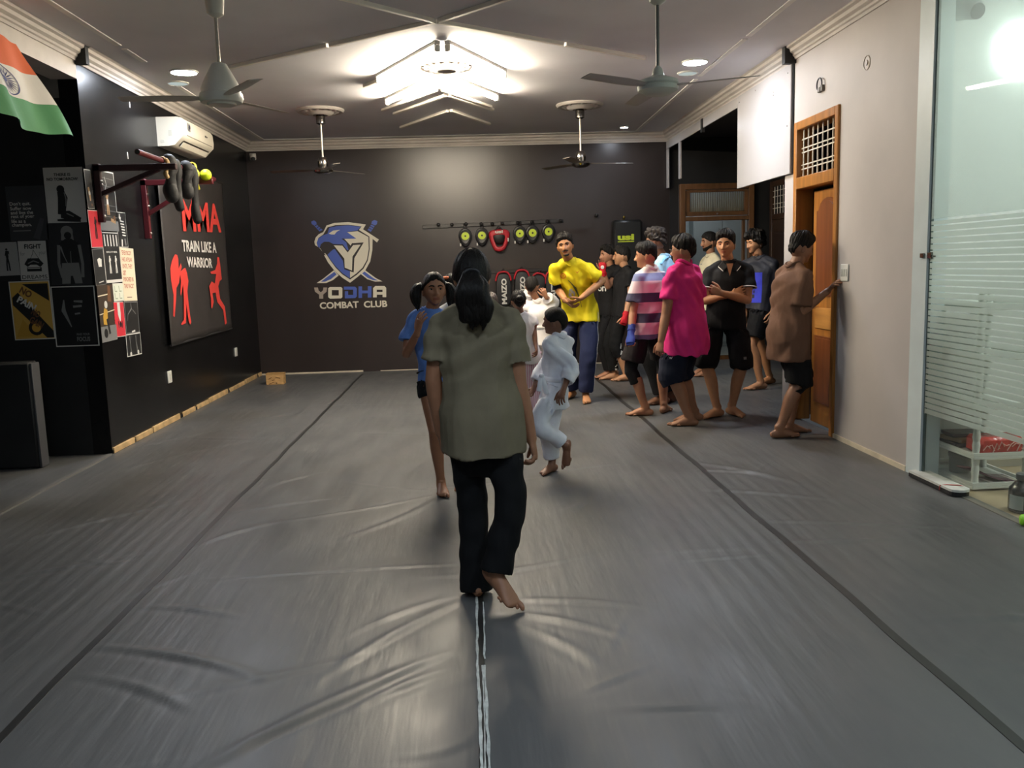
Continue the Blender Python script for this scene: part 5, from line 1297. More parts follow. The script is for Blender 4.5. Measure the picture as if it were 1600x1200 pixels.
class Person:
    def __init__(p, label, H, pel, neck, head, turn, ankL, ankR, kid=0., girth=1., tone='9a6a4c', vox=.0075, shw=1., Y0=None, sh_turn=None, lean=0., mid=0., hipw=1., hip_lift=0.):
        p.label, p.s, p.g, p.kid, p.tone, p.vox = label, H / 1.70, girth, kid, tone, vox
        p.H = H; s = p.s
        aL, aR = p.foot_pt(ankL), p.foot_pt(ankR)
        p.an = {'L': aL, 'R': aR}; p.Y0 = Y0 if Y0 is not None else (aL[1] + aR[1]) / 2
        h = math.radians(turn); p.turn = turn
        p.fwd = np.array([-math.sin(h), math.cos(h), 0]); p.rt = np.array([math.cos(h), math.sin(h), 0])
        h2 = math.radians(turn if sh_turn is None else sh_turn); p.rt2 = np.array([math.cos(h2), math.sin(h2), 0]); p.fwd2 = np.array([-math.sin(h2), math.cos(h2), 0])
        a = on_y(pel, 600, p.Y0)
        zp = .53 * H + hip_lift; d = ray(pel, 600)
        # pelvis: at that column of the view, at hip height
        lo = on_y(pel, 400, p.Y0); hi = on_y(pel, 800, p.Y0); t = (zp - lo[2]) / (hi[2] - lo[2]); p.pel = lo + (hi - lo) * t
        p.neck = on_y(neck[0], neck[1], p.Y0 + lean)
        p.hc = on_y(head[0], head[1], p.Y0 + lean + (head[2] if len(head) > 2 else 0))
        p.midp = (p.pel + p.neck) / 2 + p.fwd * mid
        p.sh = {k: p.neck + p.rt2 * sg * .158 * s * shw - np.array([0, 0, .060 * s]) for k, sg in (('L', -1), ('R', 1))}
        p.hip = {k: p.pel + p.rt * sg * .088 * s * hipw for k, sg in (('L', -1), ('R', 1))}
        p.el, p.wr, p.hand, p.kn, p.ft = {}, {}, {}, {}, {}
        p.core = MB(); p.ext = MB(); p.parts = []; p.cov = set(); p.wear = []; p.sl = {}; p.lg = {}
    def foot_pt(p, a):
        if len(a) == 2: return on_floor(a[0], a[1], .075 * p.s)
        return on_y(*a)
    def arm(p, k, el, wr, d=None, n=None, curl=.35, spread=.06, abs_=False):
        """elbow / wrist as view columns and rows with a depth step from the shoulder"""
        s = p.s; S_ = p.sh[k]
        E = on_y(el[0], el[1], S_[1] + el[2]); W = on_y(wr[0], wr[1], S_[1] + wr[2])
        p.el[k], p.wr[k] = E, W
        l1, l2 = np.linalg.norm(E - S_) / s, np.linalg.norm(W - E) / s
        if abs(l1 - .285) > .05 or abs(l2 - .245) > .05: print('ARM %-34s %s upper %.2f fore %.2f' % (p.label[:34], k, l1, l2))
        d = nrm(W - E) if d is None else nrm(d); sg = 1 if k == 'R' else -1
        if n is None: n = -p.rt2 * sg + p.fwd2 * .15
        n = np.array(n, float); n = nrm(n - d * n.dot(d))
        p.hand[k] = (d, n, curl, spread)
    def leg(p, k, foot=0., toe=None, knee=None, bend=None):
        """foot: extra turn in degrees; toe: world point for a lifted foot; knee as (column,row,depth)"""
        s = p.s; A = p.an[k]; Hh = p.hip[k]; l1, l2 = .44 * s, .425 * s
        h = math.radians(p.turn + foot); f = np.array([-math.sin(h), math.cos(h), 0])
        if toe is not None: f = nrm(np.array(toe) - (A - [0, 0, .03 * s]))
        if knee is not None: p.kn[k] = on_y(*knee)
        else:
            v = A - Hh; D = np.linalg.norm(v); q = max(1., D / (l1 + l2) * 1.001); l1, l2 = l1 * q, l2 * q
            if q > 1.08: print('LEG stretch %-30s %s %.2f' % (p.label[:30], k, q))
            a = (l1 * l1 - l2 * l2 + D * D) / (2 * D); hh = math.sqrt(max(l1 * l1 - a * a, 0)); u = v / D
            b = np.array(f if bend is None else bend, float); b = nrm(b - u * b.dot(u)); p.kn[k] = Hh + u * a + b * hh
        p.ft[k] = f
    # -------- torso frame
    def axis(p, t):
        P0, P1, P2 = p.pel, p.midp, p.neck; c = 2 * P1 - .5 * P0 - .5 * P2
        if t < 0: d = nrm(nrm(c - P0) * .25 + np.array([0, 0, 1.])); return P0 + d * t * np.linalg.norm(P2 - P0)
        if t > 1: return P2 + nrm(P2 - c) * (t - 1) * np.linalg.norm(P2 - P0)
        return (1 - t) ** 2 * P0 + 2 * t * (1 - t) * c + t * t * P2
    def lat(p, t): t = min(max(t, 0), 1); return nrm(p.rt * (1 - t) + p.rt2 * t)
    def torso(p, mb, prof, sc=1., gx=None):
        s = p.s * sc; P = []; R = []; L = []
        for t, rx, ry, off in prof:
            l = p.lat(t); up = nrm(p.axis(t + .02) - p.axis(t - .02)); f = np.cross(up, l)
            P.append(p.axis(t) + f * off * s); R.append((rx * s, ry * s)); L.append(l)
        mb.tube(P, R, seg=22, ref=L, cap='flat', sub=2)
    def body(p):
        s, g, mb = p.s, p.g, p.core
        kx = (.5 + .5 * g)
        p.torso(mb, [(-.16, .10, .085, -.01), (0, .158 * g, .108 * g, -.012), (.28, .132 * g, .095 * g, .0), (.6, .15 * kx, .11 * kx, .0), (.8, .155 * kx, .1 * kx, -.005), (.93, .11, .07, -.008), (1.0, .06, .055, -.006)])
        # neck and trapezius
        hn = p.hc - np.array([0, 0, .055 * p.hs])
        nk = .054 * (1 - .25 * p.kid) * (.7 + .3 * g) * (s ** .5)
        mb.tube([p.neck - [0, 0, (.03 - .025 * (p.kid > .3)) * s], p.neck * .5 + hn * .5, hn], [nk * 1.12, nk, nk], seg=16)
        for k in 'LR':
            S_, E, W = p.sh[k], p.el[k], p.wr[k]; tr = p.neck + [0, 0, .02 * s]
            mb.tube([tr, (tr + S_) / 2 + [0, 0, .002], S_], [.044 * s, .044 * s, .046 * s], seg=12)
            ag = .62 + .38 * g
            m = S_ * .55 + E * .45
            mb.tube([S_, m, E], [.047 * s * ag, .046 * s * ag, .037 * s * ag], seg=14, sub=2)
            mb.tube([E, E * .7 + W * .3, W], [.038 * s * ag, .039 * s * ag, (.027 * s * ag)], seg=14, sub=2)
            p.make_hand(k)
            Hh, K, A = p.hip[k], p.kn[k], p.an[k]; lg = (.6 + .4 * g); lc = .84 if k in p.cov else 1.
            mb.tube([Hh + [0, 0, .02 * s], Hh * .55 + K * .45, K], [.084 * s * lg * lc, .075 * s * lg * lc, .054 * s * lg * lc], seg=16, sub=2)
            bk = -p.ft[k] if abs(p.ft[k][2]) < .5 else -p.fwd
            cf = K * .66 + A * .34 + bk * .014 * s
            mb.tube([K, cf, K * .25 + A * .75, A], [.053 * s * lg * lc, .056 * s * lg * lc, .04 * s * lg * lc, .036 * s * lg], seg=16, sub=2)
            p.make_foot(k)
    def make_hand(p, k):
        s = p.s * (1 + .12 * p.kid); W = p.wr[k]; d, n, curl, spread = p.hand[k]; sd = np.cross(d, n) * (1 if k == 'R' else -1)
        mb = p.core
        mb.tube([W - d * .02 * s, W + d * .02 * s, W + d * .055 * s, W + d * .092 * s], [(.027 * s, .020 * s), (.031 * s, .019 * s), (.039 * s, .017 * s), (.038 * s, .013 * s)], ref=sd, seg=14)
        ex = p.ext
        for j, (o, L, sp) in enumerate(((.030, .070, 1.), (.010, .080, .3), (-.010, .076, -.35), (-.028, .060, -1.1))):
            b = W + d * (.083 - .004 * abs(j - 1)) * s + sd * o * s; dd = nrm(d + sd * sp * spread * 2); a = .15 + curl * (.9 + .08 * j); P = [b]; q = 0.
            for fr, ang in ((.42, a), (.33, a * 1.25), (.25, a * .8)):
                q += ang if fr != .42 else ang * .7; v = dd * math.cos(q) + n * math.sin(q); P.append(P[-1] + v * L * fr * s)
            ex.tube(P, [.0092 * s, .0088 * s, .008 * s, .0062 * s], seg=8, sub=1)
            v = nrm(P[-1] - P[-2]); up = nrm(np.cross(v, sd)); up = up if up.dot(n) < 0 else -up
            ex.sphere(P[-1] - v * .004 * s + up * .0045 * s, (.0048 * s, .0065 * s, .0022 * s), 2, 6, 5, R=np.array([np.cross(v, up), v, up]).T)
        t0 = W + d * .028 * s + sd * .022 * s; v1 = nrm(sd * .75 + d * .7 + n * .35); v2 = nrm(sd * .35 + d * .9 + n * (.25 + .5 * curl)); P = [t0, t0 + v1 * .042 * s, t0 + v1 * .042 * s + v2 * .032 * s, t0 + v1 * .042 * s + v2 * .056 * s]
        ex.tube(P, [.0135 * s, .0112 * s, .010 * s, .007 * s], seg=8, sub=1)
    def make_foot(p, k):
        s = p.s * (1 + .1 * p.kid); A = p.an[k]; f = p.ft[k]; mb = p.core
        if abs(f[2]) < .35:                        # flat on the floor
            f = nrm([f[0], f[1], 0]); up = U_Z; sd = np.cross(f, up); z0 = .0
            o = np.array([A[0], A[1], 0.])
        else:
            sd = nrm(np.cross(f, [0, 0, 1.])); up = np.cross(sd, f); o = A - up * .07 * s
        Q = lambda a, b, c=0.: o + f * a * s + up * b * s + sd * c * s
        mb.tube([Q(-.052, .036), Q(-.03, .04), Q(.03, .046), Q(.085, .036), Q(.13, .025), (Q(.155, .020))], [(.026 * s, .030 * s), (.032 * s, .038 * s), (.034 * s, .044 * s), (.040 * s, .033 * s), (.046 * s, .022 * s), (.043 * s, .016 * s)], ref=sd, seg=14, sub=1)
        mb.tube([A + (f * -.004 + up * .02) * s, Q(.02, .05)], [.036 * s, .038 * s], seg=12)
        big = -1 if k == 'R' else 1
        for j, (c, L, r) in enumerate(((.030, .040, .0125), (.010, .034, .0095), (-.008, .030, .009), (-.024, .024, .0085), (-.038, .018, .008))):
            b = Q(.150 - .006 * j - .002 * j * j, .017, big * c); p.ext.tube([b, b + f * L * .6 * s + up * .004 * s, b + f * L * s - up * .004 * s], [r * s * 1.05, r * s, r * s * .85], seg=8, sub=1)
            e = b + f * L * .92 * s + up * (.5 * r) * s
            p.ext.sphere(e, (r * .6 * s, r * .7 * s, r * .35 * s), 2, 6, 4, R=np.array([sd, f, up]).T)
    def set_head(p, hs, turn, pitch=0., roll=0.):
        p.hs = hs
        p.hR = np.array(Matrix.Rotation(math.radians(turn), 3, 'Z') @ Matrix.Rotation(math.radians(pitch), 3, 'X') @ Matrix.Rotation(math.radians(roll), 3, 'Y'))
    def hpt(p, L): return p.hc + (np.asarray(L) * p.hs) @ p.hR.T
    def face(p):
        D, F = sph(60, 46); P = head_shape(D)
        if p.kid: P[:, 2] = np.where(P[:, 2] < -.02, -.02 + (P[:, 2] + .02) * (1 - .10 * p.kid), P[:, 2]); P[:, 0] *= 1 + .03 * p.kid
        C = P[np.array([f[:4] for f in F])].mean(1)
        lip = (np.abs(C[:, 0]) < .0215 - .45 * np.abs(C[:, 2] + .062)) & (np.abs(C[:, 2] + .062) < .0095) & (C[:, 1] > .05)
        o = len(p.ext.v); V = p.hpt(P)
        p.ext.v += [tuple(v) for v in V]; p.ext.f += [tuple(i + o for i in f) for f in F]; p.ext.m += [1 if l else 0 for l in lip]
        for sg in (-1, 1):
            e = MB(); e.sphere((0, 0, 0), (.009, .019, .031), seg=12, rings=9); e.sphere((sg * .004, .002, .004), (.006, .011, .018), seg=8, rings=6)
            R = np.array(Matrix.Rotation(sg * math.radians(-22), 3, 'Z') @ Matrix.Rotation(math.radians(-8), 3, 'X'))
            v = np.array(e.v) @ R.T + np.array([sg * .0735, -.012, -.012]); p.ext.add(p.hpt(v), e.f)
    def eyes(p, gaze=(0, 0), brow='15120f', open_=.5):
        def surf(x, z):
            # depth of the face at a point
            d = np.array([[x / .075, 1., z / .113]]); 
            for _ in range(6):
                d = d / np.linalg.norm(d); q = head_shape(d.copy())[0]; d[0, 0] += (x - q[0]) / .075; d[0, 2] += (z - q[2]) / .113
            return q[1]
        for sg in (-1, 1):
            y = surf(sg * .031, .003); c = np.array([sg * .031, y - .0065, .003])
            m = MB(); e = MB(); e.sphere((0, 0, 0), (.0132, .0098, .0058 * open_ / .5), seg=14, rings=9); m.add(p.hpt(np.array(e.v) + c), e.f, 0)
            e = MB(); e.sphere((gaze[0] * .004, .0072, gaze[1] * .003), (.0066, .0042, .0064), seg=10, rings=7); m.add(p.hpt(np.array(e.v) + c), e.f, 1)
            e = MB(); e.tube([(-.015, .004, -.001), (0, .0085, .0066), (.015, .004, .0)], [.0016, .0022, .0014], seg=6, sub=3); m.add(p.hpt(np.array(e.v) + c + [0, .0008, 0]), e.f, 1)
            p.parts.append(('eye', m, [M_eye, M_iris]))
            pts = [(sg * x, surf(sg * x, z) + .0012, z) for x, z in ((.013, .0225), (.026, .0275), (.040, .026), (.05, .0195))]
            m = MB(); m.tube(p.hpt(np.array(pts)), [(.0042 * p.hs, .002), (.0048 * p.hs, .0022), (.004 * p.hs, .002), (.0015, .001)], ref=p.hR[:, 2], seg=8, sub=2); p.parts.append(('eyebrow', m, hair_mat()))
    def patch(p, name, cond, th, m, noise=.0):
        """beard or moustache: a raised patch of the face"""
        D, F = sph(84, 64); P = head_shape(D); sel = cond(P[:, 0], P[:, 1], P[:, 2]); q = P + D * np.where(sel, th, -.004)[:, None]
        keep = [f for f in F if len(f) == 4 and any(sel[i] for i in f)]
        mb = MB(); idx = sorted({i for f in keep for i in f}); mp = {i: j for j, i in enumerate(idx)}
        mb.add(p.hpt(q[idx]), [tuple(mp[i] for i in f) for f in keep]); p.parts.append((name, mb, m))
    def hair(p, line=(.064, .060, .034, -.006, .0, -.05, -.075), top=.020, side=.005, curl=.0, freq=140., lump=.004, m=None, name='hair', part=0., fringe=0., seed=1):
        """shell of hair over the skull above a hairline given for seven bearings from brow to nape"""
        D, F = sph(96, 64, .1); P = head_shape(D, False)
        a = np.abs(np.arctan2(D[:, 0], D[:, 1])); hl = np.interp(a, np.linspace(0, math.pi, 7), line)
        r = np.random.RandomState(seed); wob = sum(np.sin(np.arctan2(D[:, 0], D[:, 1]) * k + r.rand() * 6) for k in (5, 9, 14)) / 3 * (.004 + fringe * .012)
        w = sm(-.006, .014, P[:, 2] - hl + wob)
        th = side + (top - side) * sm(.015, .095, P[:, 2])
        n = np.zeros(len(D))
        for i in range(10):
            k = r.normal(size=3); k /= np.linalg.norm(k); n += np.sin(P @ k * freq * (.6 + .8 * r.rand()) + r.rand() * 6.28 + 1.5 * np.sin(P @ r.normal(size=3) * 50))
        st = sum(np.sin(np.arctan2(D[:, 0], D[:, 1]) * q + 3 * P[:, 2] / .05 + r.rand() * 6) for q in (17, 29, 43)) / 3
        th = th + curl * n / 3.2 + lump * st
        th = np.where(w > 0, np.maximum(th, .002) * w, 0) - .005 * (1 - w)
        if part: th = th - .008 * gs(D[:, 0], part, .035) * (D[:, 2] > .5)
        C = w > -1; keep = [f for f in F if any(w[i] > 0 for i in f)]
        idx = sorted({i for f in keep for i in f}); mp = {i: j for j, i in enumerate(idx)}
        mb = MB(); q = P + D * th[:, None]; mb.add(p.hpt(q[idx]), [tuple(mp[i] for i in f) for f in keep]); p.parts.append((name, mb, m or hair_mat()))
    # -------- clothes
    def cloth(p, name, m, mb, vox=.010, amp=.004, seed=1, k=46., drape=.3, label=None, mats=None):
        V, Q = remesh(mb, vox, 1); V = V + vnormals(V, Q) * folds(V, seed, amp * p.s ** .5, k, drape)[:, None]
        p.wear.append([name, V, Q, m]); p.last = (V, Q); return V, Q
    def tee(p, m, hem=-.16, ease=1., sleeve=.55, flare=1.12, amp=.004, name='shirt', seed=1, belly=0., hemw=1., hemd=1., vox=.010, collar=True, loose=0.):
        s, g = p.s, p.g; e = ease; kx = .45 + .55 * g; mb = MB()
        p.torso(mb, [(hem, .182 * g * e * hemw, .135 * g * e * hemw * hemd, .0), (0, .178 * g * e, .134 * g * e * (.5 + .5 * hemd), belly * .3 - .008), (.28, .163 * g * e + loose, .122 * g * e + loose, belly), (.6, .170 * kx * e + loose, .128 * kx * e + loose, belly * .5), (.8, .172 * kx * e, .116 * kx * e, -.003), (.93, .125, .082, -.006), (1.005, .066 * (.6 + .4 * g), .062, -.006)])
        for q in 'LR':
            p.sl[q] = sleeve + .02
            S_, E = p.sh[q], p.el[q]; d = E - S_; tr = p.neck + [0, 0, .016 * s]; ag = (.6 + .4 * g) * e
            mb.tube([tr, (tr + S_) / 2 + [0, 0, .006 * s], S_ + [0, 0, .002 * s]], [.052 * s, .054 * s, .054 * s * ag], seg=14)
            mb.tube([S_ - d * .02, S_ + d * sleeve * .5, S_ + d * sleeve], [.057 * s * ag, .060 * s * ag * (1 + flare) / 2, .062 * s * ag * flare], seg=16, cap='flat')
        r = p.cloth(name, m, mb, vox, amp, seed)
        if collar: p.collar(m)
        return r
    def collar(p, m, t=1.0, name='collar', rx=.064, ry=.06, th=.008, w=.012):
        up = nrm(p.axis(1.0) - p.axis(.9)); l = p.lat(1); f = np.cross(up, l); c = p.axis(t) - f * .004; s = p.s * (.65 + .35 * p.g)
        pts = [c + l * rx * s * math.cos(a) + f * ry * s * math.sin(a) + up * (.010 + .034 * abs(math.cos(a)) ** 1.5 - .010 * max(0, math.sin(a))) * s for a in np.linspace(0, 2 * math.pi, 29)[:-1]]
        mb = MB(); mb.tube(pts, [(w * s, th * s)] * 28, ref=up, closed=True, seg=8); p.parts.append((name, mb, m))
    def legs(p, m, end=.5, r0=.098, r1=.088, r2=.07, name='shorts', amp=.004, top=.16, seed=2, vox=.010, split=True, ends=None):
        """shorts / trousers: end 0..1 thigh, 1..2 shank"""
        s, g = p.s, p.g; mb = MB(); p.torso(mb, [(-.17, .13 * g, .108 * g, -.010), (-.02, .166 * g, .116 * g, -.010), (top, .14 * g, .100 * g, -.004)])
        for q in 'LR':
            Hh, K, A = p.hip[q] + [0, 0, .03 * s], p.kn[q], p.an[q]; lg = .55 + .45 * g; en = (ends or {}).get(q, end)
            p.lg[q] = max(p.lg.get(q, 0), en + .02)
            if en > 1.5: p.cov.add(q)
            if en <= 1: mb.tube([Hh, Hh * (1 - en * .5) + K * en * .5, Hh * (1 - en) + K * en], [r0 * s * lg, (r0 + r1) / 2 * s * lg, r1 * s * lg], seg=18, cap='flat')
            else:
                fr = en - 1; Z = K * (1 - fr) + A * fr; mm = K * (1 - fr * .5) + A * fr * .5
                mb.tube([Hh, (Hh + K) / 2, K, mm, Z], [r0 * s * lg, (r0 + r1) / 2 * s * lg, r1 * s * lg, (r1 + r2) / 2 * s * lg, r2 * s * lg], seg=18, cap='flat', sub=2)
        return p.cloth(name, m, mb, vox, amp, seed, drape=.45)
    def add(p, name, mb, m): p.parts.append((name, mb, m))
    def decal(p, name, V2, F, c, right, up, m, VQ=None, lift=.003):
        """print that follows the cloth: V2 in metres about c"""
        V, Q = VQ or p.last; bv = BVHTree.FromPolygons(V.tolist(), Q.tolist())
        right, up = nrm(right), nrm(up); n = np.cross(right, up); out = []; miss = set()
        for x, y in V2:
            o = np.array(c) + right * x + up * y + n * .5; h = bv.ray_cast(Vector(o), Vector(-n), 1.2)
            if h[0] is None or abs((np.array(h[0]) - np.array(c)).dot(n)) > .25: miss.add(len(out))
            out.append(np.array(h[0]) + n * lift if h[0] is not None else np.array(c) + right * x + up * y)
        F = [f for f in F if not any(i in miss for i in f)]
        if not F: print('DECAL missed', p.label, name); return
        mb = MB(); mb.add(out, F); p.parts.append((name, mb, m))
    def decal_text(p, name, body, c, right, up, w, h, m, VQ=None, bold=.02):
        V, F = text_mesh(body, bold=bold); lo, hi = V[:, :2].min(0), V[:, :2].max(0); q = (V[:, :2] - (lo + hi) / 2) / (hi - lo) * [w, h]
        p.decal(name, q, F, c, right, up, m, VQ)
    def decal_ring(p, name, r0, r1, c, right, up, m, VQ=None, n=24, sx=1.):
        V2 = [(r * sx * math.cos(2 * math.pi * i / n), r * math.sin(2 * math.pi * i / n)) for r in (r1, max(r0, 1e-4)) for i in range(n)]
        F = [(i, (i + 1) % n, n + (i + 1) % n, n + i) for i in range(n)]; p.decal(name, V2, F, c, right, up, m, VQ)
    def glove(p, k, m, cuff=.06, name='hand_wrap', thick=1.16):
        """cloth wrap over palm, knuckles and wrist"""
        s = p.s; W = p.wr[k]; d, n, curl, sp = p.hand[k]; sd = np.cross(d, n) * (1 if k == 'R' else -1); mb = MB(); t = thick; u = nrm(p.el[k] - W)
        mb.tube([W + u * cuff * s, W, W + d * .03 * s, W + d * .06 * s, W + d * .098 * s], [(.033 * s * t, .03 * s * t), (.031 * s * t, .026 * s * t), (.035 * s * t, .024 * s * t), (.043 * s * t, .022 * s * t), (.043 * s * t, .018 * s * t)], ref=sd, seg=16, cap='flat', sub=1)
        for o in (.03, .01, -.01, -.028):
            b = W + d * .085 * s + sd * o * s; v = nrm(d * math.cos(curl * .6) + n * math.sin(curl * .6)); mb.tube([b, b + v * .032 * s], [.0125 * s * t, .0115 * s * t], seg=8, cap='flat')
        t0 = W + d * .028 * s + sd * .022 * s; v1 = nrm(sd * .75 + d * .7 + n * .35); mb.tube([t0, t0 + v1 * .03 * s], [.017 * s, .015 * s], seg=8, cap='flat')
        V, Q = remesh(mb, .005, 1); p.parts.append((name, quadmesh(V, Q), m))
        st = MB(); c = W + u * cuff * .4 * s; st.tube([c + (sd * math.cos(a) * .0385 + n * math.sin(a) * .036) * s for a in np.linspace(0, 2 * math.pi, 17)[:-1]], [(.012 * s, .003)] * 16, ref=u, closed=True, seg=6); p.parts.append((name + '_strap', st, m))
    def finish(p, group=None, cat='person'):
        p.body(); V, Q = remesh(p.core, p.vox, 3); p.face()
        # tuck what lies underneath: skin under every garment, trousers under shirts, leggings under shorts
        outer = []
        for i, w in enumerate(p.wear):
            for bv in outer: w[1] = tuck(w[1], w[2], bv, .05, .004)
            outer.append(BVHTree.FromPolygons(w[1].tolist(), w[2].tolist()))
        bare = [(p.neck * .45 + p.hc * .55, p.hc, .07 * (.6 + .4 * p.g))]
        for k in 'LR':
            S_, E, W = p.sh[k], p.el[k], p.wr[k]; f = p.sl.get(k, .6); tip = W + p.hand[k][0] * .17 * p.s; g = .5 + .5 * p.g
            pts = [S_ * (1 - f) + E * f, E, W, tip] if f < 1 else [E * (2 - f) + W * (f - 1), W, tip]
            bare += [(a, b, .062 * p.s * g) for a, b in zip(pts, pts[1:])]
            H_, K, A = p.hip[k], p.kn[k], p.an[k]; f = p.lg.get(k, .5)
            pts = [H_ * (1 - f) + K * f, K, A] if f < 1 else [K * (2 - f) + A * (f - 1), A]
            bare += [(a, b, .085 * p.s * g) for a, b in zip(pts, pts[1:])]
        for bv in outer: V = tuck(V, Q, bv, .035, .005, bare)
        for name, v, q, m in p.wear: p.parts.append((name, quadmesh(v, q), m))
        me = bpy.data.meshes.new('body'); o = len(V); F = Q.tolist() + [tuple(i + o for i in f) for f in p.ext.f]
        me.from_pydata(V.tolist() + p.ext.v, [], F); me.polygons.foreach_set('material_index', [0] * len(Q) + p.ext.m); me.polygons.foreach_set('use_smooth', [True] * len(F)); me.update()
        base = np.array([(p.an['L'][0] + p.an['R'][0]) / 2, (p.an['L'][1] + p.an['R'][1]) / 2, 0])
        t = thing('person', base, p.label, cat, group); ob('body', me, skin_mats(p.tone), t)
        for name, mb, m in p.parts: ob(name, mb, m, t)
        return t
# ------------------------------------------------------------------ the people
def fab(name, col, rough=.85, var=.08):
    """cloth: weave grain over soft creases"""
    if 'cloth ' + name in MATS: return MATS['cloth ' + name]
    m = mat('cloth ' + name, col, rough, var=var, vscale=9, bump=.12, bscale=260, spec=.25); t = m.node_tree; b = t.nodes['Principled BSDF']
    tc = t.nodes.new('ShaderNodeTexCoord'); mp = t.nodes.new('ShaderNodeMapping'); mp.inputs['Scale'].default_value = (1, 1, .55); mp.inputs['Rotation'].default_value = (.5, .35, 0); t.links.new(tc.outputs['Object'], mp.inputs['Vector'])
    n = t.nodes.new('ShaderNodeTexNoise'); n.inputs['Scale'].default_value = 8.5; n.inputs['Detail'].default_value = 1.5; n.inputs['Distortion'].default_value = .8; t.links.new(mp.outputs[0], n.inputs['Vector'])
    a = t.nodes.new('ShaderNodeMath'); a.operation = 'SUBTRACT'; t.links.new(n.outputs[0], a.inputs[0]); a.inputs[1].default_value = .5
    c = t.nodes.new('ShaderNodeMath'); c.operation = 'ABSOLUTE'; t.links.new(a.outputs[0], c.inputs[0])
    q = t.nodes.new('ShaderNodeMath'); q.operation = 'POWER'; t.links.new(c.outputs[0], q.inputs[0]); q.inputs[1].default_value = .6
    bp = t.nodes.new('ShaderNodeBump'); bp.inputs['Strength'].default_value = .09; bp.inputs['Distance'].default_value = .035; t.links.new(q.outputs[0], bp.inputs['Height'])
    g = [x for x in t.nodes if x.type == 'BUMP' and x != bp][0]; t.links.new(bp.outputs[0], g.inputs['Normal'])
    return m
F_black = fab('black', '121214'); F_navy = fab('navy', '232a48'); F_dnavy = fab('dark navy', '171c2c'); F_olive = fab('olive grey', '776f5b'); F_bblk = fab('black trousers', '0f1012')
F_blue = fab('blue jersey', '5f82c6'); F_yel = fab('yellow jersey', 'e3cf1f', .6); F_gi = fab('pale blue white uniform', 'e6e9f3'); F_wht = fab('white', 'eae6e5'); F_pink = fab('pink', 'd8327f')
F_lblue = fab('light blue', '9cc6e0'); F_cream = fab('cream', 'd9cfb0'); F_brown = fab('brown', '6b4f3f'); F_char = fab('charcoal', '2c2a2b'); F_white_trim = fab('white trim', 'e2e0da'); F_redw = fab('red wrap', 'c2202c', .6); F_bluew = fab('blue wrap', '2c4390', .6)
def bands_z(name, stops):
    """cloth knitted in level bands: (z from, colour) upwards"""
    k = NT('cloth ' + name); tc = k.n('ShaderNodeTexCoord'); sp = k.n('ShaderNodeSeparateXYZ', {0: tc.outputs['Object']})
    mr = k.n('ShaderNodeMapRange', {'Value': sp.outputs[2], 1: 0.0, 2: 2.0})
    cr = k.n('ShaderNodeValToRGB', {0: mr.outputs[0]}); cr.color_ramp.interpolation = 'CONSTANT'; e = cr.color_ramp.elements
    e[0].position = 0; e[0].color = lin(stops[0][1]); e[1].position = stops[1][0] / 2; e[1].color = lin(stops[1][1])
    for z, c in stops[2:]: q = e.new(z / 2); q.color = lin(c)
    k.l(cr.outputs[0], k.b.inputs['Base Color']); k.b.inputs['Roughness'].default_value = .85
    return k.m
def bands_x(name, a, b, n):
    """narrow upright stripes"""
    k = NT('cloth ' + name); tc = k.n('ShaderNodeTexCoord'); w = k.n('ShaderNodeTexWave', {'Vector': tc.outputs['Object'], 'Scale': n, 'Distortion': .4, 'Detail': 1.0}, wave_type='BANDS', bands_direction='X')
    cr = k.n('ShaderNodeValToRGB', {0: w.outputs[1]}); e = cr.color_ramp.elements; e[0].position = .35; e[0].color = lin(a); e[1].position = .6; e[1].color = lin(b)
    k.l(cr.outputs[0], k.b.inputs['Base Color']); k.b.inputs['Roughness'].default_value = .85
    return k.m
V3 = lambda *a: np.array(a, float)

# 1  woman walking away -----------------------------------------------------
p = Person('person in an olive t-shirt and black trousers walking away with one heel raised', 1.57, 753, (743, 482), (737, 432, -.01), 0, (744, 905), (775, 896, 3.56), tone='9c6e52', vox=.006, girth=1.08, shw=1.0, Y0=3.70)
p.arm('L', (677, 592, .0), (689, 676, .05), curl=.5); p.arm('R', (811, 603, -.01), (830, 686, .0), curl=.55, n=(-1, .1, 0))
p.leg('L', foot=8, knee=(738, 792, 3.74)); p.leg('R', toe=on_floor(822, 957, .02), knee=(798, 788, 3.60))
p.set_head(.93, 0, 0)
HB = hair_mat('glossy black hair', '14110f', .42)
p.hair(line=(.07, .06, .03, -.01, -.03, -.07, -.085), top=.017, side=.014, lump=.0022, m=HB, seed=3)
p.tee(F_olive, hem=-.40, ease=1.05, sleeve=.66, flare=1.2, amp=.010, name='t_shirt', vox=.008, hemw=.97, hemd=1.32)
mb = MB(); p.torso(mb, [(-.62, .12, .09, 0), (-.3, .158, .115, -.01), (.05, .155, .11, -.01)])
for q, r2 in (('L', .075), ('R', .072)):
    Hh, K, A = p.hip[q], p.kn[q], p.an[q]; Z = A - V3(0, 0, .048) if q == 'L' else K * .02 + A * .98; p.cov.add(q); p.lg[q] = 2.0
    mb.tube([Hh, (Hh + K) / 2, K, (K + Z) / 2, Z], [.080, .078, .068, .070, r2], seg=20, cap='flat', sub=2)
p.cloth('trousers', F_bblk, mb, .008, .004, 5)
hp = lambda *a: p.hpt(a)
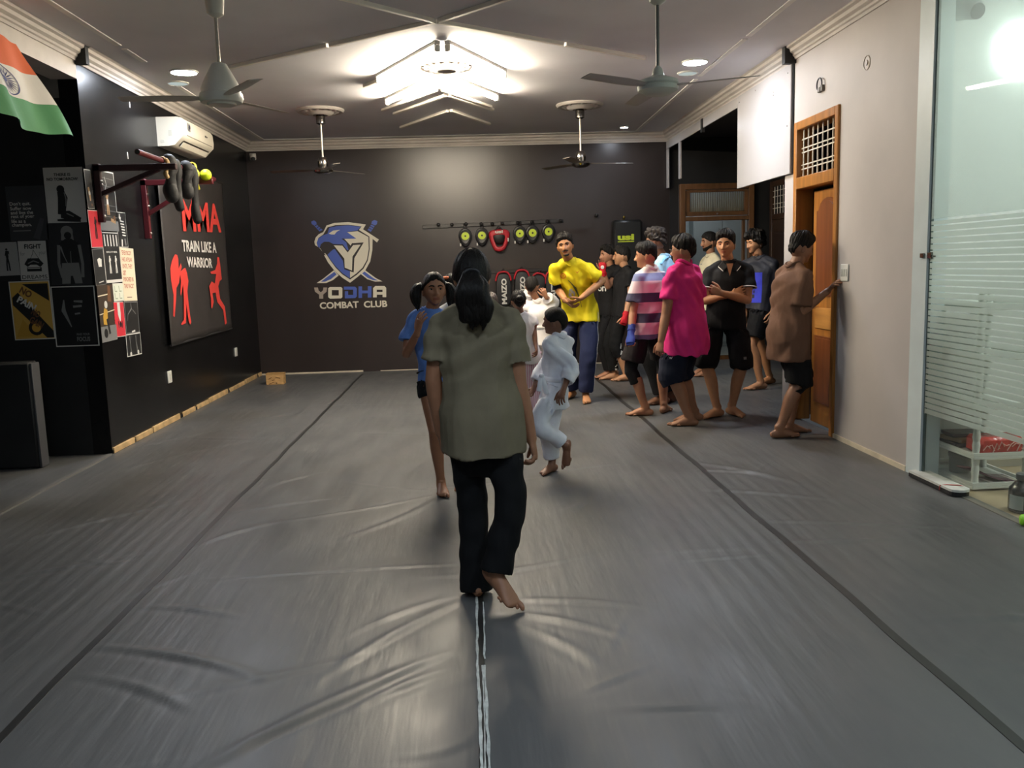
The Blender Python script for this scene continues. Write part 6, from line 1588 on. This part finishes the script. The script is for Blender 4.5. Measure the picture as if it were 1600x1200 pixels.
for j in range(13):
    u = (j % 7 - 3) / 3.; lay = j // 7; r = random.Random(j)
    pts = [hp(u * .014, -.098 - .01 * lay, .028), hp(u * .026, -.122 - .012 * lay, -.01), on_y(738 + u * 17, 452, p.hc[1] - .135 - .02 * lay), on_y(741 + u * 18 + r.uniform(-3, 3), 478, p.hc[1] - .15), on_y(744 + u * 15 + r.uniform(-4, 4), 498, p.hc[1] - .15 + .01 * lay), on_y(745 + u * 9 + r.uniform(-3, 3), 509 + r.uniform(-8, 7), p.hc[1] - .14)]
    m = MB(); m.tube(pts, [.014, .022, .026, .025, .019, .004], seg=10, sub=4)
    V = np.array(m.v); V[:, 0] += .005 * np.sin(V[:, 2] * 60 + j); m.v = [tuple(v) for v in V]; p.add('ponytail_lock', m, HB)
m = MB(); c = hp(0, -.112, .012); m.tube([c + p.hR[:, 0] * .030 * math.cos(a) + p.hR[:, 2] * .018 * math.sin(a) - p.hR[:, 1] * .018 for a in np.linspace(0, 2 * math.pi, 15)[:-1]], .008, closed=True, seg=6); p.add('hair_tie', m, P_BLK)
p.finish()

# 2  girl with two bunches ---------------------------------------------------
p = Person('person in a blue t-shirt and black shorts with one hand raised to the chest', 1.43, 684, (673, 489), (678, 453, -.02), 180, (726, 744), (689, 754), kid=.45, tone='9a6a4e', girth=.82, vox=.006, shw=.92)
p.arm('R', (635, 553, -.06), (652, 520, -.20), d=(.22, -.12, .95), n=(.75, .6, 0), curl=.15, spread=.12); p.arm('L', (712, 550, .0), (712, 590, -.05))
p.leg('R', foot=8); p.leg('L', foot=-12)
p.set_head(.93, 192, 2); p.eyes(gaze=(-.2, 0), open_=.6)
p.hair(line=(.066, .058, .03, -.01, .0, -.05, -.08), top=.013, side=.010, lump=.002, part=-.12, m=HB, seed=8)
for sg in (-1, 1):
    for j in range(6):
        r = random.Random(j + 10 * sg); a = j * 1.05; o = V3(.012 * math.cos(a), .016 * math.sin(a), 0)
        P_ = [p.hpt(V3(sg * .072, -.03, .03)), p.hpt(V3(sg * .105, -.03, .028) + o), p.hpt(V3(sg * .125, -.02, -.02) + o * 1.6), p.hpt(V3(sg * .122, -.015, -.075) + o * 1.5), p.hpt(V3(sg * .112, -.01, -.115 - r.uniform(0, .02)) + o * .6)]
        m = MB(); m.tube(P_, [.012, .018, .021, .017, .004], seg=8, sub=3); p.add('hair_bunch', m, HB)
    m = MB(); c = p.hpt(V3(sg * .088, -.03, .03)); m.tube([c + p.hR[:, 1] * .018 * math.cos(a) + p.hR[:, 2] * .018 * math.sin(a) for a in np.linspace(0, 2 * math.pi, 13)[:-1]], .007, closed=True, seg=6); p.add('hair_tie', m, P_WHT)
p.tee(F_blue, hem=-.12, ease=1.08, sleeve=.62, flare=1.3, amp=.008, name='t_shirt', seed=4)
p.legs(F_black, end=.42, r0=.1, r1=.095, seed=3)
p.finish()

# 3  child running in a pale uniform ----------------------------------------
def uniform(p, m, hem=-.42, cuff=.75, amp=.010, seed=6, belt=True, lap=False):
    s = p.s; mb = MB()
    p.torso(mb, [(hem, .195, .165, 0), (-.1, .175, .145, 0), (.22, .150, .125, .0), (.6, .172, .135, 0), (.82, .168, .12, 0), (.94, .122, .085, 0), (1.02, .062, .062, 0)])
    for q in 'LR':
        S_, E, W = p.sh[q], p.el[q], p.wr[q]; tr = p.neck + V3(0, 0, .016 * s)
        mb.tube([tr, (tr + S_) / 2, S_], [.06 * s, .065 * s, .072 * s], seg=14); Z = E * (1 - cuff) + W * cuff
        mb.tube([S_, (S_ + E) / 2, E, Z], [.076 * s, .078 * s, .078 * s, .082 * s], seg=16, cap='flat', sub=2)
    p.sl = {'L': 1 + cuff + .02, 'R': 1 + cuff + .02}; p.cloth('jacket', m, mb, .009, amp, seed)
    p.collar(m, t=1.01, rx=.072, ry=.07, w=.02, th=.01)
    if belt:
        l, up = p.lat(.22), nrm(p.axis(.25) - p.axis(.2)); f = np.cross(up, l); c = p.axis(.2)
        b = MB(); b.tube([c + (l * .160 * math.cos(a) + f * .135 * math.sin(a)) * s for a in np.linspace(0, 2 * math.pi, 25)[:-1]], [(.022 * s, .008 * s)] * 24, ref=up, closed=True, seg=8); p.add('belt', b, m)
    return p.last
def wide_trousers(p, m, r1=.105, r2=.085, end=1.86, seed=9):
    p.legs(m, end=end, r0=.115, r1=r1, r2=r2, name='trousers', amp=.007, seed=seed, top=.25)
p = Person('small person in a pale blue white uniform running past, one foot lifted', 1.16, 866, (873, 528), (868, 503, .0), 72, (885, 698, 5.74), (863, 721, 5.93), kid=1., tone='7d5540', girth=.9, vox=.006, Y0=5.85, lean=0., sh_turn=45)
p.arm('L', (894, 572, -.02), (881, 607, -.10), curl=.3); p.arm('R', (850, 572, .05), (835, 604, .0), curl=.4)
p.leg('L', toe=on_y(882, 726, 5.70), knee=(843, 664, 5.72)); p.leg('R', toe=on_floor(843, 742, .012), knee=(858, 676, 5.9))
p.set_head(.84, 62, 0); p.eyes()
p.hair(line=(.062, .058, .03, -.01, .01, -.05, -.07), top=.010, side=.008, lump=.001, curl=.0006)
VQ = uniform(p, F_gi); wide_trousers(p, F_gi)
b = MB(); c = p.axis(.2); f = p.fwd
for dx, dz in ((-.02, -.10), (.03, -.12)):
    q = on_y(846, 587, 5.72); b.tube([q, q + V3(dx * .6, -.01, dz * .5), q + V3(dx, -.012, dz)], [(.016, .005)] * 3, ref=U_X, seg=8)
b.sphere(on_y(846, 587, 5.72), (.018, .014, .016)); p.add('belt_knot', b, F_gi)
p.finish()

# 4  child in white tee and pink striped trousers ----------------------------
p = Person('person in a white t-shirt and pink striped trousers seen from behind', 1.23, 826, (814, 493), (810, 470), -8, (835, 656), (848, 658), kid=.9, tone='7d5540', girth=.85)
p.arm('R', (834, 515, -.02), (837, 538, -.08)); p.arm('L', (797, 515, 0), (797, 540, 0)); p.leg('L'); p.leg('R')
p.set_head(.80, 5); p.hair(top=.014, side=.012, lump=.004, m=HB, curl=.001, seed=2)
m = MB(); m.sphere(p.hpt(V3(.0, -.1, .03)), (.035, .03, .03)); p.add('hair_bun', m, HB)
p.tee(F_wht, hem=-.05, ease=1.05, sleeve=.5, name='t_shirt', seed=12); p.legs(bands_x('pink white stripes', 'c98fa0', 'dccdd0', 18), end=1.9, r0=.1, r1=.09, r2=.085, name='trousers', seed=13)
p.finish()

# 5  child in white uniform with raised arms ----------------------------------
p = Person('person in a white uniform with arms raised behind the head', 1.34, 846, (841, 474), (831, 447), -10, (842, 610), (854, 611), kid=.6, tone='9a6a4e', girth=.88)
p.arm('R', (866, 473, .10), (853, 464, -.08), d=(-.35, -.1, .85), n=(0, 1, 0), curl=.5); p.arm('L', (822, 470, .1), (829, 454, .0), d=(.6, -.1, .6), n=(0, 1, 0))
p.leg('L'); p.leg('R'); p.set_head(.88, -15); p.hair(top=.014, side=.010, lump=.003, seed=5)
uniform(p, F_wht, cuff=.8, seed=21); wide_trousers(p, F_wht, seed=22)
p.finish()

# 6, 7  two children mostly hidden behind the woman ---------------------------
p = Person('person with an orange hair tie half hidden behind the olive t-shirt', 1.3, 722, (712, 476), (706, 448), 25, (716, 704), (732, 704), kid=.6, tone='9a6a4e', girth=.85, Y0=6.8)
p.arm('L', (700, 518, .1), (706, 548, .0)); p.arm('R', (736, 520, 0), (738, 550, 0)); p.leg('L'); p.leg('R'); p.set_head(.84, 20); p.hair(top=.014, side=.011, m=HB, lump=.003, seed=14, line=(.066, .06, .03, -.01, -.02, -.06, -.08))
m = MB(); c = p.hpt(V3(-.062, -.03, .085)); m.tube([c + p.hR[:, 0] * .018 * math.cos(a) + p.hR[:, 1] * .018 * math.sin(a) for a in np.linspace(0, 2 * math.pi, 13)[:-1]], .011, closed=True, seg=8); p.add('orange_hair_tie', m, mat('orange scrunchie', 'e0703a', .7))
p.tee(F_wht, hem=-.15, name='t_shirt', seed=31); p.legs(F_black, end=1.8, r1=.08, r2=.075, name='trousers', seed=32); p.finish()
p = Person('person in a cream shirt almost wholly hidden beside the olive t-shirt shoulder', 1.25, 758, (764, 492), (767, 473), 0, (750, 655), (764, 655), kid=.7, tone='9a6a4e', girth=.85, Y0=8.0)
p.arm('L', (742, 520, 0), (742, 545, 0)); p.arm('R', (780, 518, .05), (780, 545, 0)); p.leg('L'); p.leg('R'); p.set_head(.8, 10); p.hair(top=.014, side=.010, m=mat('brown black hair', '2a1f18', .45, var=.3, vscale=40, bump=.5, bscale=90), seed=15)
p.tee(F_cream, hem=-.15, name='t_shirt', seed=33); p.legs(F_black, end=1.8, r1=.08, r2=.075, name='trousers', seed=34); p.finish()

# 8  man in yellow ------------------------------------------------------------
p = Person('person in a yellow jersey and navy track trousers leaning forward, hands together', 1.78, 907, (891, 411), (883, 384, -.06), 165, (915, 616), (894, 610), tone='a8754c', vox=.0065, girth=.98, shw=1.02, lean=-.22, sh_turn=172, mid=-.03)
p.arm('R', (872, 452, .06), (884, 470, -.14), d=(.62, -.3, -.55), n=(.5, .2, .75), curl=.45); p.arm('L', (941, 439, .06), (908, 466, -.16), d=(-.8, -.15, -.35), n=(-.2, .3, .9), curl=.4)
p.leg('L', foot=12); p.leg('R', foot=-18)
p.set_head(1.02, 168, -2, 9); p.eyes(gaze=(0, 0))
p.hair(line=(.058, .056, .03, -.012, .012, -.045, -.065), top=.026, side=.007, curl=.006, freq=190, lump=.004, seed=4)
HBe = mat('stubble', '2c1e16', .7)
p.patch('moustache', lambda x, y, z: (np.abs(x) < .03) & (np.abs(z + .047 + .12 * np.abs(x)) < .0055) & (y > .04), .004, HBe)
p.patch('beard', lambda x, y, z: ((z < -.082) & (z > -.104) & (y > .05) & (np.abs(x) < .03)), .002, HBe)
VQ = p.tee(F_yel, hem=-.20, ease=1.10, sleeve=.68, flare=1.25, amp=.009, hemd=1.25, name='jersey', seed=7)
c = lambda px, py: on_y(px, py, p.neck[1])
R_, U_ = V3(.98, -.15, .0), V3(0, -.1, 1)
org = mat('orange print', 'c8741e', .6); grn = mat('dark olive print', '5a5f2c', .6); slv = mat('silver print', 'a9adb0', .5)
p.decal_ring('round_emblem', .018, .03, c(880, 431), R_, U_, org, VQ); p.decal_ring('round_emblem', 0, .009, c(880, 431), R_, U_, org, VQ)
p.decal('chest_crest', [(-.02, .012), (-.008, -.004), (0, -.014), (.012, -.004), (.022, .012), (.008, .004), (0, -.004), (-.008, .004)], [(0, 1, 7), (1, 2, 6, 7), (2, 3, 5, 6), (3, 4, 5)], c(902, 424), R_, U_, org, VQ)
for k in range(5):
    V2 = []; n = 9
    for i in range(n + 1):
        t = i / n; x, y = -.05 + .03 * k * .6 + .12 * t * (1 - .12 * k), .10 - .22 * t ** 1.4 - .018 * k; V2 += [(x, y), (x - .003, y - .008)]
    p.decal('swirl_print', V2, [(2 * i, 2 * i + 1, 2 * i + 3, 2 * i + 2) for i in range(n)], c(896, 452), R_, U_, grn, VQ)
for x, y, r in ((-.02, -.02, .02), (.0, -.05, .024), (-.03, -.06, .016)):
    V2 = [(x + r * math.cos(a), y + 1.5 * r * math.sin(a)) for a in np.linspace(0, 2 * math.pi, 11)[:-1]]; p.decal('silver_print', V2, [tuple(range(10))], c(895, 452), R_, U_, slv, VQ)
m = MB(); W = p.wr['R']; u = nrm(p.el['R'] - W); a_ = nrm(np.cross(u, U_X)); b_ = np.cross(u, a_)
m.tube([W + u * .01 + (a_ * math.cos(t) + b_ * math.sin(t)) * .031 for t in np.linspace(0, 2 * math.pi, 15)[:-1]], .004, closed=True, seg=6); p.add('wrist_thread', m, mat('maroon thread', '7a3a2a', .7))
m = MB(); E, W = p.el['R'], p.wr['R']; S_ = p.sh['R']; q = S_ * .2 + E * .8; u = nrm(E - S_)
m.tube([q - u * .02, q + u * .03], [.053, .05], seg=14, cap='flat'); p.add('elbow_band', m, F_dnavy)
VT = p.legs(F_navy, end=1.93, r0=.102, r1=.088, r2=.082, name='trousers', seed=8, amp=.006)
for sg, q in ((1, 'L'), (-1, 'R')):      # white piping down the outer side
    Hh, K, A = p.hip[q], p.kn[q], p.an[q]; o = -p.rt * (1 if q == 'L' else -1)
    bv = BVHTree.FromPolygons(VT[0].tolist(), VT[1].tolist()); P_ = []
    for t in np.linspace(.02, 1.9, 18):
        cpt = Hh * (1 - t) + K * t if t < 1 else K * (2 - t) + A * (t - 1); h = bv.ray_cast(Vector(cpt + o * .4), Vector(-o), .6)
        if h[0] is not None: P_.append(np.array(h[0]) + o * .002)
    m = MB(); m.tube(P_, [(.008, .003)] * len(P_), ref=p.fwd, seg=6); p.add('side_piping', m, F_white_trim)
p.finish()

# 9  person hiding the face with a red glove ----------------------------------
p = Person('person in a black t-shirt covering the face with a red glove', 1.68, 951, (954, 420), (950, 399), 112, (951, 582), (958, 578), tone='a8775a', sh_turn=120)
p.arm('L', (950, 448, -.16), (942, 424, -.24), d=(-.05, -.05, 1), n=(-.2, -1, 0), curl=.15, spread=.1); p.arm('R', (945, 455, .05), (944, 490, 0))
p.leg('L', foot=-20); p.leg('R', foot=-20); p.set_head(1., 105); p.eyes(); p.hair(top=.030, side=.004, curl=.004, freq=170, seed=6)
VQ = p.tee(F_black, hem=-.22, name='t_shirt', seed=41, ease=1.05); cc = on_y(945, 451, p.neck[1])
p.decal_text('chest_lettering', 'OIT', cc, V3(.85, -.5, 0), U_Z, .17, .06, F_white_trim, VQ, bold=.04)
p.legs(F_black, end=1.93, r1=.075, r2=.06, name='trousers', seed=42); p.glove('L', F_redw)
m = MB(); q = p.wr['L'] + U_Z * .05 + V3(-.01, -.032, 0); m.lathe([(.022, 0), (.012, .003), (.0, .003)], q, axis=(-.2, -1, 0), seg=12); p.add('glove_patch', m, F_white_trim)
m = MB(); q = on_y(953, 493, p.Y0 - .15)
for dx, dz in ((-.035, -.10), (.03, -.06)): m.tube([q, q + V3(dx, -.01, dz * .5), q + V3(dx * .8, -.01, dz)], .008, seg=6)
p.add('drawstring', m, F_white_trim); p.finish()

# 10  boy in black, profile ----------------------------------------------------
p = Person('person in a black t-shirt with a red hand wrap and white lettered trousers', 1.66, 973, (977, 421), (972, 400), 85, (979, 586), (960, 584), tone='ba8965', sh_turn=100)
p.arm('L', (984, 462, .0), (977, 494, -.08), curl=.8); p.arm('R', (966, 462, .05), (964, 495, 0))
p.leg('L', foot=5); p.leg('R', foot=0); p.set_head(1., 82); p.eyes(); p.hair(line=(.05, .05, .034, -.0, .0, -.05, -.075), top=.025, side=.009, lump=.004, fringe=.6, seed=7)
p.tee(F_black, hem=-.2, name='t_shirt', seed=43, ease=1.08); VQ = p.legs(F_bblk, ends={'L': 1.42, 'R': 1.9}, r1=.08, r2=.068, name='trousers', seed=44)
for t, px, py in (('K', 964, 538), ('E', 964.5, 548), ('W', 964, 559), ('A', 963, 569), ('S', 962, 578)): p.decal_text('leg_lettering', t, on_y(px, py, p.an['R'][1]), V3(.96, .15, -.2), V3(.2, 0, 1), .065, .06, F_white_trim, VQ, bold=.04)
p.glove('L', F_redw); p.finish()

# 11  striped t-shirt -----------------------------------------------------------
p = Person('person in a wide striped t-shirt and black shorts over leggings, blue hand wrap', 1.65, 1012, (1016, 422), (1010, 400, .0), 42, (1009, 638), (1037, 634), tone='ad7b5b', vox=.0065, girth=1.06, sh_turn=40)
zz = lambda y: float(on_y(1010, y, p.Y0 - .1)[2])
stripes = bands_z('pink white navy bands', [(0, '5d6280'), (zz(523), 'd5b8c0'), (zz(504), '3a3a50'), (zz(490), 'cba3ae'), (zz(473), '3f4058'), (zz(458), 'dcc6cc'), (zz(439), '7d86b0'), (zz(428), 'ddd8d6')])
p.arm('L', (989, 490, -.02), (986, 521, -.10), curl=.6); p.arm('R', (1042, 490, .05), (1038, 525, .1)); p.leg('L', foot=35); p.leg('R', foot=-75)
p.set_head(1.0, 72, -2); p.eyes(); p.hair(line=(.056, .052, .03, -.006, .012, -.03, -.055), top=.030, side=.004, curl=.002, lump=.004, seed=9)
p.tee(stripes, hem=-.27, ease=1.12, sleeve=.72, flare=1.3, name='t_shirt', seed=51, amp=.009)
p.legs(fab('faded black shorts', '1f1c1d'), end=.86, r0=.105, r1=.112, seed=52, amp=.006); p.legs(F_bblk, end=1.38, r0=.09, r1=.064, r2=.06, name='leggings', seed=53, amp=.002, top=.0)
p.glove('L', F_bluew, cuff=.09); p.finish()

# 12  light blue shirt -----------------------------------------------------------
p = Person('person in a light blue shirt standing behind the striped t-shirt', 1.80, 1041, (1037, 405), (1025, 378), 62, (1035, 620), (1047, 617), tone='7a523c')
p.arm('L', (1030, 452, -.05), (1028, 492, 0)); p.arm('R', (1054, 450, .1), (1052, 490, .1)); p.leg('L', foot=35); p.leg('R', foot=30)
p.set_head(1.02, 62); p.eyes(); p.hair(top=.036, side=.016, curl=.011, freq=130, lump=.003, m=hair_mat('dusty black hair', '2a2522', .6), seed=10, line=(.05, .05, .03, .0, .01, -.03, -.05))
p.tee(F_lblue, hem=-.25, ease=1.06, name='t_shirt', seed=61); VT = p.legs(F_black, end=1.9, r1=.085, r2=.08, name='trousers', seed=62)
m = MB(); q = p.axis(.9); m.tube([p.sh['L'] + V3(0, -.06, .02), (p.sh['L'] + p.neck) / 2 + V3(.0, -.08, .03), p.neck + V3(.02, -.07, .02)], [(.02, .006)] * 3, seg=8); p.add('blue_panel', m, fab('mid blue panel', '6fa8d8'))
m = MB(); A, K = p.an['R'], p.kn['R']; o = V3(.06, -.05, 0); m.tube([K + o, (K + A) / 2 + o, A + o + V3(0, 0, .05)], [(.008, .004)] * 3, seg=6); p.add('side_stripe', m, F_white_trim); p.finish()

# 13  pink t-shirt -----------------------------------------------------------------
p = Person('person in a bright pink t-shirt and navy shorts seen from behind', 1.68, 1071, (1068, 415), (1068, 391, .0), 52, (1078, 653), (1086, 645), tone='9d7054', vox=.0065, girth=1.28, shw=1.06, sh_turn=42, Y0=7.5)
p.arm('L', (1040, 494, -.03), (1033, 532, -.08), curl=.45); p.arm('R', (1094, 488, .12), (1080, 516, .28)); p.leg('L', foot=28); p.leg('R', foot=30)
p.set_head(1.05, 58); p.eyes(); p.hair(line=(.056, .052, .03, -.008, -.0, -.045, -.07), top=.028, side=.008, curl=.0025, freq=110, lump=.005, seed=11)
m = MB()                                                                   # spectacles
for sg in (-1, 1):
    c = V3(sg * .033, .104, .0); m.tube([p.hpt(c + V3(.021 * math.cos(a), -.006 * abs(math.cos(a)), .016 * math.sin(a))) for a in np.linspace(0, 2 * math.pi, 17)[:-1]], .0022, closed=True, seg=6)
    m.tube([p.hpt(V3(sg * .054, .098, .004)), p.hpt(V3(sg * .078, .06, .006)), p.hpt(V3(sg * .082, -.015, .0))], .0022, seg=6)
m.tube([p.hpt(V3(-.012, .105, .002)), p.hpt(V3(.012, .105, .002))], .002, seg=6); p.add('spectacles', m, P_BLK)
p.tee(F_pink, hem=-.50, ease=1.05, sleeve=.62, flare=1.2, name='t_shirt', seed=71, amp=.009, belly=.012, hemd=1.1)
VQ = p.legs(F_dnavy, end=1.2, r0=.112, r1=.112, r2=.105, seed=72, amp=.006)
p.decal('shorts_logo', [(-.016, .012), (-.006, -.012), (0, .0), (.006, -.012), (.016, .012), (.006, .0), (0, .008), (-.006, .0)], [(0, 1, 7), (1, 2, 6, 7), (2, 3, 5, 6), (3, 4, 5)], on_y(1045, 560, 7.3), V3(.8, -.6, 0), U_Z, F_white_trim, VQ)
p.finish()

# 14  bearded man --------------------------------------------------------------------
p = Person('person in a cream t-shirt standing behind the black polo shirt', 1.80, 1110, (1111, 402), (1109, 378), 100, (1108, 578), (1098, 576), tone='9d7054')
p.arm('L', (1118, 446, -.02), (1116, 482, -.05)); p.arm('R', (1100, 446, .1), (1100, 482, .05)); p.leg('L'); p.leg('R', foot=15)
p.set_head(1.02, 92, -4); p.eyes(); p.hair(line=(.056, .052, .032, -.01, .01, -.045, -.07), top=.016, side=.008, lump=.002, seed=12)
p.patch('beard', lambda x, y, z: (y > -.005) & (((z < -.03 - .45 * y) & (z > -.125)) | ((np.abs(z + .046) < .005) & (np.abs(x) < .028) & (y > .05))), .005, hair_mat())
VQ = p.tee(F_cream, hem=-.26, ease=1.1, name='t_shirt', seed=81); red = mat('faded red print', 'b98a80', .8)
for py, w in ((413, .05),): p.decal('chest_print', [(-w / 2, -.006), (w / 2, -.006), (w / 2, .006), (-w / 2, .006)], [(0, 1, 2, 3)], on_y(1095.5, py, p.neck[1]), V3(.3, -.95, 0), U_Z, P_GRY, VQ)
for py in (427, 434): p.decal('chest_print', [(-.09, -.004), (.09, -.004), (.09, .004), (-.09, .004)], [(0, 1, 2, 3)], on_y(1098, py, p.neck[1]), V3(.6, -.8, 0), U_Z, red, VQ)
p.legs(F_black, end=1.6, r1=.09, r2=.085, seed=82); p.finish()

# 15  polo shirt, arms folded -----------------------------------------------------------
p = Person('person in a black polo shirt with white trims standing with folded arms', 1.73, 1133, (1139, 413), (1134, 383, -.01), 160, (1143, 636), (1121, 639), tone='b98660', vox=.006, girth=1.0, shw=1.04, sh_turn=168)
p.arm('R', (1102, 470, -.04), (1143, 460, -.17), d=(.9, -.0, .3), n=(.1, 1, 0), curl=.2); p.arm('L', (1168, 469, -.06), (1128, 458, -.24), d=(-.9, .0, .35), n=(-.2, 1, 0), curl=.75)
p.leg('R', foot=-42); p.leg('L', foot=40)
p.set_head(1.03, 150, 1); p.eyes(gaze=(-.2, .1)); p.hair(line=(.064, .056, .030, -.01, .012, -.035, -.06), top=.034, side=.004, lump=.006, curl=.002, freq=110, seed=13)
p.tee(F_black, hem=-.24, ease=1.04, sleeve=.58, flare=1.2, name='polo_shirt', seed=91, collar=False)
up = U_Z; c = p.axis(1.0) + p.fwd2 * .012 + V3(0, 0, .008); l, f = p.rt2, p.fwd2
for sg in (-1, 1):                                                          # collar flaps with white edge
    a = [c + l * sg * .058 - f * .02 + up * .03, c + l * sg * .060 + f * .04 + up * .012, c + l * sg * .022 + f * .086 - up * .03]; b = [c + l * sg * .085 - f * .03 - up * .0, c + l * sg * .098 + f * .045 - up * .03, c + l * sg * .062 + f * .098 - up * .068]
    m = MB(); m.add([*a, *b], [(0, 1, 4, 3), (1, 2, 5, 4)]); V = [q + V3(0, 0, .006) + f * .004 for q in a + b]; m.add(V, [(3, 4, 1, 0), (4, 5, 2, 1)]); p.add('collar_flap', m, F_black)
    m = MB(); m.tube([q + f * .004 + V3(0, 0, .002) for q in b], .0035, seg=6); p.add('collar_piping', m, F_white_trim)
back = MB(); back.tube([c + (l * .062 * math.cos(a) + f * .06 * math.sin(a)) + up * .018 for a in np.linspace(math.pi, 2 * math.pi, 11)], [(.022, .006)] * 11, ref=up, seg=8); p.add('collar_back', back, F_black)
m = MB(); m.add([c + l * -.03 + f * .078 - up * .0, c + l * .03 + f * .078 - up * .0, c + l * .004 + f * .125 - up * .115], [(0, 1, 2), (2, 1, 0)]); p.add('open_neck', m, skin_mats(p.tone)[0])
for q in 'LR':
    S_, E = p.sh[q], p.el[q]; u = nrm(E - S_); e = S_ + (E - S_) * .575; a_ = nrm(np.cross(u, U_Y)); b_ = np.cross(u, a_)
    m = MB(); m.tube([e + (a_ * math.cos(t) + b_ * math.sin(t)) * .080 for t in np.linspace(0, 2 * math.pi, 21)[:-1]], .005, closed=True, seg=6); p.add('sleeve_piping', m, F_white_trim)
VQ = p.legs(fab('black shorts', '141315'), end=1.02, r0=.108, r1=.105, seed=92, amp=.006)
p.decal('shorts_tag', [(-.014, -.012), (.014, -.012), (.014, .012), (-.014, .012)], [(0, 1, 2, 3)], on_y(1153, 556, p.Y0), V3(1, 0, 0), U_Z, P_GRY, VQ)
p.finish()

# 16  blue and black jersey ------------------------------------------------------------
p = Person('person in a dark jersey with a bright blue front panel', 1.72, 1184, (1187, 405), (1180, 379, -.02), 100, (1189, 598), (1203, 590), tone='b98660', sh_turn=135)
p.arm('R', (1167, 452, -.02), (1164, 494, -.08), curl=.4); p.arm('L', (1206, 450, .05), (1203, 488, -.05)); p.leg('L', foot=0); p.leg('R', foot=10)
p.set_head(1.0, 108, -10); p.eyes(gaze=(0, -.5)); p.hair(line=(.05, .046, .024, -.02, -.02, -.06, -.08), top=.044, side=.026, curl=.012, freq=110, lump=.008, fringe=.8, seed=16, m=HB)
m = MB(); m.sphere(p.hpt(V3(-.078, -.008, -.042)), .0055); p.add('earring', m, P_WHT)
F_j = fab('dark slate jersey', '26272e', .6, .3); VQ = p.tee(F_j, hem=-.10, ease=1.12, sleeve=.95, flare=1.25, name='jersey', seed=101, amp=.006); F_pan = fab('royal blue panel', '3038b4', .6, .2)
R_, cc = V3(.75, -.66, 0), on_y(1184.5, 448, p.neck[1])
n = 8; V2 = [(-.10 + .2 * i / n, y) for y in np.linspace(-.17, .16, 8) for i in range(n + 1)]; p.decal('blue_panel', V2, [(j * (n + 1) + i, j * (n + 1) + i + 1, (j + 1) * (n + 1) + i + 1, (j + 1) * (n + 1) + i) for j in range(7) for i in range(n)], cc, R_, U_Z, F_pan, VQ)
for x, y, w, h in ((-.01, .05, .07, .03), (0, .02, .05, .05), (-.02, -.05, .08, .03), (-.01, -.1, .06, .04)): p.decal('number_print', [(x - w / 2, y - h / 2), (x + w / 2, y - h / 2), (x + w / 2, y + h / 2), (x - w / 2, y + h / 2)], [(0, 1, 2, 3)], cc, R_, U_Z, F_j, VQ, lift=.006)
VQ = p.legs(F_black, end=.82, r0=.108, r1=.108, seed=102, amp=.006)
p.decal('triangle_logo', [(-.02, -.02), (0, -.02), (0, .022), (.004, .022), (.004, -.02), (.024, -.02)], [(0, 1, 2), (3, 4, 5)], on_y(1183, 517, p.Y0), V3(.9, -.4, 0), U_Z, F_white_trim, VQ)
p.finish()

# 17  man at the switch ---------------------------------------------------------------
p = Person('person in a brown t-shirt and black shorts pressing the wall switch', 1.65, 1233, (1240, 419), (1251, 388, .0), -78, (1233, 664), (1217, 671), tone='8d644a', vox=.006, girth=1.05, sh_turn=-75)
W_ = on_y(1294, 454, p.sh['R'][1] + .03); p.arm('R', (1248, 491, .0), (1294, 454, .03), d=SWITCH + V3(0, 0, .0) - W_, n=(.1, .55, -.8), curl=.12); p.arm('L', (1246, 488, .02), (1250, 530, -.02)); p.leg('L', foot=0); p.leg('R', foot=-8)
p.set_head(.98, -80, -12); p.eyes(gaze=(0, -.3)); p.hair(line=(.058, .052, .032, -.01, .008, -.045, -.07), top=.034, side=.004, lump=.005, curl=.002, fringe=.5, seed=17)
p.tee(F_brown, hem=-.50, ease=1.14, sleeve=.78, flare=1.28, name='t_shirt', seed=111, amp=.010); p.legs(F_black, end=1.06, r0=.108, r1=.112, seed=112, amp=.006)
p.finish()
